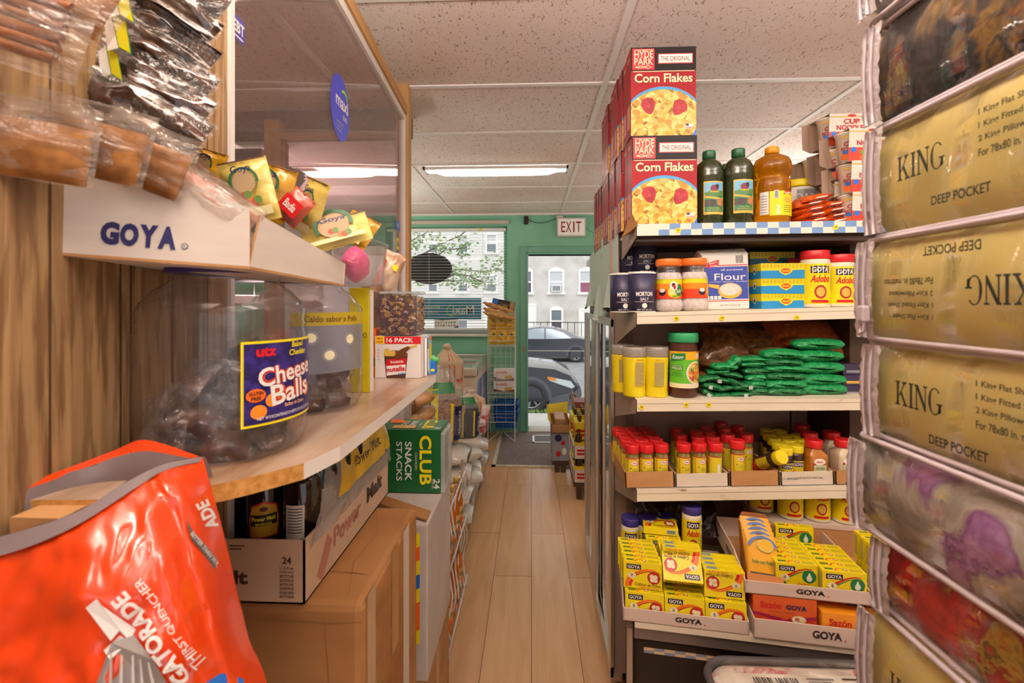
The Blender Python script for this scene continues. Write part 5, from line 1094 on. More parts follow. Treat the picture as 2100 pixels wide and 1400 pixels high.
def yjar(label, loc, rot=(0, 0, 0), first=[None]):
    if first[0]: return dup(first[0], label, loc, rot)
    t = thing('spice_jar', label, 'spice jar', loc, rot, 'yellow capped spice jars'); first[0] = t; r = .0205
    b = MB(); b.lathe([(r * .95, 0), (r, .003), (r, .07), (r * .9, .082)], DSP, 18); b.build('jar_body', t); b = MB(); b.lathe([(r * .98, .08), (r * 1.02, .082), (r * 1.02, .099), (r * .96, .102)], YC, 22); b.build('cap', t)
    b = MB(); C = cyl(0, 0, r); b.rect(C, -.05, .05, .006, .058, LBY, .0004, 24); goya_plate(b, C, -.003, .048, .03, .014); b.rect(C, .014, .03, .02, .056, YEL, .0007, 4); b.build('printed_label', t); return t
for i, (px, Y) in enumerate(((1610, 1.437), (1632, 1.455), (1598, 1.48), (1588, 1.53), (1578, 1.58), (1572, 1.63), (1618, 1.51), (1610, 1.56), (1600, 1.61), (1637, 1.56), (1645, 1.51))):
    yjar('yellow capped jar in the tray with printing, ' + ['nearest at its left', 'nearest at its right', 'second of the slanting left row', 'third of the slanting left row', 'fourth of the slanting left row', 'last of the slanting left row', 'second row middle', 'third row middle', 'fourth row middle', 'third row right', 'second row right'][i], jar_at(px, Y))
yjar('yellow capped jar lying tilted in the middle brown tray', jar_at(1566, 1.47) + V((.0, .02, .036)), (1.05, -.3, .4))
def square_jar(label, px, Y, fill, first={}):
    loc = jar_at(px, Y)
    if fill.name in first: return dup(first[fill.name], label, loc)
    t = thing('spice_jar', label, 'spice jar', loc, (0, 0, 0), 'large square spice jars with red caps'); first[fill.name] = t
    sup = lambda q, z: (1.0 if z > .088 else 1 / max(abs(math.cos(q)), abs(math.sin(q))) ** .8)
    b = MB(); b.lathe([(.026, 0), (.028, .004), (.028, .07), (.026, .08), (.02, .09), (.02, .1)], fill, 40, wob=sup); b.build('jar_body', t); b = MB(); b.lathe([(.0225, .096), (.0238, .098), (.0238, .116), (.022, .119)], REDC, 24, wob=lambda q, z: 1 + .01 * math.sin(q * 24)); b.build('cap', t)
    b = MB(); F = front(0, -.0282, 0); b.rect(F, -.016, .02, .012, .05, mat('label_pale_green', '#c8cf9a', .5), .0006); b.ell(F, .0, .06, .017, .01, WHITE, .001, 14); b.ell(F, -.016, .053, .004, .003, RED, .0012, 8); b.text('Alex\'s', F, 0, .06, .006, RED, w=.02, off=.03, h=.0014); b.text('M.S.G.' if 'cream' in fill.name else 'ADOBO', F, .002, .04, .008, BLACK, w=.026, h=.001); b.ell(F, .002, .022, .01, .005, BLACK, .001, 12); b.build('printed_label', t); return t
AMB = mat('amber_spice', '#b06a1c', .3, coat=.5); MSG = mat('cream_powder', '#d9c6a6', .4, coat=.5)
square_jar('square red capped jar of amber spice in front', 1669, 1.45, AMB); square_jar('square red capped jar of amber spice, second row', 1660, 1.53, AMB); square_jar('square red capped jar of amber spice at the back', 1645, 1.62, AMB); square_jar('square red capped jar of cream powder beside the bedding', 1729, 1.45, MSG); square_jar('square red capped jar of cream powder behind, left', 1705, 1.53, MSG); square_jar('square red capped jar of cream powder farthest back', 1735, 1.60, MSG)
# ------------------------------------------------------------------ lowest shelf: trays of seasoning boxes
PINKW = mat('pinkish_tray_card', '#d8c4b6', .6)
def goya_tray(label, s0, d0, z, w, d, hf, grp='printed seasoning trays', side=.055, angle=0):
    t = thing('seasoning_tray', label, 'tray', l5(s0, d0, z), (0, 0, -SB + angle), grp); b = MB(); q = .003
    b.box(0, w, 0, q, 0, hf, PINKW); b.box(0, w, d - q, d, 0, side, PINKW); b.box(0, w, 0, d, 0, .002, CARD)
    for x in (0, w - q): b.add([(x + a, y, zz_) for a in (0, q) for (y, zz_) in ((0, 0), (d, 0), (d, side), (d * .35, side), (0, hf))], [(4, 3, 2, 1, 0), (5, 6, 7, 8, 9), (0, 5, 9, 4), (4, 9, 8, 3), (3, 8, 7, 2)], PINKW)
    b.build('tray_body', t); c = MB(); F = front(0, 0, 0); c.text('GOYA', F, w * .53, hf * .55, hf * .4, mat('print_near_black', '#2a1a1e', .5), w=.066, off=.04); c.ell(F, w * .53 + .04, hf * .36, .002, .002, RED, .0006, 8); c.text('GOYA', side_l(0, d, 0), d * .5, side * .5, .016, BLACK, w=.05, off=.03); c.build('printing', t); return t
t1 = goya_tray('white seasoning tray of beef bouillon boxes at the left', 0, 0, Z5, .312, .3, .034)
t2 = goya_tray('lower white seasoning tray holding the orange boxes', .322, -.004, Z5 - .001, .315, .3, .048)
BW, BH, BD = .1, .07, .021
def bouillon_box(label, s, d, z, kind='beef', flip=False, lie=False, yaw=0.0, tilt=0.0, proto={}):
    loc = l5(s, d, z); rot = Euler((-tilt, 0, -SB + yaw))
    if flip: rot = Matrix.Rotation(-SB + yaw, 3, 'Z') @ Matrix.Rotation(-tilt, 3, 'X') @ Matrix.Rotation(PI, 3, 'Y'); loc = loc + rot @ V((-BW, 0, -BH)); rot = rot.to_euler()
    if lie: rot = (Matrix.Rotation(-SB + yaw, 3, 'Z') @ Matrix.Rotation(-PI / 2 - tilt, 3, 'X')).to_euler()
    if kind in proto: return dup(proto[kind], label, loc, tuple(rot))
    t = thing('bouillon_box', label, 'seasoning box', loc, tuple(rot), 'small yellow %s bouillon boxes' % kind); proto[kind] = t
    g = kind == 'garlic'
    b = MB(); b.box(0, BW, 0, BD, 0, BH, YEL, .0006); b.build('carton', t); b = MB(); F = front(0, 0, 0)
    goya_plate(b, F, .027, .057, .038, .013, mat('print_navy_black', '#16122e', .4))
    b.ell(F, .079, .032 if not g else .04, .0165, .0165, BROWN if not g else mat('garlic_ring', '#1f6a30', .4), .0005, 22); b.ell(F, .079, .032 if not g else .04, .0152, .0152, RED if not g else GRN, .0008, 20)
    if g: b.ell(F, .079, .036, .0065, .008, WHITE, .0012, 12); b.poly([(.075, .042), (.083, .042), (.079, .052)], F, WHITE, .0012)
    else:
        for (a_, c_, r_) in ((.074, .036, .006), (.083, .035, .006), (.075, .027, .006), (.084, .026, .005)): b.ell(F, a_, c_, r_, r_, CREAM, .0012, 10)
    cur = [(.094, .047), (.078, .053), (.06, .053), (.042, .047), (.03, .04)] if not g else [(.086, .06), (.07, .06), (.055, .055), (.04, .047), (.028, .04)]
    b.stroke([(a_, c_ - .001) for a_, c_ in cur], [.002, .003, .004, .005, .006], F, ORG if not g else RED, .0007); b.stroke([(a_ + .003, c_ - .005) for a_, c_ in cur], [.001, .0015, .002, .0025, .003], F, RED if not g else GRN, .0008)
    b.arc(F, .035, .008, .014, .021, PI * .72, PI * 1.05, RED if not g else GRN, .0008, 6); b.arc(F, .035, .008, .022, .031, PI * .72, PI * 1.05, ORG, .0008, 6); b.ell(F, .022, .034, .011, .008, CREAM, .001, 12); b.text('8', F, .022, .035, .008, BLACK, h=.0014)
    b.text('Cubitos en Polvo' if not g else 'Chicken Bouillon', F, .063 if not g else .06, .0125, .0085, BROWN if not g else GRN, w=.066, off=.01, h=.0012); b.text('Caldo de Carne' if not g else 'Powdered', F, .066, .005 if not g else .021, .006, RED, w=.05 if not g else .026, h=.0012)
    T_ = frame((0, 0, BH), (1, 0, 0), (0, 1, 0)); b.rect(T_, .008, .028, .006, .014, mat('flap_green', '#5c7a1a', .5), .0005); b.stroke([(.03, .003), (.036, .013), (.048, .016)], [.006, .004, .002], T_, ORG, .0006); b.ell(T_, .055, .011, .006, .005, RED, .0006, 10); b.ell(T_, .055, .011, .004, .0035, CREAM, .0009, 8); b.rect(T_, .066, .095, .004, .016, mat('flap_text', '#c9b818', .5), .0005)
    D_ = frame((0, BD, 0), (1, 0, 0), (0, -1, 0))
    b.rect(D_, .066, .094, .004, .017, mat('barcode_teal', '#b9cfc4', .5), .0005)
    for i in range(8): b.rect(D_, .068 + i * .003, .0695 + i * .003, .006, .015, BLACK, .0008)
    L = side_l(0, BD, 0); b.rect(L, .003, .018, .012, .062, mat('side_text_grey', '#b8ae62', .5), .0005)
    b.build('printing', t); return t
zt_ = Z5 + .0025
for c in range(3):
    for k in range(5):
        bouillon_box('yellow beef bouillon box of the lower layer, %s column, %s from the front' % (['left', 'middle', 'right'][c], ORD[k + 1]), .006 + c * .1015, .006 + k * .0225 + rr_.uniform(0, .001), zt_, tilt=.06 if k == 0 else .02)
for k in range(6): bouillon_box('yellow beef bouillon box of the upper left row, %s from the front' % ORD[k + 1], .003 - .002 * k + rr_.uniform(-.001, .001), .026 + k * .0215, zt_ + BH + .0015, yaw=-.03, tilt=.03)
bouillon_box('yellow beef bouillon box lying tilted in the middle column, print upside down', .105, .012, zt_ + BH + .04, lie=False, flip=True, tilt=.75, yaw=-.02)
bouillon_box('yellow beef bouillon box standing upside down high in the middle column', .108, .052, zt_ + BH + .0335, flip=True, tilt=.05)
bouillon_box('second upside down yellow box of the middle column', .109, .076, zt_ + BH + .031, flip=True, tilt=.05)
for k in range(3): bouillon_box('yellow beef bouillon box under the lying one, %s from the front' % ORD[k + 1], .107, .1 + k * .022, zt_ + BH + .0015)
for k in range(4): bouillon_box('yellow beef bouillon box standing upside down in the right column, %s from the front' % ORD[k + 1], .209, .022 + k * .0225, zt_ + BH + .0015, flip=True, tilt=.03)
bouillon_box('yellow beef bouillon box lying flat with its face up at the back', .07, .185, zt_ + 2 * BH + .026, lie=True, tilt=.0, yaw=-.03)
b = MB()
for k in range(2): bouillon_box('yellow beef bouillon box standing under the flat one, %s' % ['nearer', 'farther'][k], .075, .165 + k * .022, zt_ + BH + .0015)
PURP = mat('violet_lid', '#3b2f78', .35)
for i, (s, d, h, lb) in enumerate(((.185, .22, .08, 'violet lidded seasoning jar standing highest beside the grey tray side'), (.005, .24, .02, 'violet lidded seasoning jar at the back left under the film'), (.058, .25, .02, 'violet lidded seasoning jar at the back, second from left'), (.11, .27, .02, 'violet lidded seasoning jar at the back, third from left'))):
    adobo(lb, 0, 0, l5(s + .03, d, Z5 + h), PURP, 'violet lidded seasoning jars', r=.0285, H=.15)
b = MB(); rr2 = random.Random(4); DF = film('black_film', '#6a5a50', .7, .15, (22, .9), .5, '#3a302a'); b.T = Matrix.Translation(l5(.175, .31, Z5 + .2)) @ Matrix.Rotation(-.55, 4, 'X')
b.surf(lambda u, v: V(((u - .5) * .26, .03 * n3(u * 5, v * 4) + .02 * math.sin(u * 30 + v * 8) * .4, (v - .5) * .2 + .02 * n3(u * 3, 5))), 30, 14, DF); solo(b, 'plastic_film', 'torn dark plastic film over the jars at the back left', 'plastic film')
# orange sazon boxes
SZO = mat('sazon_deep_orange', '#d0561a', .4); SZ = mat('sazon_orange', '#ee961e', .4); SZM = mat('sazon_magenta', '#a01a4a', .4)
def sazon(label, s, d, z, base, first={}):
    t = thing('seasoning_box', label, 'seasoning box', l5(s, d, z), (0, 0, -SB), 'orange seasoning boxes'); W, D, H = .148, .04, .096
    b = MB(); b.box(0, W, 0, D, 0, H, base, .0008); b.build('carton', t); b = MB(); F = front(0, 0, 0)
    b.poly([(0, 0), (W, 0), (W, H * .5), (W * .5, H * .38), (0, H * .5)], F, mat('sazon_red_orange', '#cc4a18', .4) if base is SZO else mat('sazon_mid_orange', '#e8661c', .4), .0004); b.stroke([(0, H * .54), (W * .42, H * .42), (W * .5, H * .36), (W * .58, H * .42), (W, H * .54)], .008, F, SZM, .0008)
    b.text('Sazón', F, W * .28, H * .77, .017, RED, w=.05, off=.03); b.text('GOYA', F, W * .68, H * .755, .0125, NAVY, w=.048, off=.04); b.text('con culantro y achiote', F, W * .45, H * .61, .005, BROWN, w=.06)
    b.ell(F, W * .72, H * .46, .017, .0095, CREAM, .0011, 16); b.text('20', F, W * .69, H * .475, .008, RED, off=.03, h=.0016); b.ell(F, W * .09, H * .27, .011, .008, CREAM, .001, 12)
    b.ell(F, W * .5, H * .27, .024, .011, WHITE, .001, 16); b.rect(F, W * .34, W * .66, H * .16, H * .27, WHITE, .0011)
    for i in range(12): b.ell(F, W * .25 + i * .0065, H * .13 + .004 * math.sin(i * 2.2), .005, .004, (RED, GRN, GOLD, CREAM, BROWN)[i % 5], .0014 + i * .00002, 9)
    b.build('printing', t); return t
sazon('deep orange seasoning box at the left of the lower tray', .325, .012, Z5 + .0025, SZO); sazon('deep orange seasoning box behind, on the right of the lower tray', .478, .046, Z5 + .0025, SZO); sazon('bright orange seasoning box in front near the bedding', .48, .003, Z5 - .018, SZ)
for i in range(2): sazon('deep orange seasoning box in the second row of the lower tray, %s' % ['left', 'right'][i], .326 + i * .152, .09, Z5 + .0025, SZO)
# upper tray of garlic boxes
zu = Z5 + .1005
ut = goya_tray('upper white seasoning tray of garlic chicken bouillon boxes', .305, .012, zu, .29, .3, .032, side=.06)
for c in range(2):
    for k in range(6):
        bouillon_box('yellow garlic bouillon box in the upper tray, %s column, %s from the front' % (['left', 'right'][c], ORD[k + 1]), .082 + .305 - .0 + c * .102, .02 + .018 * (1 - c) + k * .0235, zu + .0025, 'garlic')
bouillon_box('yellow garlic bouillon box raised above the others at the back', .44, .19, zu + .03, 'garlic')
# soup sachets in an orange display box
t = thing('sachet_display', 'orange cardboard display box of soup sachets tilted back', 'display box', l5(.318, .03, zu + .004), (-.5, 0, -SB - .12), None)
OC = mat('display_card_orange', '#c07a3a', .6); OY = mat('display_yellow', '#e8a81a', .4)
b = MB(); W, D, H = .085, .085, .17
b.add([(0, 0, 0), (0, D, 0), (0, D, H), (0, D * .6, H * .95), (0, 0, .04)], [(0, 1, 2, 3, 4), (4, 3, 2, 1, 0)], OY); b.add([(W, 0, 0), (W, D, 0), (W, D, H), (W, D * .7, H * .85), (W, 0, .04)], [(0, 1, 2, 3, 4), (4, 3, 2, 1, 0)], OC)
b.box(0, W, D - .002, D, 0, H, OC); b.add([(0, D, H), (W, D, H), (W - .012, D, H + .022), (.012, D, H + .022)], [(0, 1, 2, 3), (3, 2, 1, 0)], OC); b.box(0, W, -.001, .001, 0, .035, OC); b.box(0, W, 0, D, 0, .002, OC); b.build('display_carton', t)
b = MB(); L = side_l(0, D, 0); b.ell(L, D * .45, H * .62, .016, .012, mat('oval_red', '#c8321e', .4), .001, 14); b.ell(L, D * .8, .03, .014, .012, RED, .001, 12); b.text('MAGGI', L, D * .45, H * .62, .006, YEL, w=.022, h=.0014, rot=.2); b.build('printing', t)
for k in range(5):
    s = thing('soup_sachet', 'yellow soup sachet in the orange display, %s from the front' % ORD[k + 1], 'sachet', l5(.323, .042 + k * .014, zu + .006 + k * .006), (-.5, 0, -SB - .12), 'yellow soup sachets')
    b = MB(); b.T = Matrix.Translation((.0395, 0, .062)); pillow(b, .072, .118, .011, OY, k, 10, 12, .04, .1); b.build('sachet_body', s); b = MB(); F = front(.0395, -.0075, .066); b.arc(F, 0, .02, .03, .037, .25, PI - .25, mat('sachet_blue', '#5a78b0', .4), .0, 12, .9); b.ell(F, .008, .03, .02, .016, mat('soup_bowl_rim', '#d8c46a', .4), .0006, 16); b.ell(F, .008, .031, .016, .012, mat('soup_yellow', '#e8b62a', .4), .001, 14); b.text('Pollo con Fideos', F, 0, -.01, .009, GRN, w=.055, off=.02); b.rect(F, -.034, .034, -.05, -.035, mat('sachet_dark', '#4a4a42', .4), .0005); b.text('SOUP', F, .006, -.056, .006, WHITE); b.build('printing', s)
# tray at the right with beef boxes, adobo cans behind
rt2 = goya_tray('white seasoning tray half hidden behind the bedding', .605, .0, zu - .01, .24, .3, .03, side=.055)
for k in range(4):
    for l in range(2): bouillon_box('yellow beef bouillon box in the tray by the bedding, %s layer, %s from the front' % (['lower', 'upper'][l], ORD[k + 1]), .612, .01 + k * .028 + l * .012, zu - .008 + l * (BH + .001), tilt=.02)
for i, (s, d) in enumerate(((.52, .30), (.595, .30), (.67, .30), (.45, .34))):
    adobo('yellow adobo can on the raised tray at the back, %s' % ['left of the pair', 'right of the pair', 'near the bedding', 'farthest left in shade'][i], 0, 0, l5(s, d, zu + .085), ADR, 'adobo cans under the fourth shelf', r=.0345, H=.15)
b = MB(); b.T = R5; b.box(.42, .85, .26, .42, zu + .0705, zu + .083, PINKW); b.box(.42, .85, .262, .42, Z5, zu + .07, CARD); solo(b, 'cardboard_box', 'pale cardboard box carrying the adobo cans at the back', 'box')
# ------------------------------------------------------------------ left side: counter wall, clear screen, shelf
def wood_panel_mat():
    k = NT('wood_grain_panel'); a = k.n('ShaderNodeTexNoise', Scale=4.0, Detail=8.0, Distortion=.9, Roughness=.6); k.l(k.coord('Object', (14, 14, .55)), a)
    r = k.ramp([(.3, '#7d5f3e'), (.45, '#967650'), (.6, '#a5845a'), (.75, '#b3946a')]); k.l(a, r)
    c = k.n('ShaderNodeTexNoise', Scale=90.0, Detail=3.0); k.l(k.coord('Object', (1, 1, .09)), c); r2 = k.ramp([(.42, '#8a6a40'), (.52, '#ffffff')]); k.l(c, r2)
    mx = k.n('ShaderNodeMix', _data_type='RGBA', _blend_type='MULTIPLY'); mx.inputs[0].default_value = .55; k.t.links.new(r.outputs[0], mx.inputs[6]); k.t.links.new(r2.outputs[0], mx.inputs[7]); k.t.links.new(mx.outputs[2], k.b.inputs[0])
    k.b.inputs['Roughness'].default_value = .45; k.bump(c, .25, .003); return k.mat
WPAN = wood_panel_mat(); GROV = mat('panel_groove', '#4a321a', .7)
PINE = mixmat('pine_timber', [(.3, '#a87440'), (.7, '#c99a62')], 3, 5, .6, (8, 8, .7)); PINEY = mixmat('pine_timber_long', [(.3, '#a87440'), (.7, '#c99a62')], 3, 5, .6, (8, .7, 8)); PINEX = mixmat('pine_timber_cross', [(.3, '#b08262'), (.7, '#c39a7a')], 3, 5, .6, (.7, 8, 8))
XW0, YW0 = -.50, .742; DXY = (-.572 + .50) / (2.03 - .742)
def wx(y): return XW0 + DXY * (y - YW0)
b = MB()
xa, xb2 = wx(-1.4) - .0, wx(YW0)
b.add([(x + o_, y, z) for z in (0, CEIL) for (x, y) in ((xb2, YW0), (xa, -1.4)) for o_ in (0, -.03)], [(0, 2, 6, 4), (1, 5, 7, 3), (0, 4, 5, 1), (2, 3, 7, 6)], WPAN)
for y in (.69, .615, .545, .53, .445, .36, .28):
    x = wx(y); b.add([(x + .0008, y - .0012, .9), (x + .0008, y + .0012, .9), (x + .0008, y + .0012, CEIL), (x + .0008, y - .0012, CEIL)], [(0, 1, 2, 3)], GROV)
struct(b, 'wall_counter', 'wood grain panelled wall at the end of the counter')
b = MB(); b.box(XW0 - .032, XW0 + .006, YW0, YW0 + .010, 1.0, CEIL, mat('white_edge_strip', '#e2dcd6', .4)); struct(b, 'trim_2', 'white edge strip of the panelled wall')
ZR = 2.234
t = thing('counter_screen', 'clear plastic counter screen with white top rail and timber post', 'screen')
PLEX = film('scratched_acrylic', '#f3e8ea', .955, .04, None, .35, '#b9a2a0')
def strip(y0, y1, z0, z1, o0, o1): return [(wx(y) + o, y, z) for z in (z0, z1) for (y) in (y0, y1) for o in (o0, o1)], [(0, 2, 6, 4), (1, 5, 7, 3), (0, 4, 5, 1), (2, 3, 7, 6), (0, 1, 3, 2), (4, 6, 7, 5)]
b = MB(); b.add(*strip(YW0 + .008, 2.03, 1.0, ZR, -.003, .002), PLEX); b.build('clear_sheet', t)
RW = mat('rail_white', '#ddd4cc', .45)
b = MB(); b.add(*strip(YW0 + .01, 2.035, ZR - .01, ZR + .018, -.012, .012), RW); b.build('top_rail', t)
b = MB(); b.add(*strip(YW0 + .01, 2.08, ZR + .018, ZR + .06, -.03, .02), PINEY); b.build('timber_header', t)
b = MB(); x = wx(2.03); b.box(x - .02, x + .004, 2.03, 2.034, .8, ZR, mat('post_reveal', '#8a766c', .5)); b.box(x - .006, x + .016, 2.022, 2.034, .8, ZR, RW); b.box(x - .03, x + .026, 2.036, 2.085, 0, CEIL - .0, PINE); b.build('post', t)
b = MB(); b.add(*strip(YW0, 2.08, 0, 1.0, -.03, .0), WPAN); b.build('lower_panel', t)
# stickers on the screen
PF = lambda y, z: (lambda s, q, h=0: V((wx(y + s) + .0025 + h, y + s, z + q)))
b = MB(); p = P(700, 222, 1.255); f = PF(p.y, p.z); MX = mat('sticker_blue', '#3f46c4', .35); b.ell(f, 0, 0, .072, .09, MX, .0004, 36); b.text('maxi', f, .012, .018, .036, WHITE, w=.095, off=.02, h=.001); b.text('SEND', f, .035, -.018, .013, WHITE, w=.034, off=.01, h=.001); b.arc(f, .028, .032, .02, .028, .2, 2.4, mat('sticker_lime', '#8ed02a', .4), .001, 10)
for i in range(3): b.rect(f, -.03, .022 - .006 * i, -.044 - .011 * i, -.039 - .011 * i, mat('sticker_text', '#7a86b0', .5), .001)
solo(b, 'round_sticker', 'round blue sticker with white lettering on the clear screen', 'sticker')
b = MB(); p = P(467, 62, .768); f = PF(p.y, p.z); b.rect(f, -.019, .019, -.018, .022, mat('sticker_violet', '#4a4296', .4), .0004); b.text('EBT', f, .001, .004, .02, WHITE, w=.032, off=.03, h=.001); b.rect(f, -.014, .014, -.014, -.011, WHITE, .0008); solo(b, 'benefit_sticker', 'small violet sticker lettered in white at the panel edge', 'sticker')
for (px, py, w, h, m, lb, nm) in ((803, 462, .09, .036, BLUE, 'small blue notice stuck on the screen near the post', 'ATM'), (803, 500, .05, .05, YEL, 'small yellow notice below the blue one on the screen', 'CASH'), (806, 540, .05, .07, mat('notice_maroon', '#8a4a4a', .5), 'small maroon notice lowest on the screen near the post', 'NO')):
    b = MB(); p = P(px, py, 1.93); f = PF(p.y, p.z); b.rect(f, -w / 2, w / 2, -h / 2, h / 2, m, .0004); b.text(nm, f, 0, 0, h * .4, WHITE if m is not YEL else BLACK, maxw=w * .8, off=.02, h=.001); solo(b, 'paper_notice', lb, 'notice')
# behind the screen
b = MB(); b.box(XL, -.63, 2.30, 2.44, 2.285, CEIL, mixmat('mottled_brown_bulkhead', [(.35, '#6d5f58'), (.65, '#8a7a70')], 40, 4, .9)); struct(b, 'ceiling_bulkhead', 'dark bulkhead under the ceiling behind the counter')  # darker, mottled brown version of the ceiling tile tone
t = thing('timber_frame', 'pale timber frame of the inner screen behind the counter', 'frame'); Yf = 2.2
xp = PX(558, Yf); b = MB(); b.box(xp - .04, xp + .035, Yf, Yf + .06, 0, PZ(236, Yf), PINE); b.box(xp + .035, xp + .05, Yf - .01, Yf + .06, 0, PZ(280, Yf), PINE); b.build('post', t)
b = MB(); b.box(xp + .035, -.62, Yf, Yf + .05, PZ(277, Yf), PZ(263, Yf), PINEX); b.build('header', t)
b = MB(); b.box(xp + .05, -.63, Yf + .02, Yf + .024, 1.0, PZ(277, Yf), PLEX); b.build('clear_sheet', t)
b = MB(); a = P(577, 402, Yf - .05); c = P(708, 452, Yf - .05); b.prism([(a.x, a.z - .04), (c.x, c.z - .04), (c.x, c.z), (a.x, a.z)], lambda s, q, h: V((s, Yf - .05 + h, q)), 0, .04, PINEX); b.quad([(a.x, Yf - .02, a.z - .04), (c.x, Yf - .02, c.z - .04), (c.x, Yf - .02, 1.0), (a.x, Yf - .02, 1.0)], mat('board_white', '#d6cac4', .6)); b.build('sloping_ledge', t)
t = thing('wall_cabinet', 'brown framed dark cabinet far behind the counter', 'cabinet', P(496, 360, 2.6)); b = MB(); b.box(-.16, .115, 0, .3, -.6, .155, mat('cabinet_brown', '#7d6256', .5)); b.build('cabinet_body', t); b = MB(); b.box(-.14, .08, -.01, 0, -.6, .13, mat('dark_smoked_pane', '#57494a', .2)); b.build('door', t)
FOIL = mat('crumpled_foil', '#c9cccc', .22, .95, wrinkle=(40, .8))
for i in range(3):
    b = MB(); p = P(598, 384, Yf - .03); b.T = Matrix.Translation(p + V((0, 0, .0 + i * .016))) @ Matrix.Rotation(.35, 4, 'Y'); b.lathe([(.032, 0), (.045, .05), (.05, .052), (.05, .056)], FOIL, 20, wob=lambda q, z: 1 + .03 * math.sin(q * 17)); solo(b, 'foil_pan', 'crumpled foil pan, %s of the small stack behind the screen' % ['lowest', 'middle', 'topmost'][i], 'foil pan', 'stacked foil pans')
# shelf board
SZT = 1.23
BRD = mixmat('worn_shelf_laminate', [(.35, '#8a6a50'), (.5, '#a88c74'), (.7, '#bda896')], 5, 6, .25, (3, .6, 1)); CHIPB = mixmat('chipboard_edge', [(.35, '#a9722e'), (.65, '#c99450')], 120, 4, .8)
def catm(ps, k=6):
    out = []
    for i in range(len(ps) - 1):
        p0, p1, p2, p3 = V(ps[max(i - 1, 0)]), V(ps[i]), V(ps[i + 1]), V(ps[min(i + 2, len(ps) - 1)])
        for j in range(k):
            q = j / k; out.append(.5 * ((2 * p1) + (p2 - p0) * q + (2 * p0 - 5 * p1 + 4 * p2 - p3) * q * q + (3 * p1 - p0 - 3 * p2 + p3) * q ** 3))
    out.append(V(ps[-1])); return out
t = thing('counter_shelf', 'white edged shelf board along the counter carrying the jars', 'shelf')
end = [tuple(p) for p in catm([(-.484, .425), (-.40, .432), (-.325, .472), (-.268, .535)], 5)]
out_ = end + [(-.252, .60), (-.25, 1.20), (-.256, 1.232), (-.275, 1.245), (-.525, 1.245)]
f = lambda s, q, h=0: V((s, q, SZT + h))
b = MB(); n = len(out_); vs = [f(x, y, -.019) for x, y in out_] + [f(x, y, 0) for x, y in out_]
b.add(vs, [tuple(reversed(range(n))), tuple(range(n, 2 * n))], BRD); LAM = mat('shelf_edge_white', '#e4ddd6', .4)
for i in range(n): j = (i + 1) % n; b.add([vs[i], vs[j], vs[n + j], vs[n + i]], [(0, 1, 2, 3)], CHIPB if i < len(end) - 1 or i == n - 1 else LAM)
b.build('shelf_board', t)
b = MB()
for y in (1.15,): b.prism([(wx(y) + .004, SZT - .0195), (-.30, SZT - .0195), (wx(y) + .004, SZT - .16)], lambda s, q, h, y=y: V((s, y + h, q)), 0, .012, RW)
b.build('bracket', t)
# ---- big plastic jars
PURL = mat('jar_lid_violet', '#2e2064', .4)
def big_jar(label, x, y, near, first=[None]):
    t = thing('plastic_jar', label, 'jar', (x, y, SZT + .0005), (0, 0, 0), None); r = .098
    pr = [(.086, 0), (.092, .006), (r, .02), (r * .985, .028), (r, .036), (r, .15), (r * .98, .156), (r, .162), (r * .98, .168), (r, .176), (.09, .19), (.077, .205), (.064, .213), (.0625, .216), (.0625, .222), (.065, .224), (.0625, .227), (.0625, .238)]
    b = MB(); b.lathe(pr, PET, 48, cap0=False, cap1=False); b.lathe([(.086, .0), (.05, .006), (0, .004)], PET, 32, cap0=False, cap1=False); b.build('jar_wall', t)
    b = MB(); b.lathe([(.064, .225), (.0665, .226), (.0665, .238), (.064, .2405)], PURL, 40, cap0=False); b.build('lid', t); return t
JX, JY = -.402, .595
j1 = big_jar('large clear plastic jar in front with a violet snack label', JX, JY, True)
b = MB(); C = cyl(0, 0, .0985, math.radians(-48)); w = .122; z0, z1 = .042, .143
b.rect(C, 0, w, z0, z1, YEL, .0006, 24); UTZ = mixmat('snack_label_violet', [(.45, '#241a58'), (.6, '#37297c')], 70, 2, .35); b.rect(C, .003, w - .003, z0 + .003, z1 - .003, UTZ, .0010, 24)
b.text('utz', C, .028, .130, .0115, RED, w=.024, off=.05, h=.0016)
b.text('Baked', C, .075, .136, .007, YEL, off=.02, h=.0016, shear=.1); b.text('Cheddar', C, .077, .126, .0075, YEL, off=.02, h=.0016, shear=.1)
for (st, cz, sx, ww, hh) in (('Cheese', .103, .062, .088, .023), ('Balls', .079, .066, .066, .025)):
    for (m, of, h) in ((ORG, .075, .0014), (RED, .055, .0017), (WHITE, .02, .0021)): b.text(st, C, sx, cz, hh, m, w=ww, off=of, rot=.1, h=h)
b.ell(C, .016, .079, .011, .008, ORG, .0014, 16); b.text('GLUTEN', C, .016, .0815, .0042, BLACK, w=.016, off=.03, h=.0018); b.text('FREE', C, .016, .0755, .0042, BLACK, w=.011, off=.03, h=.0018)
for (a_, c_) in ((.019, .059), (.098, .074), (.036, .071)): b.ell(C, a_, c_, .0095, .0085, mat('cheese_puff', '#ee8a1e', .5), .0013, 14)
b.text('Bolitas de Queso', C, .07, .0615, .0055, mat('label_peach', '#e8b08a', .4), w=.036, off=.02, h=.0016); b.text('NET WT/CONTENIDO NETO 35 OZ (2 LB 3 OZ)', C, .063, .0505, .0048, WHITE, w=.092, off=.01, h=.0016); b.build('printed_label', j1)
j2 = big_jar('large clear plastic jar behind the front one with a faded label', -.412, .832, False)
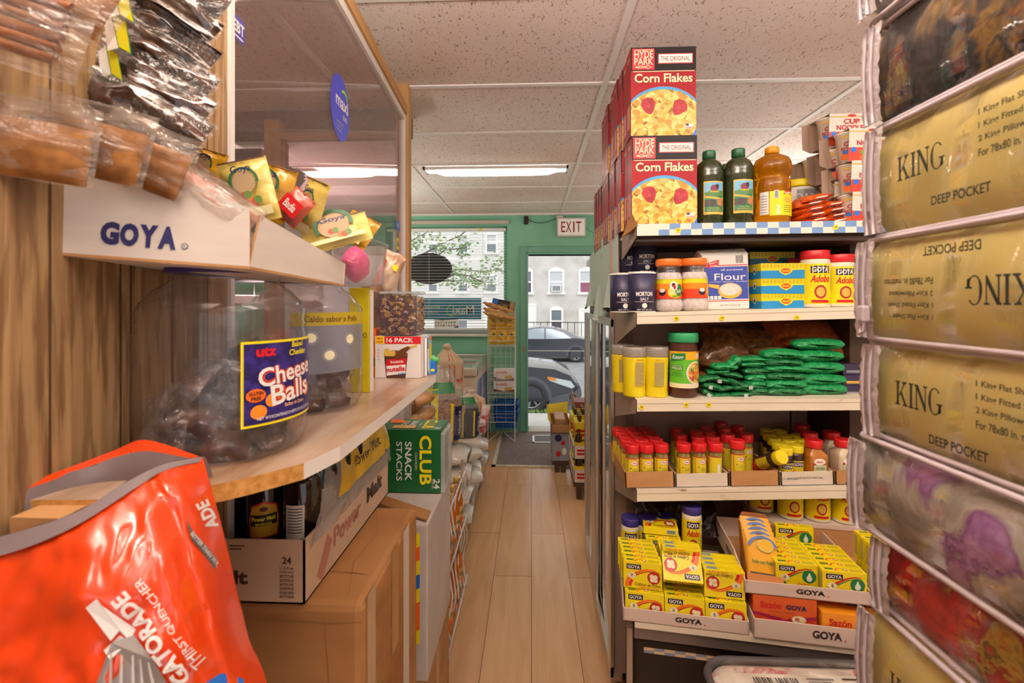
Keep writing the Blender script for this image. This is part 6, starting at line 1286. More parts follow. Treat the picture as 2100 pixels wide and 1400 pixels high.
b = MB(); C = cyl(0, 0, .0985, math.radians(-60)); b.rect(C, -.03, .12, .15, .172, mat('faded_yellow', '#b8a01e', .5), .0008, 22); b.rect(C, -.03, .12, .07, .15, film('faded_label', '#c8c8dc', .45, .3, None, .3, '#9a9aa8'), .0006, 22); b.text('Caldo sabor a Pollo', C, .04, .161, .01, BROWN, w=.1, off=.01, h=.0012)
for (a_, c_) in ((.0, .13), (.07, .125), (.03, .1)): b.ell(C, a_, c_, .013, .012, GREYP, .001, 12); b.ell(C, a_, c_, .009, .008, CREAM, .0013, 10)
b.build('printed_label', j2)
CHOC = mixmat('dark_sweet', [(.35, '#2e180e'), (.65, '#5e3a26')], 50, 3, .4, coat=.5)
rj = random.Random(8)
proto = None
def sweet(label, loc, rot, grp, s=1.0):
    global proto
    if proto: return dup(proto, label, loc, rot, grp, (s, s, s))
    t = thing('wrapped_sweet', label, 'sweet', loc, rot, grp); proto = t
    b = MB(); pillow(b, .05, .04, .026, CHOC, 2, 10, 10, .02, .35); b.build('sweet_core', t)
    c = MB(); pillow(c, .075, .058, .034, WRAP, 5, 14, 14, .05, .6); c.build('clear_wrapper', t); return t
for (jx, jy, lb, grp, top) in ((JX, JY, 'dark sweet in crinkled clear wrap inside the front jar', 'wrapped sweets in the front jar', .075), (-.412, .832, 'dark sweet in crinkled clear wrap inside the rear jar', 'wrapped sweets in the rear jar', .085)):
    spots = [(0, 0, .018)] + [(.056, 1.047 * q, .018) for q in range(6)] + [(.0, 0, .052)] + [(.055, 1.047 * q + .5, .05) for q in range(6)] + [(.034, 2.1 * q, .084) for q in range(3)] + ([(.03, 1.2, .112)] if jx > -.41 else [(.02, .4, .114)])
    for i, (rr3, a, z) in enumerate(spots):
        sweet(lb, (jx + rr3 * math.cos(a), jy + rr3 * math.sin(a), SZT + z), (rj.uniform(-.7, .7), rj.uniform(-.6, .6), a + 1.57 + rj.uniform(-.4, .4)), grp, 1.1 + .15 * rj.random())
# ---- the white display tray on the jar lids
A, B_, C_ = P(64, 513, .452), P(512, 546, .502), P(706, 583, .745); D_ = A + (C_ - B_)
At, Bt, Bm = P(45, 333, .452), P(512, 427, .502), P(300, 336, .478); Et, Ct = P(535, 441, .515), P(709, 541, .745)
t = thing('display_tray', 'white corrugated display tray lettered in blue on the jar lids', 'display tray', (0, 0, 0))
def sheet(b, pts, th, m):
    n_ = (pts[1] - pts[0]).cross(pts[2] - pts[0]).normalized() * th; N = len(pts); vs = list(pts) + [p + n_ for p in pts]
    b.add(vs, [tuple(range(N)), tuple(reversed(range(N, 2 * N)))], m); b.add(vs, [(i, N + i, N + (i + 1) % N, (i + 1) % N) for i in range(N)], CARD)
b = MB(); sheet(b, [A, B_, Bt, Bm, At], -.003, WBOARD); sheet(b, [B_, C_, Ct, Et], -.003, WBOARD); Dt = D_ + V((0, 0, .09)); sheet(b, [D_, A, At, Dt], -.003, WBOARD); sheet(b, [C_, D_, Dt, Ct], -.003, WBOARD); sheet(b, [A, D_, C_, B_], .003, WBOARD); b.build('tray_body', t)
ex = (B_ - A).normalized(); ey = (At - A - ex * (At - A).dot(ex)).normalized(); F = frame(A, ex, ey); L = (B_ - A).length
b = MB(); INK = mat('tray_ink_blue', '#22215e', .6); lc = frame((A + B_) / 2, ex, ey); s0, s1 = L * .29, L * .64
for i, ch in enumerate('GOYA'): b.text(ch, F, s0 + (s1 - s0) * (i + .5) / 4, .024, .0245, INK, w=(s1 - s0) / 4 * .97, off=.06)
b.ell(F, s1 + .008, .0165, .0035, .0035, INK, .0006, 12); b.ell(F, s1 + .008, .0165, .0027, .0027, WBOARD, .0009, 12); b.text('R', F, s1 + .008, .0165, .003, INK, h=.0012)
ex2 = (C_ - B_).normalized(); ey2 = V((0, 0, 1)) - ex2 * ex2.z; F2 = frame(B_, ex2, ey2)
b.stroke([(.135, .028), (.13, .012), (.142, .016)], .0012, F2, INK); b.text('GOYA', F2, .155, .018, .011, mat('marker_violet', '#6a6288', .6), w=.036, shear=.2); b.build('lettering', t)
# bags standing and lying in the tray
BAGY = mat('seasoning_bag_yellow', '#cbb25a', .28, wrinkle=(16, .5)); BAGY2 = mat('seasoning_bag_gold', '#b8881c', .25, wrinkle=(16, .5)); ZIP = film('zip_bag_clear', '#f8f4f0', .88, .1, (22, .9, (1, 1, 3)), .6, '#d8cfc6'); SPB = mixmat('brown_ground_spice', [(.3, '#6b421c'), (.7, '#a06a30')], 40, 4, .8)
def TM(px, py, Y, roll=0.0, yaw=0.0, pitch=0.0): return Matrix.Translation(P(px, py, Y)) @ Matrix.Rotation(yaw, 4, 'Z') @ Matrix.Rotation(pitch, 4, 'X') @ Matrix.Rotation(roll, 4, 'Y')
def seas_bag(label, px, py, Y, w, h, roll, yaw, m, pitch=0.0, red=False):
    T_ = TM(px, py, Y, roll, yaw, pitch); t = thing('seasoning_bag', label, 'seasoning bag', T_.to_translation(), T_.to_euler(), 'seasoning bags standing in the display tray')
    b = MB(); pillow(b, w, h, .022, m, px * .01, 12, 16, .07, .2); b.build('bag', t); b = MB(); F = front(0, -.0125, 0)
    if red: b.rect(F, -w * .4, w * .4, -.012, .012, RED, .001); b.text('Badia', F, 0, 0, .012, WHITE, w=w * .5, off=.02, h=.0015)
    else:
        b.arc(F, 0, h * .12, w * .24, w * .3, -.2, PI + .5, mat('bag_ring_green', '#2f5f3a', .45), .001, 16); b.ell(F, 0, h * .1, w * .23, w * .23, mat('bag_seed_picture', '#a88c66', .5), .0008, 18); b.rect(F, -w * .42, w * .42, -h * .44, -h * .3, mat('bag_pale_panel', '#dccf9a', .4), .0006, 4); b.text('Goya', F, 0, h * .3, .012, NAVY, w=w * .4, off=.02, h=.0012)
        for i in range(5): b.ell(F, -w * .05 + i * w * .06, -h * .1 - .003 * i + .004 * math.sin(i * 2), .005, .0055, (mat('pepper_red', '#a8382a', .5), mat('pepper_green', '#5a7a34', .5), mat('pepper_orange', '#c8762e', .5))[i % 3], .0012 + .00002 * i, 9)
        b.rect(front(0, -.004, 0), -w * .48, w * .48, h * .46, h * .485, BROWN, .0)
    b.build('printing', t); return t
seas_bag('pale yellow seasoning bag upright at the left, green ring picture', 512, 392, .60, .062, .085, -.25, .2, BAGY); seas_bag('gold seasoning bag behind the green ring bag', 545, 392, .66, .075, .08, .28, .1, BAGY2)
seas_bag('pale yellow seasoning bag folded upright near the screen', 640, 425, .70, .05, .085, .4, -.4, BAGY); seas_bag('pale yellow seasoning bag lying over the tray end', 690, 478, .70, .10, .055, -.35, .1, BAGY, -.5); seas_bag('gold seasoning bag drooping behind the tray end', 735, 470, .80, .07, .055, .5, -.2, BAGY2, -.3); seas_bag('gold seasoning bag peeking out at the panel edge', 425, 350, .66, .05, .06, .3, 0, BAGY2)
seas_bag('small bag with red label leaning in the middle of the tray', 605, 425, .66, .04, .05, .75, 0, mat('clear_red_bag', '#b85a48', .3), 0, True)
def zip_bag(label, px, py, Y, w, h, roll, yaw, fill, pitch=0.0):
    T_ = TM(px, py, Y, roll, yaw, pitch); t = thing('zip_bag', label, 'spice bag', T_.to_translation(), T_.to_euler(), 'clear zip bags of spices on the display tray')
    b = MB(); b.T = Matrix.Translation((0, 0, -h * .12)); pillow(b, w * .9, h * .72, .016, fill, px * .1, 14, 12, .02, .3); b.build('spice_filling', t); b = MB(); pillow(b, w, h, .026, ZIP, px * .07, 18, 16, .1, .45); b.build('zip_pouch', t); return t
zip_bag('clear zip bag of brown spice at the far left of the tray', 62, 285, .405, .105, .075, .12, .3, SPB); zip_bag('clear zip bag of brown spice second from the left', 185, 285, .435, .11, .075, .22, .2, SPB); zip_bag('clear zip bag of brown spice in front of the hanging bags', 300, 320, .475, .1, .07, .38, .1, SPB)
zip_bag('clear zip bag with red printing sloping over the tray edge', 400, 385, .50, .12, .05, .62, 0, mixmat('red_print_spice', [(.4, '#b04a40'), (.6, '#d8c0b0')], 14, 3, .4)); zip_bag('clear zip bag with red printing lower on the slope', 450, 410, .515, .11, .04, .6, 0, mixmat('red_print_spice', [], 1))
# hanging bags on the panelled wall
FOILB = mixmat('glossy_spice_pouch', [(.35, '#21130e'), (.5, '#3c271e'), (.62, '#5a3428'), (.75, '#857a74')], 7, 3, .13, (1, 1, 2.4), .5, .012, 1.5, coat=1, metal=.1)
for i in range(6):
    px, py = (352, 36, 0)[:2] if i == 0 else ((345, 95), (338, 150), (328, 200), (320, 248), (372, -30))[i - 1]
    T_ = TM(px - 30, py - 20, .555 - .012 * i + (.0 if i < 5 else .03), .55, .35, -.12); t = thing('hanging_spice_bag', 'glossy dark spice bag hanging on the wood wall, %s from the top' % ORD[i + 2 if i < 5 else 1], 'spice bag', T_.to_translation(), T_.to_euler(), 'spice bags hanging in a column')
    b = MB(); pillow(b, .135, .06, .026, FOILB, i * 4.1, 20, 14, .08, .5); b.build('pouch', t)
    if i < 4:
        TI = T_.inverted(); q = [[(232, -25), (262, -8), (277, 48), (245, 30)], [(226, 25), (259, 42), (270, 112), (243, 98)], [(216, 93), (241, 108), (253, 168), (228, 152)], [(203, 148), (223, 165), (231, 232), (206, 220)]][i]
        g = lambda pts, dy: [TI @ P(x_, y_, .485 + .006 * i - dy) for x_, y_ in pts]; cxm, cym = sum(p_[0] for p_ in q) / 4, sum(p_[1] for p_ in q) / 4
        b = MB(); b.add(g(q, 0), [(0, 1, 2, 3)], GRN); b.add(g([(cxm + (x_ - cxm) * .86, cym + (y_ - cym) * .93) for x_, y_ in q], .0008), [(0, 1, 2, 3)], mat('tag_yellow', '#d2c812', .4)); b.add(g([(q[0][0] - 14, q[0][1] + 14), q[0], q[3], (q[3][0] - 22, q[3][1] + 6)], -.0006), [(0, 1, 2, 3)], WHITE); b.build('header_tag', t)
    b = MB(); pillow(b, .142, .066, .03, WRAP, i * 2.3 + 9, 16, 12, .12, .5); b.build('clear_wrapper', t)
b = MB(); p0, p1 = P(232, -30, .585), P(215, 250, .55); b.tube([p0, (p0 + p1) / 2 + V((.006, 0, 0)), p1], .002, STEELW, 5); solo(b, 'clip_strip', 'thin strip holding the column of hanging spice bags', 'hanger')
CIN = mixmat('cinnamon_bark', [(.35, '#6a3a20'), (.65, '#a5683f')], 20, 4, .7, (1, 1, 1))
T_ = TM(38, 42, .385, .25, .3); t = thing('cinnamon_bag', 'clear bag of cinnamon sticks hanging at the top left corner', 'spice bag', T_.to_translation(), T_.to_euler())
b = MB()
for i in range(6): b.tube([(-.055, .0 + .003 * (i % 2), .024 - .0095 * i), (.032, .002, .026 - .0098 * i)], .0047, CIN, 7)
b.build('cinnamon_sticks', t); b = MB(); pillow(b, .105, .082, .02, ZIP, 4, 16, 14, .08, .3); b.build('clear_pouch', t)
T_ = TM(170, 12, .44, .5, .2); t = thing('spice_pouch', 'second clear bag beside the cinnamon sticks, mostly out of the frame', 'spice bag', T_.to_translation(), T_.to_euler()); b = MB(); pillow(b, .05, .05, .015, SPB, 7, 10, 10, .1); b.build('filling', t); b = MB(); pillow(b, .075, .06, .02, ZIP, 9, 14, 12, .1, .3); b.build('clear_pouch', t)
# ---- goods along the shelf
x0, y0 = PX(718, .96), .955; b = MB(); b.box(0, .042, 0, .03, 0, .219, mat('deep_yellow_card', '#c8b40e', .4), .001); t = thing('yellow_carton', 'tall yellow carton behind the rear jar', 'carton', (x0, y0, SZT + .0005)); b.build('carton', t); b = MB(); b.rect(side_r(.042, 0, 0), .004, .026, .0, .215, mat('carton_side_white', '#e8e4da', .4), .0005); b.text('CALDO', front(0, 0, 0), .021, .12, .012, BROWN, w=.034); b.build('printing', t)
TUBC = film('cloudy_tub_plastic', '#f4eeee', .8, .15, None, .5, '#e8dedc')
t = thing('plastic_tub', 'cloudy clear tub holding a pink bag next to the display tray', 'tub', P(738, 590, .97)); b = MB()
w0, w1, H = .034, .044, .09
def rsq(w, z, n=24): return [(w * 1.05 * (abs(math.cos(a)) ** .35) * (1 if math.cos(a) > 0 else -1), w * 1.3 * (abs(math.sin(a)) ** .35) * (1 if math.sin(a) > 0 else -1), z) for a in [2 * PI * i / n + .01 for i in range(n)]]
rings = [rsq(w0, .003), rsq(w0 + .004, .012), rsq(w1, H), rsq(w1 + .003, H), rsq(w1 + .003, H + .006)]; vs = [v for r_ in rings for v in r_]
b.add(vs, [(j * 24 + i, j * 24 + (i + 1) % 24, (j + 1) * 24 + (i + 1) % 24, (j + 1) * 24 + i) for j in range(4) for i in range(24)] + [tuple(reversed(range(24)))], TUBC, True); b.build('tub_body', t)
PINKB = mat('pink_plastic_bag', '#e85a90', .3, wrinkle=(30, .8)); b = MB(); b.surf(lambda u, v: V((.028 * math.sin(PI * v) ** .6 * math.cos(2 * PI * u) * (1 + .25 * n3(u * 6, v * 5)) - .006, .035 * math.sin(PI * v) ** .6 * math.sin(2 * PI * u) * (1 + .25 * n3(u * 6, v * 5, 4)), .01 + .08 * v)), 20, 12, PINKB, closeu=True); solo(b, 'plastic_bag', 'crumpled pink plastic bag inside the cloudy tub', 'bag', None, P(735, 590, .97))
# hazelnut box, candy tub, peanut bag
NX0, NX1, NY = PX(769, 1.142), PX(863, 1.142), 1.142; NW = NX1 - NX0; NH = .104
t = thing('snack_box', 'white 16 pack hazelnut snack box with a red band on the shelf', 'snack box', (NX0, NY, SZT + .0005)); b = MB(); b.box(0, NW, 0, .075, 0, NH, mat('snack_box_white', '#e6e0da', .35), .0008); b.build('carton', t)
b = MB(); F = front(0, 0, 0); b.rect(F, .0245, NW, NH - .019, NH, RED, .0005); b.text('16 PACK', F, .063, NH - .0095, .012, WHITE, w=.068, off=.03); b.rect(F, .002, .0235, NH - .019, NH, YEL, .0005); b.text('NEW', F, .0125, NH - .0055, .0055, RED, w=.016, off=.03); b.text('LOOK', F, .0125, NH - .0135, .0055, RED, w=.018, off=.03)
CB = mat('cup_brown', '#5a3420', .35); b.poly([(.029, .0), (.077, .0), (.083, .06), (.023, .06)], F, CB, .0006); b.ell(F, .053, .06, .030, .009, mat('cup_inside', '#7a4a2c', .4), .0009, 22); b.poly([(.03, .046), (.08, .05), (.078, .034), (.028, .028)], F, RED, .0011); b.poly([(.029, .03), (.078, .034), (.077, .012), (.03, .006)], F, WHITE, .0012)
b.text('Breadsticks', F, .056, .041, .007, WHITE, w=.032, off=.02, rot=.08, h=.0016); b.text('nutella', F, .053, .0225, .0125, RED, w=.046, off=.03, rot=.1, h=.0017); b.text('& GO', F, .067, .011, .006, BLUE, w=.016, off=.03, rot=.1, h=.0017)
for i in range(12): b.ell(F, .028 + (i % 5) * .005, .058 + (i // 5) * .006, .0045, .004, GOLD, .0013 + i * .00003, 9)
b.poly([(.046, .052), (.06, .045), (.076, .062), (.09, .075), (.084, .08), (.066, .072)], F, mat('hazelnut_brown', '#6b3a24', .3), .0018); b.stroke([(.086, .076), (.107, .083)], .005, F, GOLD, .0016)
for i in range(4): b.text('N', F, .009, .07 - i * .008, .004, BROWN)
b.build('printing', t)
CANM = mixmat('twisted_candy_wrappers', [(.3, '#35202a'), (.45, '#6a4450'), (.57, '#a8893a'), (.66, '#7a4f3a'), (.78, '#4a3040')], 120, 3, .4, coat=.4)
t = thing('candy_tub', 'square clear tub packed with small wrapped candies on the white snack box', 'tub', (NX0 + .012 + .045, NY + .05, SZT + NH + .0015)); b = MB(); cw = .046
b.box(-cw + .002, cw - .002, -cw + .002, cw - .002, .002, .092, mat('candy_core', '#4a3038', .6)); rc = random.Random(3)
tub_core = b.build('candy_mass', t); tub_core['kind'] = 'stuff'
b = MB()
for i in range(170):
    s = rc.choice('fr'); x, z, y = rc.uniform(-cw + .006, cw - .006), rc.uniform(.006, .094), rc.uniform(-cw + .006, cw - .006)
    c_ = V((x, -cw + .004, z)) if s == 'f' else V((cw - .004, y, z))
    b.T = Matrix.Translation(c_) @ Euler((rc.uniform(-.4, .4), rc.uniform(-.5, .5), rc.uniform(-.4, .4))).to_matrix().to_4x4(); e = .0045; b.box(-e * 1.4, e * 1.4, -e * .8, e * .8, -e, e, CANM, .0015)
for i in range(40):
    b.T = Matrix.Translation((rc.uniform(-cw + .01, cw - .01), rc.uniform(-cw + .01, cw - .01), .094)) @ Euler((rc.uniform(-1, 1), rc.uniform(-1, 1), rc.uniform(-3, 3))).to_matrix().to_4x4(); b.box(-.007, .007, -.004, .004, -.005, .005, CANM, .0015)
b.T = None; o = b.build('wrapped_candies', t); o['kind'] = 'stuff'
b = MB(); b.box(-cw, cw, -cw, cw, .0005, .108, PET, .004); b.build('tub_wall', t); b = MB(); b.box(-cw - .002, cw + .003, -cw - .002, cw + .003, .104, .111, film('lid_clear', '#eef2ee', .7, .1), .002); b.build('lid', t)
PNUT = mixmat('peanut_bag', [(.35, '#6f4a30'), (.5, '#a88264'), (.62, '#c8b098'), (.75, '#8c3a26')], 9, 4, .3, coat=.7, bump=.4, bdist=.01)
b = MB(); b.T = TM(797, 560, 1.2, .35, .2, 0); pillow(b, .06, .115, .045, PNUT, 6, 14, 16, .06, .3); b.rect(front(0, -.024, 0), -.018, -.012, -.03, .03, RED, .001); b.rect(front(0, -.022, .03), .005, .02, -.02, -.005, YEL, .001); solo(b, 'nut_bag', 'twisted clear nut bag on top of the candy tub', 'snack bag')
for (px, py0, py1, Y, w, d, m, lb, nm) in ((754, 676, 774, 1.16, .022, .1, mat('bright_orange_card', '#e0561a', .4), 'thin bright orange carton left of the white snack box', 'orange_carton'), (742, 585, 700, 1.26, .06, .04, mat('brown_packet_foil', '#6a5048', .3), 'brown packet standing behind the yellow carton', 'packet'), (866, 694, 768, 1.175, .012, .06, mat('grey_violet_card', '#6f6878', .4), 'narrow grey carton right of the white snack box', 'carton'), (873, 690, 763, 1.195, .009, .03, mat('pale_blue_card', '#9ac0d8', .4), 'narrow pale blue and yellow carton at the shelf end', 'carton'), (882, 742, 766, 1.21, .014, .025, BLUE, 'small blue box at the far shelf corner', 'small_box')):
    p = P(px, py1, Y); p.z = SZT + .0005; H = PZ(py0, Y) - SZT; t = thing(nm, lb, 'carton', p); b = MB(); b.box(0, w, 0, d, 0, H, m, .0008); b.build('carton', t); b = MB()
    if px == 873: b.rect(front(0, 0, 0), .001, w - .001, H * .45, H * .85, YEL, .0005); b.rect(side_r(w, 0, 0), .003, d - .003, H * .4, H * .8, YEL, .0005); b.rect(side_r(w, 0, 0), .003, d - .003, H * .88, H, ORG, .0005)
    elif px == 866: b.rect(side_r(w, 0, 0), .005, .02, .01, H * .7, WHITE, .0005); b.rect(side_r(w, 0, 0), .03, .04, .01, H * .6, BROWN, .0005); b.rect(front(0, 0, 0), w * .5, w, .0, H, WHITE, .0004)
    else: b.rect(front(0, 0, 0), w * .15, w * .85, H * .2, H * .4, BROWN if px != 882 else YEL, .0005); b.text('GO', front(0, 0, 0), w * .5, H * .7, w * .3, BROWN, maxw=w * .7)
    b.build('printing', t)
b = MB(); b.T = TM(890, 738, 1.225, .5, 0); pillow(b, .026, .02, .012, mat('leaf_green_wrap', '#3f9a4a', .3), 4, 8, 8); solo(b, 'green_packet', 'tiny green packet on the small blue box', 'packet')
# ---- under the shelf: malt carton with bottles
MZ = .9505; MX0, MX1, MY0, MY1, MH = -.62, -.352, .705, 1.125, .099
CARP_ = mixmat('printed_case_card', [(.3, '#b99a80'), (.7, '#cdb29a')], 4, 5, .65); t = thing('malt_carton', 'open brown malt beverage carton on the big cardboard box', 'carton', (MX1, MY0, MZ)); q = .003; W = MX1 - MX0; D = MY1 - MY0
b = MB(); b.box(-W, 0, 0, q, 0, MH, CARP_); b.box(-W, 0, D - q, D, 0, MH, CARP_); b.box(-q, 0, 0, D, 0, MH, CARP_); b.box(-W, -W + q, 0, D, 0, MH, CARP_); b.box(-W, 0, 0, D, 0, q, CARD); b.box(-W + q, -q, q, D - q, .049, .052, CARDIN); b.build('tray_body', t)
b = MB(); F = front(0, 0, 0); G = side_r(0, 0, 0); INKB = mat('case_ink_brown', '#4a3024', .6)
b.text('24', F, -.028, .068, .011, INKB, off=.03)
for i, st in enumerate(('11.2 fl oz', '(330 mL)', 'BOTTLES', 'BOUTEILLES', 'BOTELLAS', 'GARRAFAS', 'FLASCHEN', 'BOTTIGLIE')): b.text(st, F, -.028, .056 - i * .0063, .0042, INKB, w=.022, off=.02)
b.text('Malt', F, -.125, .04, .022, INKB, w=.07, off=.04); b.rect(F, -.12, -.095, .088, .09, INKB); b.rect(F, -.12, -.1, .083, .085, INKB)
b.text('Power', G, .17, .05, .035, mat('case_ink_rose', '#a8705f', .6), w=.13, off=.03); b.text('Malt', G, .32, .055, .034, mat('case_ink_dark', '#4a3a34', .6), w=.1, off=.04); b.poly([(.06, .0), (.1, .05), (.08, .07), (.04, .02)], G, mat('case_ink_rose', '#a8705f', .6)); b.build('printing', t)
MB_ = mat('malt_dark_glass', '#160c0a', .1, spec=.8)
def malt(label, x, y, a, first=[None]):
    if first[0]: return dup(first[0], label, (x, y, MZ + .0525), (0, 0, a))
    t = thing('malt_bottle', label, 'bottle', (x, y, MZ + .0525), (0, 0, a), 'dark malt bottles in the open carton'); first[0] = t; r = .0305
    b = MB(); b.lathe([(.027, 0), (r, .004), (r, .115), (.026, .125), (.016, .135), (.0135, .145)], MB_, 22); b.build('bottle_glass', t); b = MB(); b.lathe([(.0145, .143), (.0155, .145), (.0145, .155)], GOLD, 18); b.build('cap', t)
    b = MB(); C = cyl(0, 0, r); LG = mat('malt_label_gold', '#c9982a', .4); b.poly([(-.022, .03), (.022, .03), (.024, .06), (.02, .082), (0, .09), (-.02, .082), (-.024, .06)], C, RED, .0006); b.poly([(-.02, .032), (.02, .032), (.022, .06), (.018, .08), (0, .087), (-.018, .08), (-.022, .06)], C, LG, .0009); b.rect(C, -.02, .02, .05, .068, BLACK, .0012, 6); b.text('Power Malt', C, 0, .0615, .007, YEL, w=.035, off=.03, h=.0016); b.text('BEVERAGE', C, 0, .053, .004, YEL, w=.024, off=.02, h=.0016); b.ell(C, 0, .077, .006, .004, BROWN, .0012, 10)
    b.rect(C, .045, .075, .03, .085, mat('nutrition_white', '#d9d2c4', .5), .0008, 5)
    for i in range(9): b.rect(C, .048, .072, .04 + i * .0048, .0415 + i * .0048, BLACK, .0011, 3)
    b.build('printed_label', t); return t
for i in range(4):
    for k in range(4): malt('dark malt bottle in the open carton, %s row, %s from its right end' % (ORD[k + 1], ORD[i + 1]), MX1 - .036 - i * .0645, MY0 + .065 + k * .0645, [-1.9, .45, -2.2, .3][i] + k * .9)
t = thing('shrink_film', 'torn clear shrink film printed yellow over the rear of the malt carton', 'plastic film'); fz = MZ + .205; FYL = mat('film_yellow_print', '#d8ac2a', .22, coat=.5, wrinkle=(14, .7)); FCL = film('shrink_clear', '#e8e4e2', .6, .1, (16, 1.0), .6, '#c9c4c0')
def fm(u, v):   # arch over the bottles: u from the aisle side up and across, v along the aisle
    y = MY0 + .13 + (MY1 - MY0 - .12) * v; k = .006 * n3(u * 6, v * 9, 2) + .003 * n3(u * 15, v * 20)
    if u < .45: q = u / .45; return V((MX1 + .004 + k - .03 * q * q, y + .05 * (1 - q) * (1 - v) * 0 - .12 * (1 - q) * (1 - v) ** 2, MZ + MH * .8 + (fz - MZ - MH * .8) * q))
    q = (u - .45) / .55; return V((MX1 - .026 - .22 * q, y, fz + .01 * math.sin(PI * q) + k * .7))
b = MB(); b.surf(fm, 26, 26, FYL, mf=lambda u, v: FCL if (v < .2 or u < .1) else FYL); b.build('film_sheet', t)
b = MB(); f = lambda s, q, h=0: (lambda uu, vv: fm(uu, vv) + V((.004, 0, .002)))(min(.44, max(.05, q)), min(1, max(0, s))); b.text('Power', f, .45, .24, .075, BLACK, w=.2, off=.0, h=0); b.text('Malt', f, .72, .24, .075, BLACK, w=.16, off=.0, h=0)
for (u, v) in ((.52, .35), (.52, .55), (.52, .8), (.66, .45)): b.lathe([(.012, 0), (.0, .001)], BLACK, 12, *fm(u, v).xy) if False else b.add([fm(u + .028 * math.cos(a), v + .035 * math.sin(a)) + V((.001, 0, .003)) for a in [2 * PI * i / 10 for i in range(10)]], [tuple(range(10))], BLACK)
b.build('printing', t)
# cracker box, cartons below
KX0, KX1, KY, KZ0 = PX(800, 1.345), PX(904, 1.345), 1.345, .86
t = thing('cracker_box', 'green cracker snack stacks box lying on its side', 'cracker box', (KX1, KY, KZ0 + .0005)); W, D, H = .185, .12, .185; CG = mat('cracker_green', '#14602e', .35)
b = MB(); b.box(-W, 0, 0, D, 0, H, CG, .0015); b.build('carton', t); b = MB()
for (F, k) in ((front(0, 0, 0), 1), (topf(0, 0, H), .62)):
    hh = H * k if k == 1 else D
    b.text('CLUB', F, -.045, hh * .52, .036, YEL, w=hh * .78, off=.03, rot=-PI / 2); b.text('CRACKERS', F, -.073, hh * .5, .006, WHITE, w=hh * .28, rot=-PI / 2); b.text('SNACK', F, -.096, hh * .5, .02, WHITE, w=hh * .62, off=.02, rot=-PI / 2); b.text('STACKS', F, -.123, hh * .5, .017, WHITE, w=hh * .62, off=.01, rot=-PI / 2); b.text('24', F, -.012, hh * .15, .018, WHITE, w=hh * .16, off=.02, rot=-PI / 2)
    b.text('STACKS', F, -.024, hh * .15, .005, WHITE, w=hh * .15, rot=-PI / 2)
T_ = topf(0, 0, H); b.rrect(T_, -.15, -.08, .012, .045, .006, mat('cracker_tan', '#c98a3c', .5), .0012)
for i in range(10): b.rect(T_, -.147 + i * .0066, -.1435 + i * .0066, .014, .043, mat('cracker_pale', '#e8c88a', .5), .0016)
b.poly([(-.17, .07), (-.12, .075), (-.14, .11), (-.18, .115)], T_, ORG, .0012); b.build('printing', t)
b = MB(); b.box(-.002, .012, .0, D, .0, H - .01, film('torn_wrap', '#ffffff', .6, .1, (30, .8)), .003); o = b.build('loose_wrap', t)
def carton(label, x0, x1, y0, y1, z0, z1, m, c=.006, tape=False, name='cardboard_box', extra=None):
    t = thing(name, label, 'box', (x1, y0, z0)); W, D, H = x1 - x0, y1 - y0, z1 - z0; b = MB(); b.box(-W, 0, 0, D, 0, H, m, c); b.build('carton', t); b = MB()
    if tape: b.rect(topf(0, 0, H), -W * .56, -W * .42, 0, D, mat('brown_tape', '#a8793f', .3), .0008); b.rect(side_r(0, 0, 0), D * .43, D * .56, H * .6, H, mat('brown_tape', '#a8793f', .3), .0008); b.rect(topf(0, 0, H), -W * .495, -W * .485, 0, D, mat('card_slit', '#6a4a28', .8), .0012)
    if extra: extra(b, W, D, H)
    if tape == 2:
        G = side_r(0, 0, 0); T2 = topf(0, 0, H); dk = mat('card_crease', '#8f6538', .8); ct = mat('clear_tape', '#b99a78', .2)
        b.rect(G, .02, .06, 0, H, ct, .0006); b.rect(G, D - .12, D - .075, 0, H, mat('worn_white_tape', '#cbbfae', .4), .0007)
        for q in ([(-.03, .02), (-.06, .12), (-.05, .22), (-.09, .33)], [(-.2, .05), (-.12, .09), (-.02, .08)], [(-.3, .2), (-.18, .24), (-.07, .2)]): b.stroke(q, [.001, .002, .0015, .001][:len(q)], T2, dk, .0009)
        for q in ([(-W, H - .03), (-.2, H - .024), (-.05, H - .03), (0, H - .026)], [(-.24, .1), (-.2, .3), (-.21, .44)], [(-.05, .0), (-.045, .25), (-.06, .47)]): b.stroke(q, [.001, .002, .0015, .001][:len(q)], front(0, 0, 0), dk, .0009)
    if b.v: b.build('tape_and_print', t)
    return t
CARDW = mixmat('worn_cardboard', [(.25, '#7d5028'), (.45, '#a27040'), (.7, '#b38250')], 3, 6, .7, (1, 1, 2), .1, .01)
carton('large worn brown cardboard box under the malt carton', -.66, -.262, .708, 1.055, .46, .95, CARDW, .012, 2)
carton('lower brown cardboard box under the worn one', -.66, -.258, .70, 1.06, 0, .459, CARD, .006, True)
def stripes(b, W, D, H):
    F = front(0, 0, 0)
    for i, m in enumerate((YEL, ORG, YEL, BLUE, YEL, ORG, ORG, YEL)): b.poly([(-.045, H - .03 - i * .035 - .035), (-.02, H - .02 - i * .035 - .035), (-.02, H - .02 - i * .035), (-.045, H - .03 - i * .035)], F, m, .0008)
    b.rect(F, -.06, -.046, .1, H - .03, YEL, .0006)
carton('pale carton with yellow, orange and blue stripes under the cracker box', -.52, -.262, 1.16, 1.49, .46, .858, mixmat('pale_carton', [(.3, '#b5aaa2'), (.7, '#cdc4bc')], 4, 4, .6), .004, False, 'striped_carton', stripes)
carton('brown cardboard box on the floor under the striped carton', -.60, -.268, 1.12, 1.50, 0, .458, CARD, .006, True)
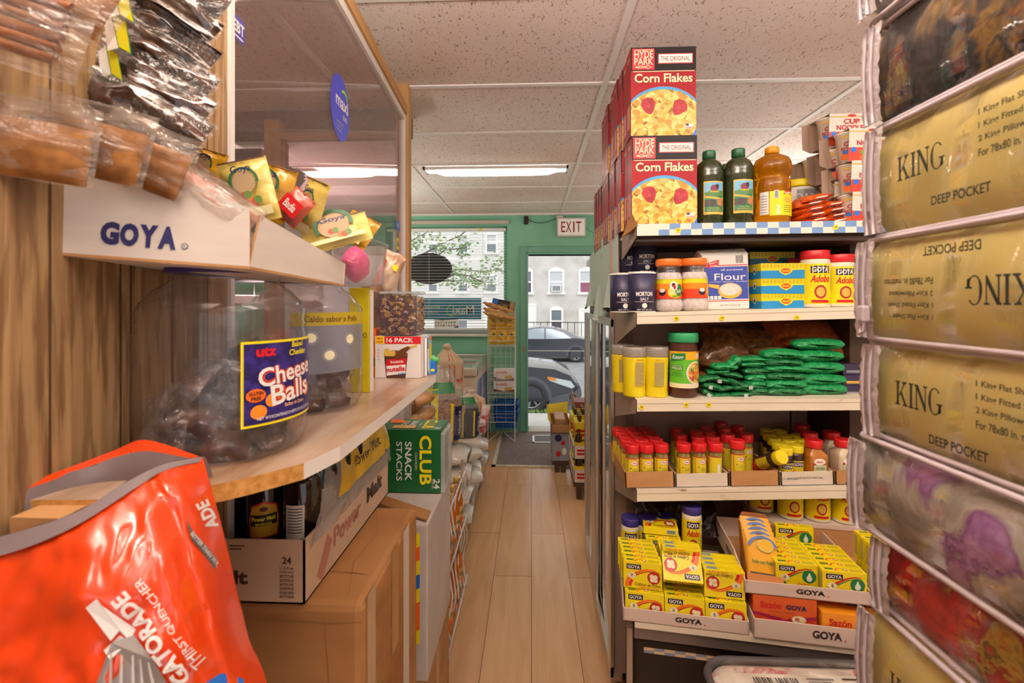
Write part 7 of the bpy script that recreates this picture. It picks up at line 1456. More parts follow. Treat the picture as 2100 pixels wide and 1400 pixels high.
b = MB(); b.prism([(-.16, 0), (0, 0), (.0, .004), (-.16, .012)], lambda s, q, h: V((-.268 + s, 1.17 + h + s * -.5, .862 + q)), 0, .05, CARDW); solo(b, 'cardboard_flap', 'bent cardboard flap lying in front of the cracker box', 'cardboard')
# ------------------------------------------------------------------ big orange bottle-pack bag in the left foreground
t = thing('drink_pack_bag', 'large glossy orange sports drink bag torn open over a cardboard case', 'plastic bag')
GB = mat('orange_pack_plastic', '#d83c08', .22, coat=.8, wrinkle=(7, .25)); GIN = mat('bag_grey_lining', '#77696a', .25); WHP = mat('pack_print_white', '#dcd6d2', .3)
ROWS = [[(-75, 1120, .375), (60, 1085, .375), (170, 1045, .385), (260, 990, .41), (340, 952, .44), (416, 938, .475)],
        [(-90, 1190, .355), (70, 1155, .36), (180, 1112, .365), (285, 1065, .39), (368, 1010, .42), (437, 1012, .465)],
        [(-90, 1280, .345), (80, 1250, .35), (200, 1215, .35), (305, 1165, .372), (395, 1110, .41), (463, 1110, .462)],
        [(-90, 1370, .335), (90, 1345, .34), (212, 1312, .342), (325, 1262, .362), (418, 1212, .40), (487, 1212, .458)],
        [(-90, 1470, .325), (95, 1440, .33), (222, 1408, .335), (345, 1362, .355), (440, 1312, .392), (512, 1312, .452)],
        [(-90, 1600, .318), (100, 1575, .322), (230, 1560, .33), (365, 1500, .35), (462, 1440, .385), (548, 1410, .445)],
        [(-90, 1720, .315), (100, 1720, .32), (230, 1700, .33), (365, 1660, .35), (465, 1600, .385), (540, 1560, .44)]]
GRID = [[P(*q) for q in r] for r in ROWS]
def cr(p0, p1, p2, p3, q): return .5 * ((2 * p1) + (p2 - p0) * q + (2 * p0 - 5 * p1 + 4 * p2 - p3) * q * q + (3 * p1 - p0 - 3 * p2 + p3) * q ** 3)
def bag0(u, v, G=GRID):
    nr, nc = len(G), len(G[0]); a = min(u * (nc - 1), nc - 1.001); c = min(v * (nr - 1), nr - 1.001); i, j = int(a), int(c)
    g = lambda r, k: G[min(max(r, 0), nr - 1)][min(max(k, 0), nc - 1)]
    rows = [cr(g(j + d, i - 1), g(j + d, i), g(j + d, i + 1), g(j + d, i + 2), a - i) for d in (-1, 0, 1, 2)]
    return cr(*rows, c - j)
def bagn(u, v):
    k = .007 * n3(u * 5 + v * 2, v * 4 - u * 2, 3) + .006 * abs(n3(u * 9 + v * 5, v * 4, 8)) + .0035 * n3(u * 16 + v * 6, v * 11, 5)
    k += .010 * math.exp(-((u - .62 - .15 * v) / .035) ** 2) * v * (1 - v) * 2 - .008 * math.exp(-((u - .7 - .1 * v) / .03) ** 2)
    return V((.25, -.95, .2)).normalized() * k * min(1, 6 * (1 - u) + .25) * min(1, v * 5 + .1)
bag = lambda u, v: bag0(u, v) + bagn(u, v)
b = MB(); b.surf(bag, 72, 72, GB)
BACK = [[P(*q) for q in r] for r in ([(-75, 1010, .39), (60, 985, .43), (150, 955, .462), (230, 925, .482), (300, 902, .485), (416, 938, .476)], [(-75, 1030, .385), (60, 1000, .425), (150, 968, .457), (230, 940, .476), (300, 925, .478), (414, 945, .474)])]
b.surf(lambda u, v: bag0(u, v, BACK), 40, 3, GB)
side = [[GRID[r][5] for r in range(7)], [GRID[r][5] + V((-.07, .08, -.004 * r)) for r in range(7)]]
b.surf(lambda u, v: bag0(u, v, [[side[0][i] for i in range(7)], [side[1][i] for i in range(7)]]), 20, 6, GB)
b.build('bag_film', t)
b = MB(); LN = [BACK[1], [p + V((.0, -.004, -.014)) for p in BACK[1]], [p + V((.0, -.003, -.028)) for p in BACK[1]]]
b.surf(lambda u, v: bag0(u, v, LN) + V((0, 0, .003 * n3(u * 9, v * 3))), 40, 5, GIN)
LF = [[p + V((0, .001, .001)) for p in GRID[0]], [p + V((.0, .012, -.016)) for p in GRID[0]], [p + V((.0, .02, -.045)) for p in GRID[0]]]
b.surf(lambda u, v: bag0(u, v, LF) + V((0, 0, .003 * n3(u * 9, v * 3, 3))), 40, 5, GIN)
FR = [[p + V((0, -.0015, .001)) for p in GRID[0]], [GRID[0][i].lerp(GRID[1][i], .6 - .1 * i) + V((0, -.005, .001)) for i in range(6)]]
b.surf(lambda u, v: bag0(u, v, FR) + bagn(u, v * .1) * .5, 40, 4, GIN); b.build('grey_lining', t)
# printing follows the film: find the film point under each print point
def uvof(px, py):
    best = None
    x0, x1, y0, y1 = 0, 1, 0, 1; N = 14
    for it in range(4):
        best = min(((proj(bag0(x0 + (x1 - x0) * i / N, y0 + (y1 - y0) * j / N)) - V((px, py))).length, x0 + (x1 - x0) * i / N, y0 + (y1 - y0) * j / N) for i in range(N + 1) for j in range(N + 1))
        dx, dy = (x1 - x0) / N * 1.2, (y1 - y0) / N * 1.2; x0, x1, y0, y1 = best[1] - dx, best[1] + dx, best[2] - dy, best[2] + dy
        x0, y0 = max(0, x0), max(0, y0); x1, y1 = min(1, x1), min(1, y1)
    return best[1], best[2]
def proj(p):
    c, s_ = math.cos(YAW), math.sin(YAW); d = -s_ * p.x + c * p.y; r = c * p.x + s_ * p.y
    return V((1050 + FOC * r / d, 619 - FOC * (p.z - CAM_Z) / d))
def bagprint(b, st, ox, oy, ang, hgt, w, m, off=.02):
    ca, sa = math.cos(ang), math.sin(ang)
    def f(s, q, h=0):
        u, v = uvof(ox + s * ca + q * sa, oy + s * sa - q * ca); return bag(u, v) + V((.25, -.95, .2)) * h
    b.text(st, f, 0, 0, hgt, m, w=w, off=off, h=.007)
def bagpoly(b, pts, m, h=.003): b.add([bag(*uvof(*p)) + V((.25, -.95, .2)) * h for p in pts], [tuple(range(len(pts)))], m)
b = MB(); an = math.atan2(-370, -320) * 1.0
bagprint(b, 'GATORADE', 322, 1300, math.atan2(-162, -128), 42, 220, WHP, .04); bagprint(b, 'THIRST QUENCHER', 360, 1265, math.atan2(-150, -112), 23, 215, WHP, .01); bagprint(b, 'ADE', 432, 1052, math.atan2(-100, -45), 26, 60, WHP, .04)
GRL = mat('pack_grey_band', '#5a5450', .35)
n = 8
pA = [(384, 1062), (400, 1085), (425, 1110), (450, 1138), (474, 1165)]; pB = [(478, 1190), (446, 1160), (420, 1130), (398, 1104), (388, 1078)]
for i in range(4): bagpoly(b, [pA[i], pA[i + 1], pB[3 - i], pB[4 - i]], GRL, .006)
bagprint(b, 'BETTER THAN WATER', 432, 1126, math.atan2(-92, -82) + PI, 10, 100, WHP)
for q in ([(185, 1240), (207, 1222), (248, 1290), (232, 1310)], [(205, 1222), (215, 1236), (278, 1290), (268, 1312), (248, 1290)], [(216, 1330), (250, 1300), (268, 1312), (235, 1345)]): bagpoly(b, q, WHP)
BG = mat('pack_bottle_grey', '#8c8480', .4); HV = mat('pack_bottle_light', '#b8b2ae', .4)
cap_ = [(236, 1312), (276, 1300), (320, 1345), (350, 1400), (352, 1460), (200, 1470), (206, 1400)]
for i in range(1, 6): bagpoly(b, [cap_[0], cap_[i], cap_[i + 1]], BG, .004)
for k in range(5): bagpoly(b, [(238 + k * 18, 1330 + k * 5), (242 + k * 18, 1330 + k * 5), (236 + k * 24, 1440), (228 + k * 24, 1440)], HV, .005)
bagpoly(b, [(425, 1392), (452, 1382), (500, 1388), (505, 1405), (440, 1420)], BLUE, .004)
b.build('printing', t)
b = MB(); a = P(120, 1030, .44); b.box(-.472, -.352, .40, .47, .80, 1.225, CARD); b.quad([(-.47, .43, 1.2255), (-.37, .425, 1.2255), (-.36, .468, 1.2255), (-.47, .468, 1.2255)], CARDIN); solo(b, 'cardboard_box', 'cardboard case inside the torn orange bag', 'box')  # flat dark quad on the closed top paints a shaded opening
carton('stacked brown boxes carrying the orange bag', -.472, -.30, .37, .66, 0, .79, CARD, .004, False)
# ------------------------------------------------------------------ bedding bags on the right
BXC, BYF = .392, .56
ZB = [1.84, 1.735, 1.617, 1.492, 1.376, 1.267, 1.160, 1.076, .955, .84]
PIPE = mat('lilac_piping', '#c3b6bd', .4); ZIPT = mat('zipper_tape', '#bdb1b0', .6, wrinkle=(60, .5)); VIN = film('clear_vinyl', '#fdfbf6', .975, .05, (20, 1.0, (1, 1.5, .45)), 1.2, '#efe9da')
_k = VIN.node_tree; _w = _k.nodes.new('ShaderNodeTexWave'); _w.inputs['Scale'].default_value = 5.0; _w.inputs['Distortion'].default_value = 7.0; _w.inputs['Detail'].default_value = 2.0; _w.bands_direction = 'DIAGONAL'
_n = [q for q in _k.nodes if q.type == 'TEX_NOISE'][0]; _b = [q for q in _k.nodes if q.type == 'BUMP'][0]; _m = [q for q in _k.nodes if q.type == 'MAPPING'][0]
_a = _k.nodes.new('ShaderNodeMath'); _a.operation = 'MULTIPLY_ADD'; _a.inputs[1].default_value = .35; _k.links.new(_m.outputs[0], _w.inputs[0]); _k.links.new(_n.outputs[0], _a.inputs[0]); _k.links.new(_w.outputs[1], _a.inputs[2]); _k.links.new(_a.outputs[0], _b.inputs['Height'])
GOLDB = mat('gold_bedding_card', '#d2c27a', .35, coat=.5, wrinkle=(5, .12))
def floral(name, stops, sc=7, rough=.5): return mixmat(name, stops, sc, 5, rough, (1, 1, 1.6), .4, .02, 1.4, coat=.25)
FN = floral('navy_floral', [(.3, '#0d0c14'), (.48, '#1d1e2a'), (.55, '#7a5a20'), (.6, '#1f242c'), (.7, '#9a7426')]); FG = floral('grey_violet_floral', [(.3, '#4a4643'), (.42, '#8f8a86'), (.5, '#b3ada8'), (.55, '#7d4a8c'), (.62, '#b98cc6'), (.7, '#827d78')], 8); FR_ = floral('red_floral', [(.3, '#7a0c14'), (.46, '#cc1a24'), (.55, '#96121a'), (.585, '#b8983a'), (.61, '#5c5a24'), (.66, '#d83634')], 9); FLV = floral('lavender_case', [(.35, '#6a5a5c'), (.6, '#a3989c')])
SERIF = {'K': [[(0, 0), (.3, 0), (.3, .06), (.22, .08), (.22, .92), (.3, .94), (.3, 1), (0, 1), (0, .94), (.08, .92), (.08, .08), (0, .06)], [(.22, .42), (.5, .86), (.44, .94), (.44, 1), (.72, 1), (.72, .94), (.62, .92), (.22, .32)], [(.3, .5), (.4, .62), (.68, .1), (.78, .06), (.78, 0), (.46, 0), (.46, .06), (.54, .1)]],
         'I': [[(0, 0), (.3, 0), (.3, .06), (.22, .08), (.22, .92), (.3, .94), (.3, 1), (0, 1), (0, .94), (.08, .92), (.08, .08), (0, .06)]],
         'N': [[(0, 0), (.24, 0), (.24, .06), (.16, .08), (.16, .92), (.08, .92), (.08, .08), (0, .06)], [(0, 1), (.2, 1), (.66, .2), (.66, 0), (.6, 0), (.12, .86), (0, .94)], [(.5, 1), (.74, 1), (.74, .94), (.66, .92), (.66, .0), (.6, .1), (.6, .92), (.5, .94)]]}
def serif(b, s, f, cs, ct, hgt, w, m, h):
    adv = {'K': .84, 'I': .36, 'N': .8, 'G': .8}; tot = sum(adv[c] for c in s); x = -tot / 2; kx = w / tot
    for c in s:
        if c == 'G':
            fg = lambda a, q, hh=0, x=x: f(cs + (x + a) * kx, ct + (q - .5) * hgt, hh)
            for i in range(18):
                a0, a1 = .75 + (2 * PI - 1.25) * i / 18, .75 + (2 * PI - 1.25) * (i + 1) / 18; th = lambda a: .05 + .09 * abs(math.cos(a)) ** 1.5
                b.add([fg(.36 + .36 * math.cos(a0), .5 + .52 * math.sin(a0), h), fg(.36 + .36 * math.cos(a1), .5 + .52 * math.sin(a1), h), fg(.36 + (.36 - th(a1)) * math.cos(a1), .5 + (.52 - .05) * math.sin(a1), h), fg(.36 + (.36 - th(a0)) * math.cos(a0), .5 + (.52 - .05) * math.sin(a0), h)], [(0, 1, 2, 3)], m)
            b.add([fg(.56, .06, h), fg(.7, .12, h), fg(.7, .42, h), fg(.56, .42, h)], [(0, 1, 2, 3)], m); b.add([fg(.46, .38, h), fg(.78, .38, h), fg(.78, .44, h), fg(.46, .44, h)], [(0, 1, 2, 3)], m)
        else:
            for pl in SERIF[c]: b.poly([(cs + (x + px_) * kx, ct + (py_ - .5) * hgt) for px_, py_ in pl], f, m, h)
        x += adv[c]
INKK = mat('bedding_ink', '#2c2a22', .5)
def bedding(label, z0, z1, fill, dx=0.0, dy=0.0, king=0, zipper=False):
    """a soft zipped vinyl bag; king 1 = upright print, 2 = print upside down"""
    W, D, H = .50, .52, z1 - z0; t = thing('bedding_bag', label, 'bedding bag', (BXC + dx, BYF + dy, z0), (0, 0, 0), 'zipped bedding bags stacked on the right')
    def body(ins, m, name, bul=.01, sd=0.0, r=.03):
        b = MB(); cs = []; K = 6                 # rounded plan outline, starting at the far left corner
        for (cx, cy, a0) in ((W - ins - r, -D + ins + r, -PI / 2), (W - ins - r, -ins - r, 0), (ins + r, -ins - r, PI / 2), (ins + r, -D + ins + r, PI)):
            for i in range(K + 1): a = a0 + PI / 2 * i / K; cs.append((cx + r * math.cos(a), cy + r * math.sin(a)))
        pts = []
        for i in range(len(cs)):
            p, q = V((*cs[i], 0)), V((*cs[(i + 1) % len(cs)], 0)); n_ = max(1, int((q - p).length / .03))
            pts += [p.lerp(q, j / n_) for j in range(n_)]
        n = len(pts); NV = 8; c0 = V((W / 2, -D / 2, 0)); vs = []
        for j in range(NV + 1):
            q = j / NV; e = math.sin(PI * q) ** .5
            for p in pts:
                d = (p - c0); d.z = 0; d.normalize(); k = bul * e + .004 * n3(p.x * 12 + sd, p.y * 12, q * 4) * e - .006 * (1 - e)
                vs.append(V((p.x + d.x * k, p.y + d.y * k, ins * .35 + (H - ins * .7) * q)))
        b.add(vs, [(j * n + i, j * n + (i + 1) % n, (j + 1) * n + (i + 1) % n, (j + 1) * n + i) for j in range(NV) for i in range(n)], m, True)
        b.add(vs[:n], [tuple(reversed(range(n)))], m); b.add(vs[NV * n:], [tuple(range(n))], m); b.build(name, t); return pts
    body(.004, fill, 'folded_bedding', .008, z0 * 7, .012); pts = body(.0, VIN, 'clear_cover', .012, z0 * 3, .014)
    b = MB()
    for z in (.002, H - .002): b.tube([V((p.x, p.y, z)) for p in pts], .0032, PIPE, 6, closed=True)
    b.build('piping', t)
    b = MB(); b.surf(lambda u, v: V((-.012 - .003 * math.sin(PI * v) + (.03 * u if u < 0 else 0) + .0012 * math.sin(v * 40 + u * 20), -.004 - .028 * u, .004 + (H - .008) * v)), 6, 16, ZIPT); 
    for u in (.3, .66): b.tube([V((-.0145 - .003 * math.sin(PI * i / 8), -.004 - .028 * u, .004 + (H - .008) * i / 8)) for i in range(9)], .0016, PIPE, 5)
    b.build('zipper_tape', t)
    if zipper: b = MB(); b.box(-.026, -.017, -.034, -.024, .022, .04, PIPE, .002); b.tube([(-.022, -.03, .024), (-.024, -.034, .012), (-.024, -.026, .008), (-.022, -.026, .02)], .002, PIPE, 6); b.build('zipper_pull', t)
    if king:
        b = MB(); yc = -.045
        F0 = frame((-.0035, -.045, H / 2), (0, -1, 0), (0, 0, 1)); F = F0 if king == 1 else (lambda s, q, h=0: F0(.158 - s, -q, h))
        o = .0 if king == 1 else -.0
        serif(b, 'KING', F, .036, .004, .025, .056, INKK, .0085); b.text('DEEP POCKET', F, .078, -H * .30, .009, INKK, w=.058, off=.02, h=.0085)
        for i, st in enumerate(('1 King Flat Sheet', '1 King Fitted Sheet', '2 King Pillowcases', 'For 78x80 in. mattress')): b.text(st, F, .096, .028 - .0115 * i, .007, INKK, off=.02, h=.0085, align='L', maxw=.06)
        b.build('printing', t)
    return t
bedding('lavender zipped bedding bag topmost in the stack, mostly cut off', ZB[1] + .004, ZB[0] + .03, FLV, .0, .0)
bedding('zipped bedding bag with dark navy floral cloth', ZB[2], ZB[1], FN, .006, .0); bedding('gold bedding bag directly under the navy floral one', ZB[3], ZB[2], GOLDB, .004, -.004, 1); bedding('gold bedding bag with its print upside down', ZB[4], ZB[3], GOLDB, -.002, 0, 2, True); bedding('gold bedding bag right above the grey violet one', ZB[5], ZB[4], GOLDB, .002, -.004, 1)
bedding('zipped bedding bag with grey and violet floral cloth', ZB[6], ZB[5], FG, -.008, .004); bedding('zipped bedding bag with red floral cloth', ZB[7], ZB[6], FR_, .006, -.012); bedding('gold bedding bag at the bottom of the frame under the red one', ZB[8], ZB[7], GOLDB, -.002, -.002, 1); bedding('lowest gold bedding bag of the tall stack, out of frame', ZB[9], ZB[8], GOLDB, 0, 0)
b = MB(); b.box(.41, .92, .03, .54, 0, .839, CARD, .006); solo(b, 'cardboard_box', 'tall brown box carrying the bedding stack', 'box')
# quilt bag lying in front of the kick panel
t = thing('quilt_bag', 'pink floral quilt in a dark piped clear bag lying before the shelf base', 'bedding bag', (.40, 1.135, .43)); QF = floral('pink_floral', [(.34, '#e9e2dc'), (.5, '#f1ece6'), (.58, '#d8848a'), (.66, '#c8404c'), (.72, '#7a8a6a'), (.8, '#efe8e0')], 10); W, D, H = .62, .5, .14; DPI = mat('charcoal_piping', '#4a4648', .5)
def rr_out(ins, z, r=.06, K=6):
    o = []
    for (cx, cy, a0) in ((W - ins - r, -D + ins + r, -PI / 2), (W - ins - r, -ins - r, 0), (ins + r, -ins - r, PI / 2), (ins + r, -D + ins + r, PI)): o += [V((cx + r * math.cos(a0 + PI / 2 * i / K), cy + r * math.sin(a0 + PI / 2 * i / K), z)) for i in range(K + 1)]
    return o
b = MB(); L_ = [rr_out(.02, 0), rr_out(.004, .02), rr_out(.002, H * .6), rr_out(.01, H - .015), rr_out(.03, H - .004)]; n = len(L_[0])
b.add([p for l in L_ for p in l], [(j * n + i, j * n + (i + 1) % n, (j + 1) * n + (i + 1) % n, (j + 1) * n + i) for j in range(4) for i in range(n)] + [tuple(range(4 * n, 5 * n)), tuple(reversed(range(n)))], QF, True); b.build('quilt', t)
b = MB(); b.tube(rr_out(.004, H - .008), .009, DPI, 8, closed=True); b.build('piping', t)
b = MB(); F = topf(0, -D, H - .004); b.poly([(.055, D - .05), (.6, D - .045), (.6, D - .5), (.10, D - .5)], F, WHITE, .002)
for i in range(16):
    if i != 7: b.rect(F, .10 + i * .0062, .1025 + i * .0062 + .0015 * (i % 2), D - .088, D - .062, BLACK, .004)
for i in range(4): b.rect(F, .22, .28 - .01 * (i % 2), D - .064 - i * .009, D - .060 - i * .009, GREYP, .004)
b.rect(F, .3, .42, D - .062, D - .058, INKK, .004); b.rect(F, .36, .44, D - .075, D - .071, GREYP, .004); b.poly([(.13, D - .13), (.3, D - .105), (.34, D - .3), (.12, D - .3)], F, mixmat('quilt_photo', [(.35, '#e8a0a8'), (.5, '#f0d0d0'), (.6, '#b8485a'), (.7, '#d8c8c0')], 24, 3, .4), .004); b.poly([(.35, D - .1), (.6, D - .09), (.6, D - .3), (.38, D - .3)], F, mixmat('quilt_photo_room', [(.35, '#8a7a6a'), (.5, '#c8c8b8'), (.65, '#d88aa0')], 9, 2, .4), .004); b.build('insert_card', t)
b = MB(); b.add([p + V((0, 0, .012)) for p in rr_out(.02, H - .006)], [tuple(range(n))], VIN); b.build('clear_cover', t)
b = MB(); b.box(.43, 1.0, .66, 1.12, 0, .429, CARD, .006); solo(b, 'cardboard_box', 'brown box under the pink quilt bag', 'box')
# ------------------------------------------------------------------ sacks, beans, bottles along the counter towards the window
def sack(fn, nu, nv, m, name, parent=None, mf=None): b = MB(); b.surf(fn, nu, nv, m, closeu=True, mf=mf); return b
def upright(w, d, h, top=.8, sd=0.0, gath=.25, bul=.1):
    def f(u, v):
        a = 2 * PI * u; k = (1 if v < top else max(gath, 1 - (1 - gath) * ((v - top) / (1 - top)) ** .8)); k *= (1 + bul * math.sin(PI * min(1, v / top))) * (.9 + .1 * min(1, v * 12))
        sq = lambda q: abs(q) ** .75 * (1 if q > 0 else -1); wv = 1 + .06 * n3(math.cos(a) * 2 + sd, v * 5, math.sin(a) * 2) + (.12 * math.sin(a * 7 + sd) * max(0, v - top) / (1 - top) if v > top else 0)
        return V((w / 2 * sq(math.cos(a)) * k * wv, d / 2 * sq(math.sin(a)) * k * wv, h * v))
    return f
t = thing('goods_platform', 'low white wire platform holding rice bags along the counter', 'platform', (0, 0, 0)); b = MB()
PX0, PX1, PY0, PY1, PZt = -.85, -.40, 2.3, 3.60, .16
for x in (PX0, PX1):
    b.tube([(x, PY0, PZt), (x, PY1, PZt)], .006, STEELW, 6)
for i in range(16): y = PY0 + (PY1 - PY0) * i / 15; b.tube([(PX0, y, PZt), (PX1, y, PZt)], .004, STEELW, 5)
b.build('wire_deck', t)
for x in (PX0 + .03, PX1 - .02):
    for y in (PY0 + .05, 3.0, PY1 - .05): MB().box(x - .02, x + .02, y - .02, y + .02, 0, PZt - .004, WOODD).build('leg', t)
RICE = mixmat('rice_bag', [(.35, '#d8d2ca'), (.65, '#efeae4')], 12, 3, .2, coat=.8, bump=.3, bdist=.01); RICG = mat('rice_bag_green', '#2f8a58', .25, coat=.6); RICT = mat('rice_bag_tan', '#cbb48e', .4, coat=.5)
def lying(label, p, w, L, h, yaw, roll=0.0, sd=0.0):
    t = thing('rice_bag', label, 'rice bag', p, (roll, 0, yaw), 'rice bags lying in a pile by the counter')
    def f(u, v): a = 2 * PI * u; e = max(.08, math.sin(PI * min(max(v, .02), .98)) ** .35); sq = abs(math.sin(a)) ** .8 * (1 if math.sin(a) > 0 else -1); return V((-L / 2 + L * v, w / 2 * math.cos(a) * (.8 + .2 * e) * (1 + .08 * n3(v * 6 + sd, a)), h / 2 + h / 2 * sq * e * (1 + .12 * n3(v * 5, a, sd))))
    b = MB(); b.surf(f, 20, 14, RICE, closeu=True, mf=lambda u, v: RICG if (.12 < v < .3 or (.7 < v < .74)) else (RICT if .35 < v < .62 else RICE)); b.build('bag', t)
    c = MB(); c.surf(lambda u, v: f(u, .6 + .4 * v) + V((.002, 0, .002)), 20, 4, WRAP, closeu=True); c.build('clear_end', t); return t
PILE = [(-.66, 3.55, .0, 0), (-.70, 3.30, .0, .1), (-.66, 3.08, .0, -.1), (-.68, 2.85, .0, .1), (-.66, 3.5, .115, .1), (-.69, 3.25, .115, -.1), (-.66, 3.0, .115, .15), (-.68, 3.42, .23, -.1), (-.66, 3.14, .23, .2), (-.64, 2.84, .12, .25), (-.66, 2.9, .235, .5), (-.66, 3.3, .345, .1), (-.66, 2.6, 0, .05), (-.66, 2.6, .115, -.05), (-.67, 2.6, .23, .1), (-.68, 2.6, .335, .0)]
for i, (x, y, z, yw) in enumerate(PILE): lying('white rice bag lying in the pile by the counter, %s layer, %s' % (['lowest', 'second', 'third', 'top'][min(3, int(z / .11))], ['farthest', 'second farthest', 'third farthest', 'nearest', 'farthest', 'middle', 'near the aisle corner', 'farther', 'nearer', 'nearest', 'tilted in front', 'farthest', 'at the near end', 'at the near end', 'at the near end', 'at the near end'][i]), V((x + .13, y, PZt + .004 + z)), .24, .40, .12, yw, 0, i * 3.3)
BEAN = mixmat('pink_beans', [(.0, '#6a4030'), (.4, '#9a6a50'), (1, '#b88a6a')], 90, 0, .5, kind='cellcolor', coat=.4); BBEAN = mixmat('black_beans', [(.0, '#1a1618'), (.6, '#2e2a2c'), (1, '#4a4448')], 110, 0, .5, kind='cellcolor', coat=.4); CLB = film('clear_bag_film', '#ffffff', .88, .1, (18, 1.0), .8, '#dfe8e6')
def bean_bag(label, p, w, d, h, fill, fillh, yaw, sd):
    t = thing('bean_bag', label, 'bean bag', p, (0, .0, yaw), 'clear bags of dry beans standing on the rice'); f = upright(w, d, h, .72, sd, .42, .12)
    b = MB(); b.surf(lambda u, v: f(u, v * fillh) * 1.0, 24, 10, fill, closeu=True); b.add([f(i / 24, fillh) for i in range(24)], [tuple(range(24))], fill); b.build('beans', t)
    b = MB(); b.surf(lambda u, v: V((f(u, v).x * 1.04, f(u, v).y * 1.04, f(u, v).z)), 28, 18, CLB, closeu=True); b.build('clear_bag', t)
    b = MB(); g = lambda s, q, h_=0: (lambda r_: V((r_.x * 1.05, r_.y * 1.05 - h_, r_.z)))(f((.75 + s) % 1, q)); b.rect(g, -.2, -.03, .3, .74, YEL, .003, 6); b.rect(g, -.15, -.10, .42, .68, NAVY, .006, 3); b.text('GOYA', g, -.125, .51, .03, WHITE, w=.13, rot=-PI / 2, off=.02, h=.009); b.rect(g, .08, .2, .05, .5, NAVY, .003, 6); b.rect(g, .045, .07, .05, .55, YEL, .003, 2); b.text('Frijoles', g, .14, .28, .05, WHITE, w=.3, rot=-PI / 2, off=.01, h=.006); b.rect(g, -.1, .1, .68, .82, GRN, .003, 6); b.build('printed_label', t); return t
bean_bag('tall clear bag of brown beans with a green and yellow label', P(908, 905, 2.62), .19, .13, .42, BEAN, .6, .25, 1.0); bean_bag('clear bag of black beans right of the brown ones', P(958, 895, 2.95), .14, .11, .32, BBEAN, .6, .3, 4.0); bean_bag('narrow clear bag of pale beans between the brown and black ones', P(942, 893, 2.9), .06, .12, .30, mixmat('pale_beans', [(0, '#b89a6a'), (1, '#dcc49a')], 90, 0, .5, kind='cellcolor'), .7, .3, 7.0)
RSK = mat('woven_rice_sack', '#d2b492', .6, wrinkle=(60, .15)); 
def rice_sack(label, p, w, d, h, yaw, sd, pr=True):
    t = thing('rice_sack', label, 'rice sack', p, (0, 0, yaw), 'woven rice sacks'); f = upright(w, d, h, .8, sd, .22, .06); b = MB(); b.surf(f, 28, 20, RSK, closeu=True); b.add([f(i / 28, 1) for i in range(28)], [tuple(range(28))], RSK); b.build('sack', t)
    b = MB(); b.tube([f(.0 + i / 10, 1) * .9 + V((0, 0, -.012)) for i in range(10)], .012, RSK, 6, closed=True); b.lathe([(.02, h * .97), (.035, h * 1.03), (.02, h * 1.08), (0, h * 1.09)], RSK, 12); b.build('tied_neck', t)
    b = MB(); g = lambda s, q, h_=0: (lambda r_: V((r_.x * 1.02, r_.y * 1.02 - h_, r_.z)))(f((.75 + s) % 1, q))
    for s in (-.1, .02, .06, .18): b.stroke([(s, .02 + .1 * i) for i in range(10)], .008, g, RED, .002)
    if pr:
        b.rect(g, -.13, -.04, .48, .76, WHITE, .003, 3); b.text('RICE', g, .13, .5, .05, RED, w=.09, off=.03, h=.004); b.text('LONG GRAIN', g, .13, .35, .03, RED, w=.09, off=.02, h=.004); b.rect(g, .08, .17, .45, .455, RED, .004); b.text('NET WT 20 LB', g, .13, .22, .025, mat('sack_green', '#6a8a3a', .5), w=.09, h=.004)
    b.build('printing', t); return t
rice_sack('tall woven rice sack with red stripes before the freezer', P(917, 838, 3.6), .25, .17, .47, .1, 2.0)
b = MB(); b.box(-.95, -.62, 3.62, 3.88, .0, PZ(838, 3.6) - .002, CARD, .006); solo(b, 'cardboard_box', 'brown box under the standing rice sack', 'box')
rice_sack('second rice sack slumped behind the black beans', P(966, 872, 3.35), .2, .15, .24, .4, 5.0, False)
b = MB(); b.T = TM(993, 858, 3.28, .2, .3); pillow(b, .06, .2, .05, mixmat('red_white_sack', [(.4, '#e8dcd4'), (.55, '#c82838'), (.7, '#e8dcd4')], 9, 3, .4), 3, 10, 14); solo(b, 'rice_packet', 'white and red packet leaning at the freezer corner', 'packet')
# brown sugar cones in clear bags and a milky tub under the shelf end
CONE = mixmat('brown_sugar', [(.35, '#a87434'), (.65, '#c8965a')], 14, 3, .5, coat=.3)
for i, (px, py, s) in enumerate(((838, 822, 1.0), (846, 842, 1.1), (868, 818, .9), (872, 848, 1.0), (848, 866, 1.1), (880, 868, .9))):
    t = thing('sugar_cone', 'brown sugar cone in clear wrap under the shelf end, %s' % ['topmost at the left', 'middle at the left', 'topmost at the right', 'middle at the right', 'lowest at the left', 'lowest at the right'][i], 'sugar cone', P(px, py, 1.86 + .05 * (i % 2)), (0, 1.3, .3 * i), 'brown sugar cones'); b = MB(); b.lathe([(.02 * s, -.04), (.027 * s, -.03), (.026 * s, .02), (.02 * s, .04), (.006, .045)], CONE, 14); b.build('sugar', t); b = MB(); b.lathe([(.02 * s, -.055), (.031 * s, -.03), (.030 * s, .02), (.01 * s, .06)], WRAP, 14, cap0=False, cap1=False); b.build('clear_wrapper', t)
t = thing('storage_tub', 'milky plastic tub under the shelf behind the cracker box', 'tub', P(812, 872, 1.72)); b = MB(); b.box(-.045, .045, -.06, .06, 0, .105, film('milky_tub', '#e8e4e4', .45, .2, None, .4, '#d8d4d2'), .008); b.build('tub_body', t); b = MB(); b.box(-.048, .048, -.063, .063, .1, .108, WHITE, .003); b.build('rim', t)
b = MB(); zt2 = PZ(874, 1.8); b.box(-.70, -.43, 1.55, 2.06, 0, zt2, CARD, .006); solo(b, 'cardboard_box', 'brown box carrying the sugar cones under the shelf end', 'box')
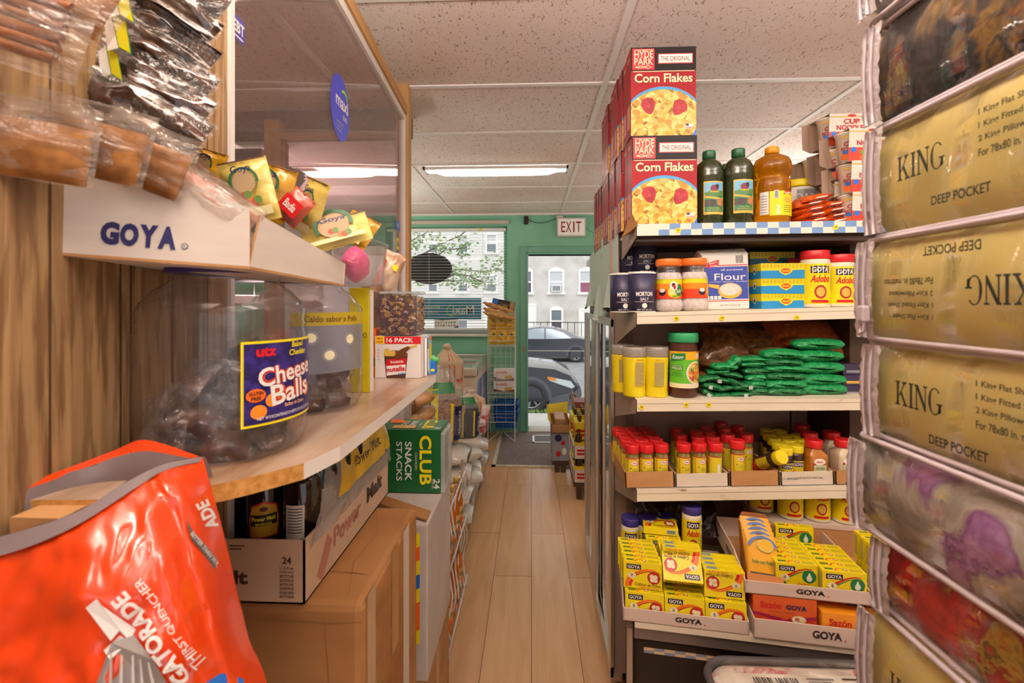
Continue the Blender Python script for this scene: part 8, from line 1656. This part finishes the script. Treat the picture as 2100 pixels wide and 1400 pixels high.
# white wire bottle rack along the aisle
t = thing('bottle_rack', 'white wavy wire rack of bottles facing the aisle', 'rack', (0, 0, 0)); RKX = -.312; b = MB()
for i in range(9):
    y = 1.62 + i * .085; b.tube([(RKX - .02 + .012 * math.sin(j * 1.3 + i), y + .02 * math.sin(j * 1.1 + i * .5), .02 + .62 * j / 12) for j in range(13)], .004, STEELW, 5)
for z in (.05, .36, .60): b.tube([(RKX - .01, 1.6, z), (RKX - .01, 2.32, z)], .004, STEELW, 5)
for z in (.05, .34):
    for i in range(9): y = 1.6 + .09 * i; b.tube([(RKX - .01, y, z), (RKX - .16, y, z)], .0035, STEELW, 5)
b.build('wire_frame', t)
SYR = film('amber_syrup', '#e88a2a', .5, .08, None, .6, '#d86a1a'); SYC = mat('amber_liquid', '#cf6a1c', .15, coat=.6); SIL = mat('silver_pouch', '#b9bcc0', .2, .7, wrinkle=(30, .6))
def syrup(label, loc, first=[None]):
    if first[0]: return dup(first[0], label, loc)
    t = thing('syrup_bottle', label, 'bottle', loc, (0, 0, 0), 'amber bottles in the white wire rack'); first[0] = t; b = MB(); b.lathe([(.026, 0), (.03, .005), (.03, .13), (.024, .165), (.013, .19), (.012, .22)], SYC, 18); b.build('bottle_glass', t); b = MB(); b.lathe([(.0145, .215), (.0145, .238), (.012, .24)], GOLD, 14); b.build('cap', t); b = MB(); C = cyl(0, 0, .0305, -.6); b.rect(C, -.03, .03, .04, .11, mat('honey_label', '#d8b060', .4), .0005, 8); b.text('MIEL', C, 0, .08, .016, GRN, off=.02, h=.001); b.rect(C, -.03, .03, .04, .06, ORG, .0008, 8); b.build('printed_label', t); return t
for k, z in enumerate((.055, .345)):
    for i in range(6): syrup('amber bottle in the %s row of the white wire rack, %s from the front' % (['lower', 'upper'][k], ORD[i + 1]), (RKX - .045, 1.72 + i * .095, z))
for i in range(3): b = MB(); b.T = Matrix.Translation((RKX - .05, 1.63 + .03 * i, .42 + .0 * i)) @ Matrix.Rotation(.5, 4, 'Z'); pillow(b, .07, .16, .03, SIL, i * 5, 10, 14); solo(b, 'silver_pouch', 'silver pouch at the front of the wire rack, %s' % ['nearest', 'second', 'third'][i], 'pouch')
b = MB(); b.box(-.66, -.49, 1.56, 2.28, 0, .02, WOODD); solo(b, 'plinth_board', 'dark board on the floor behind the wire rack', 'board')
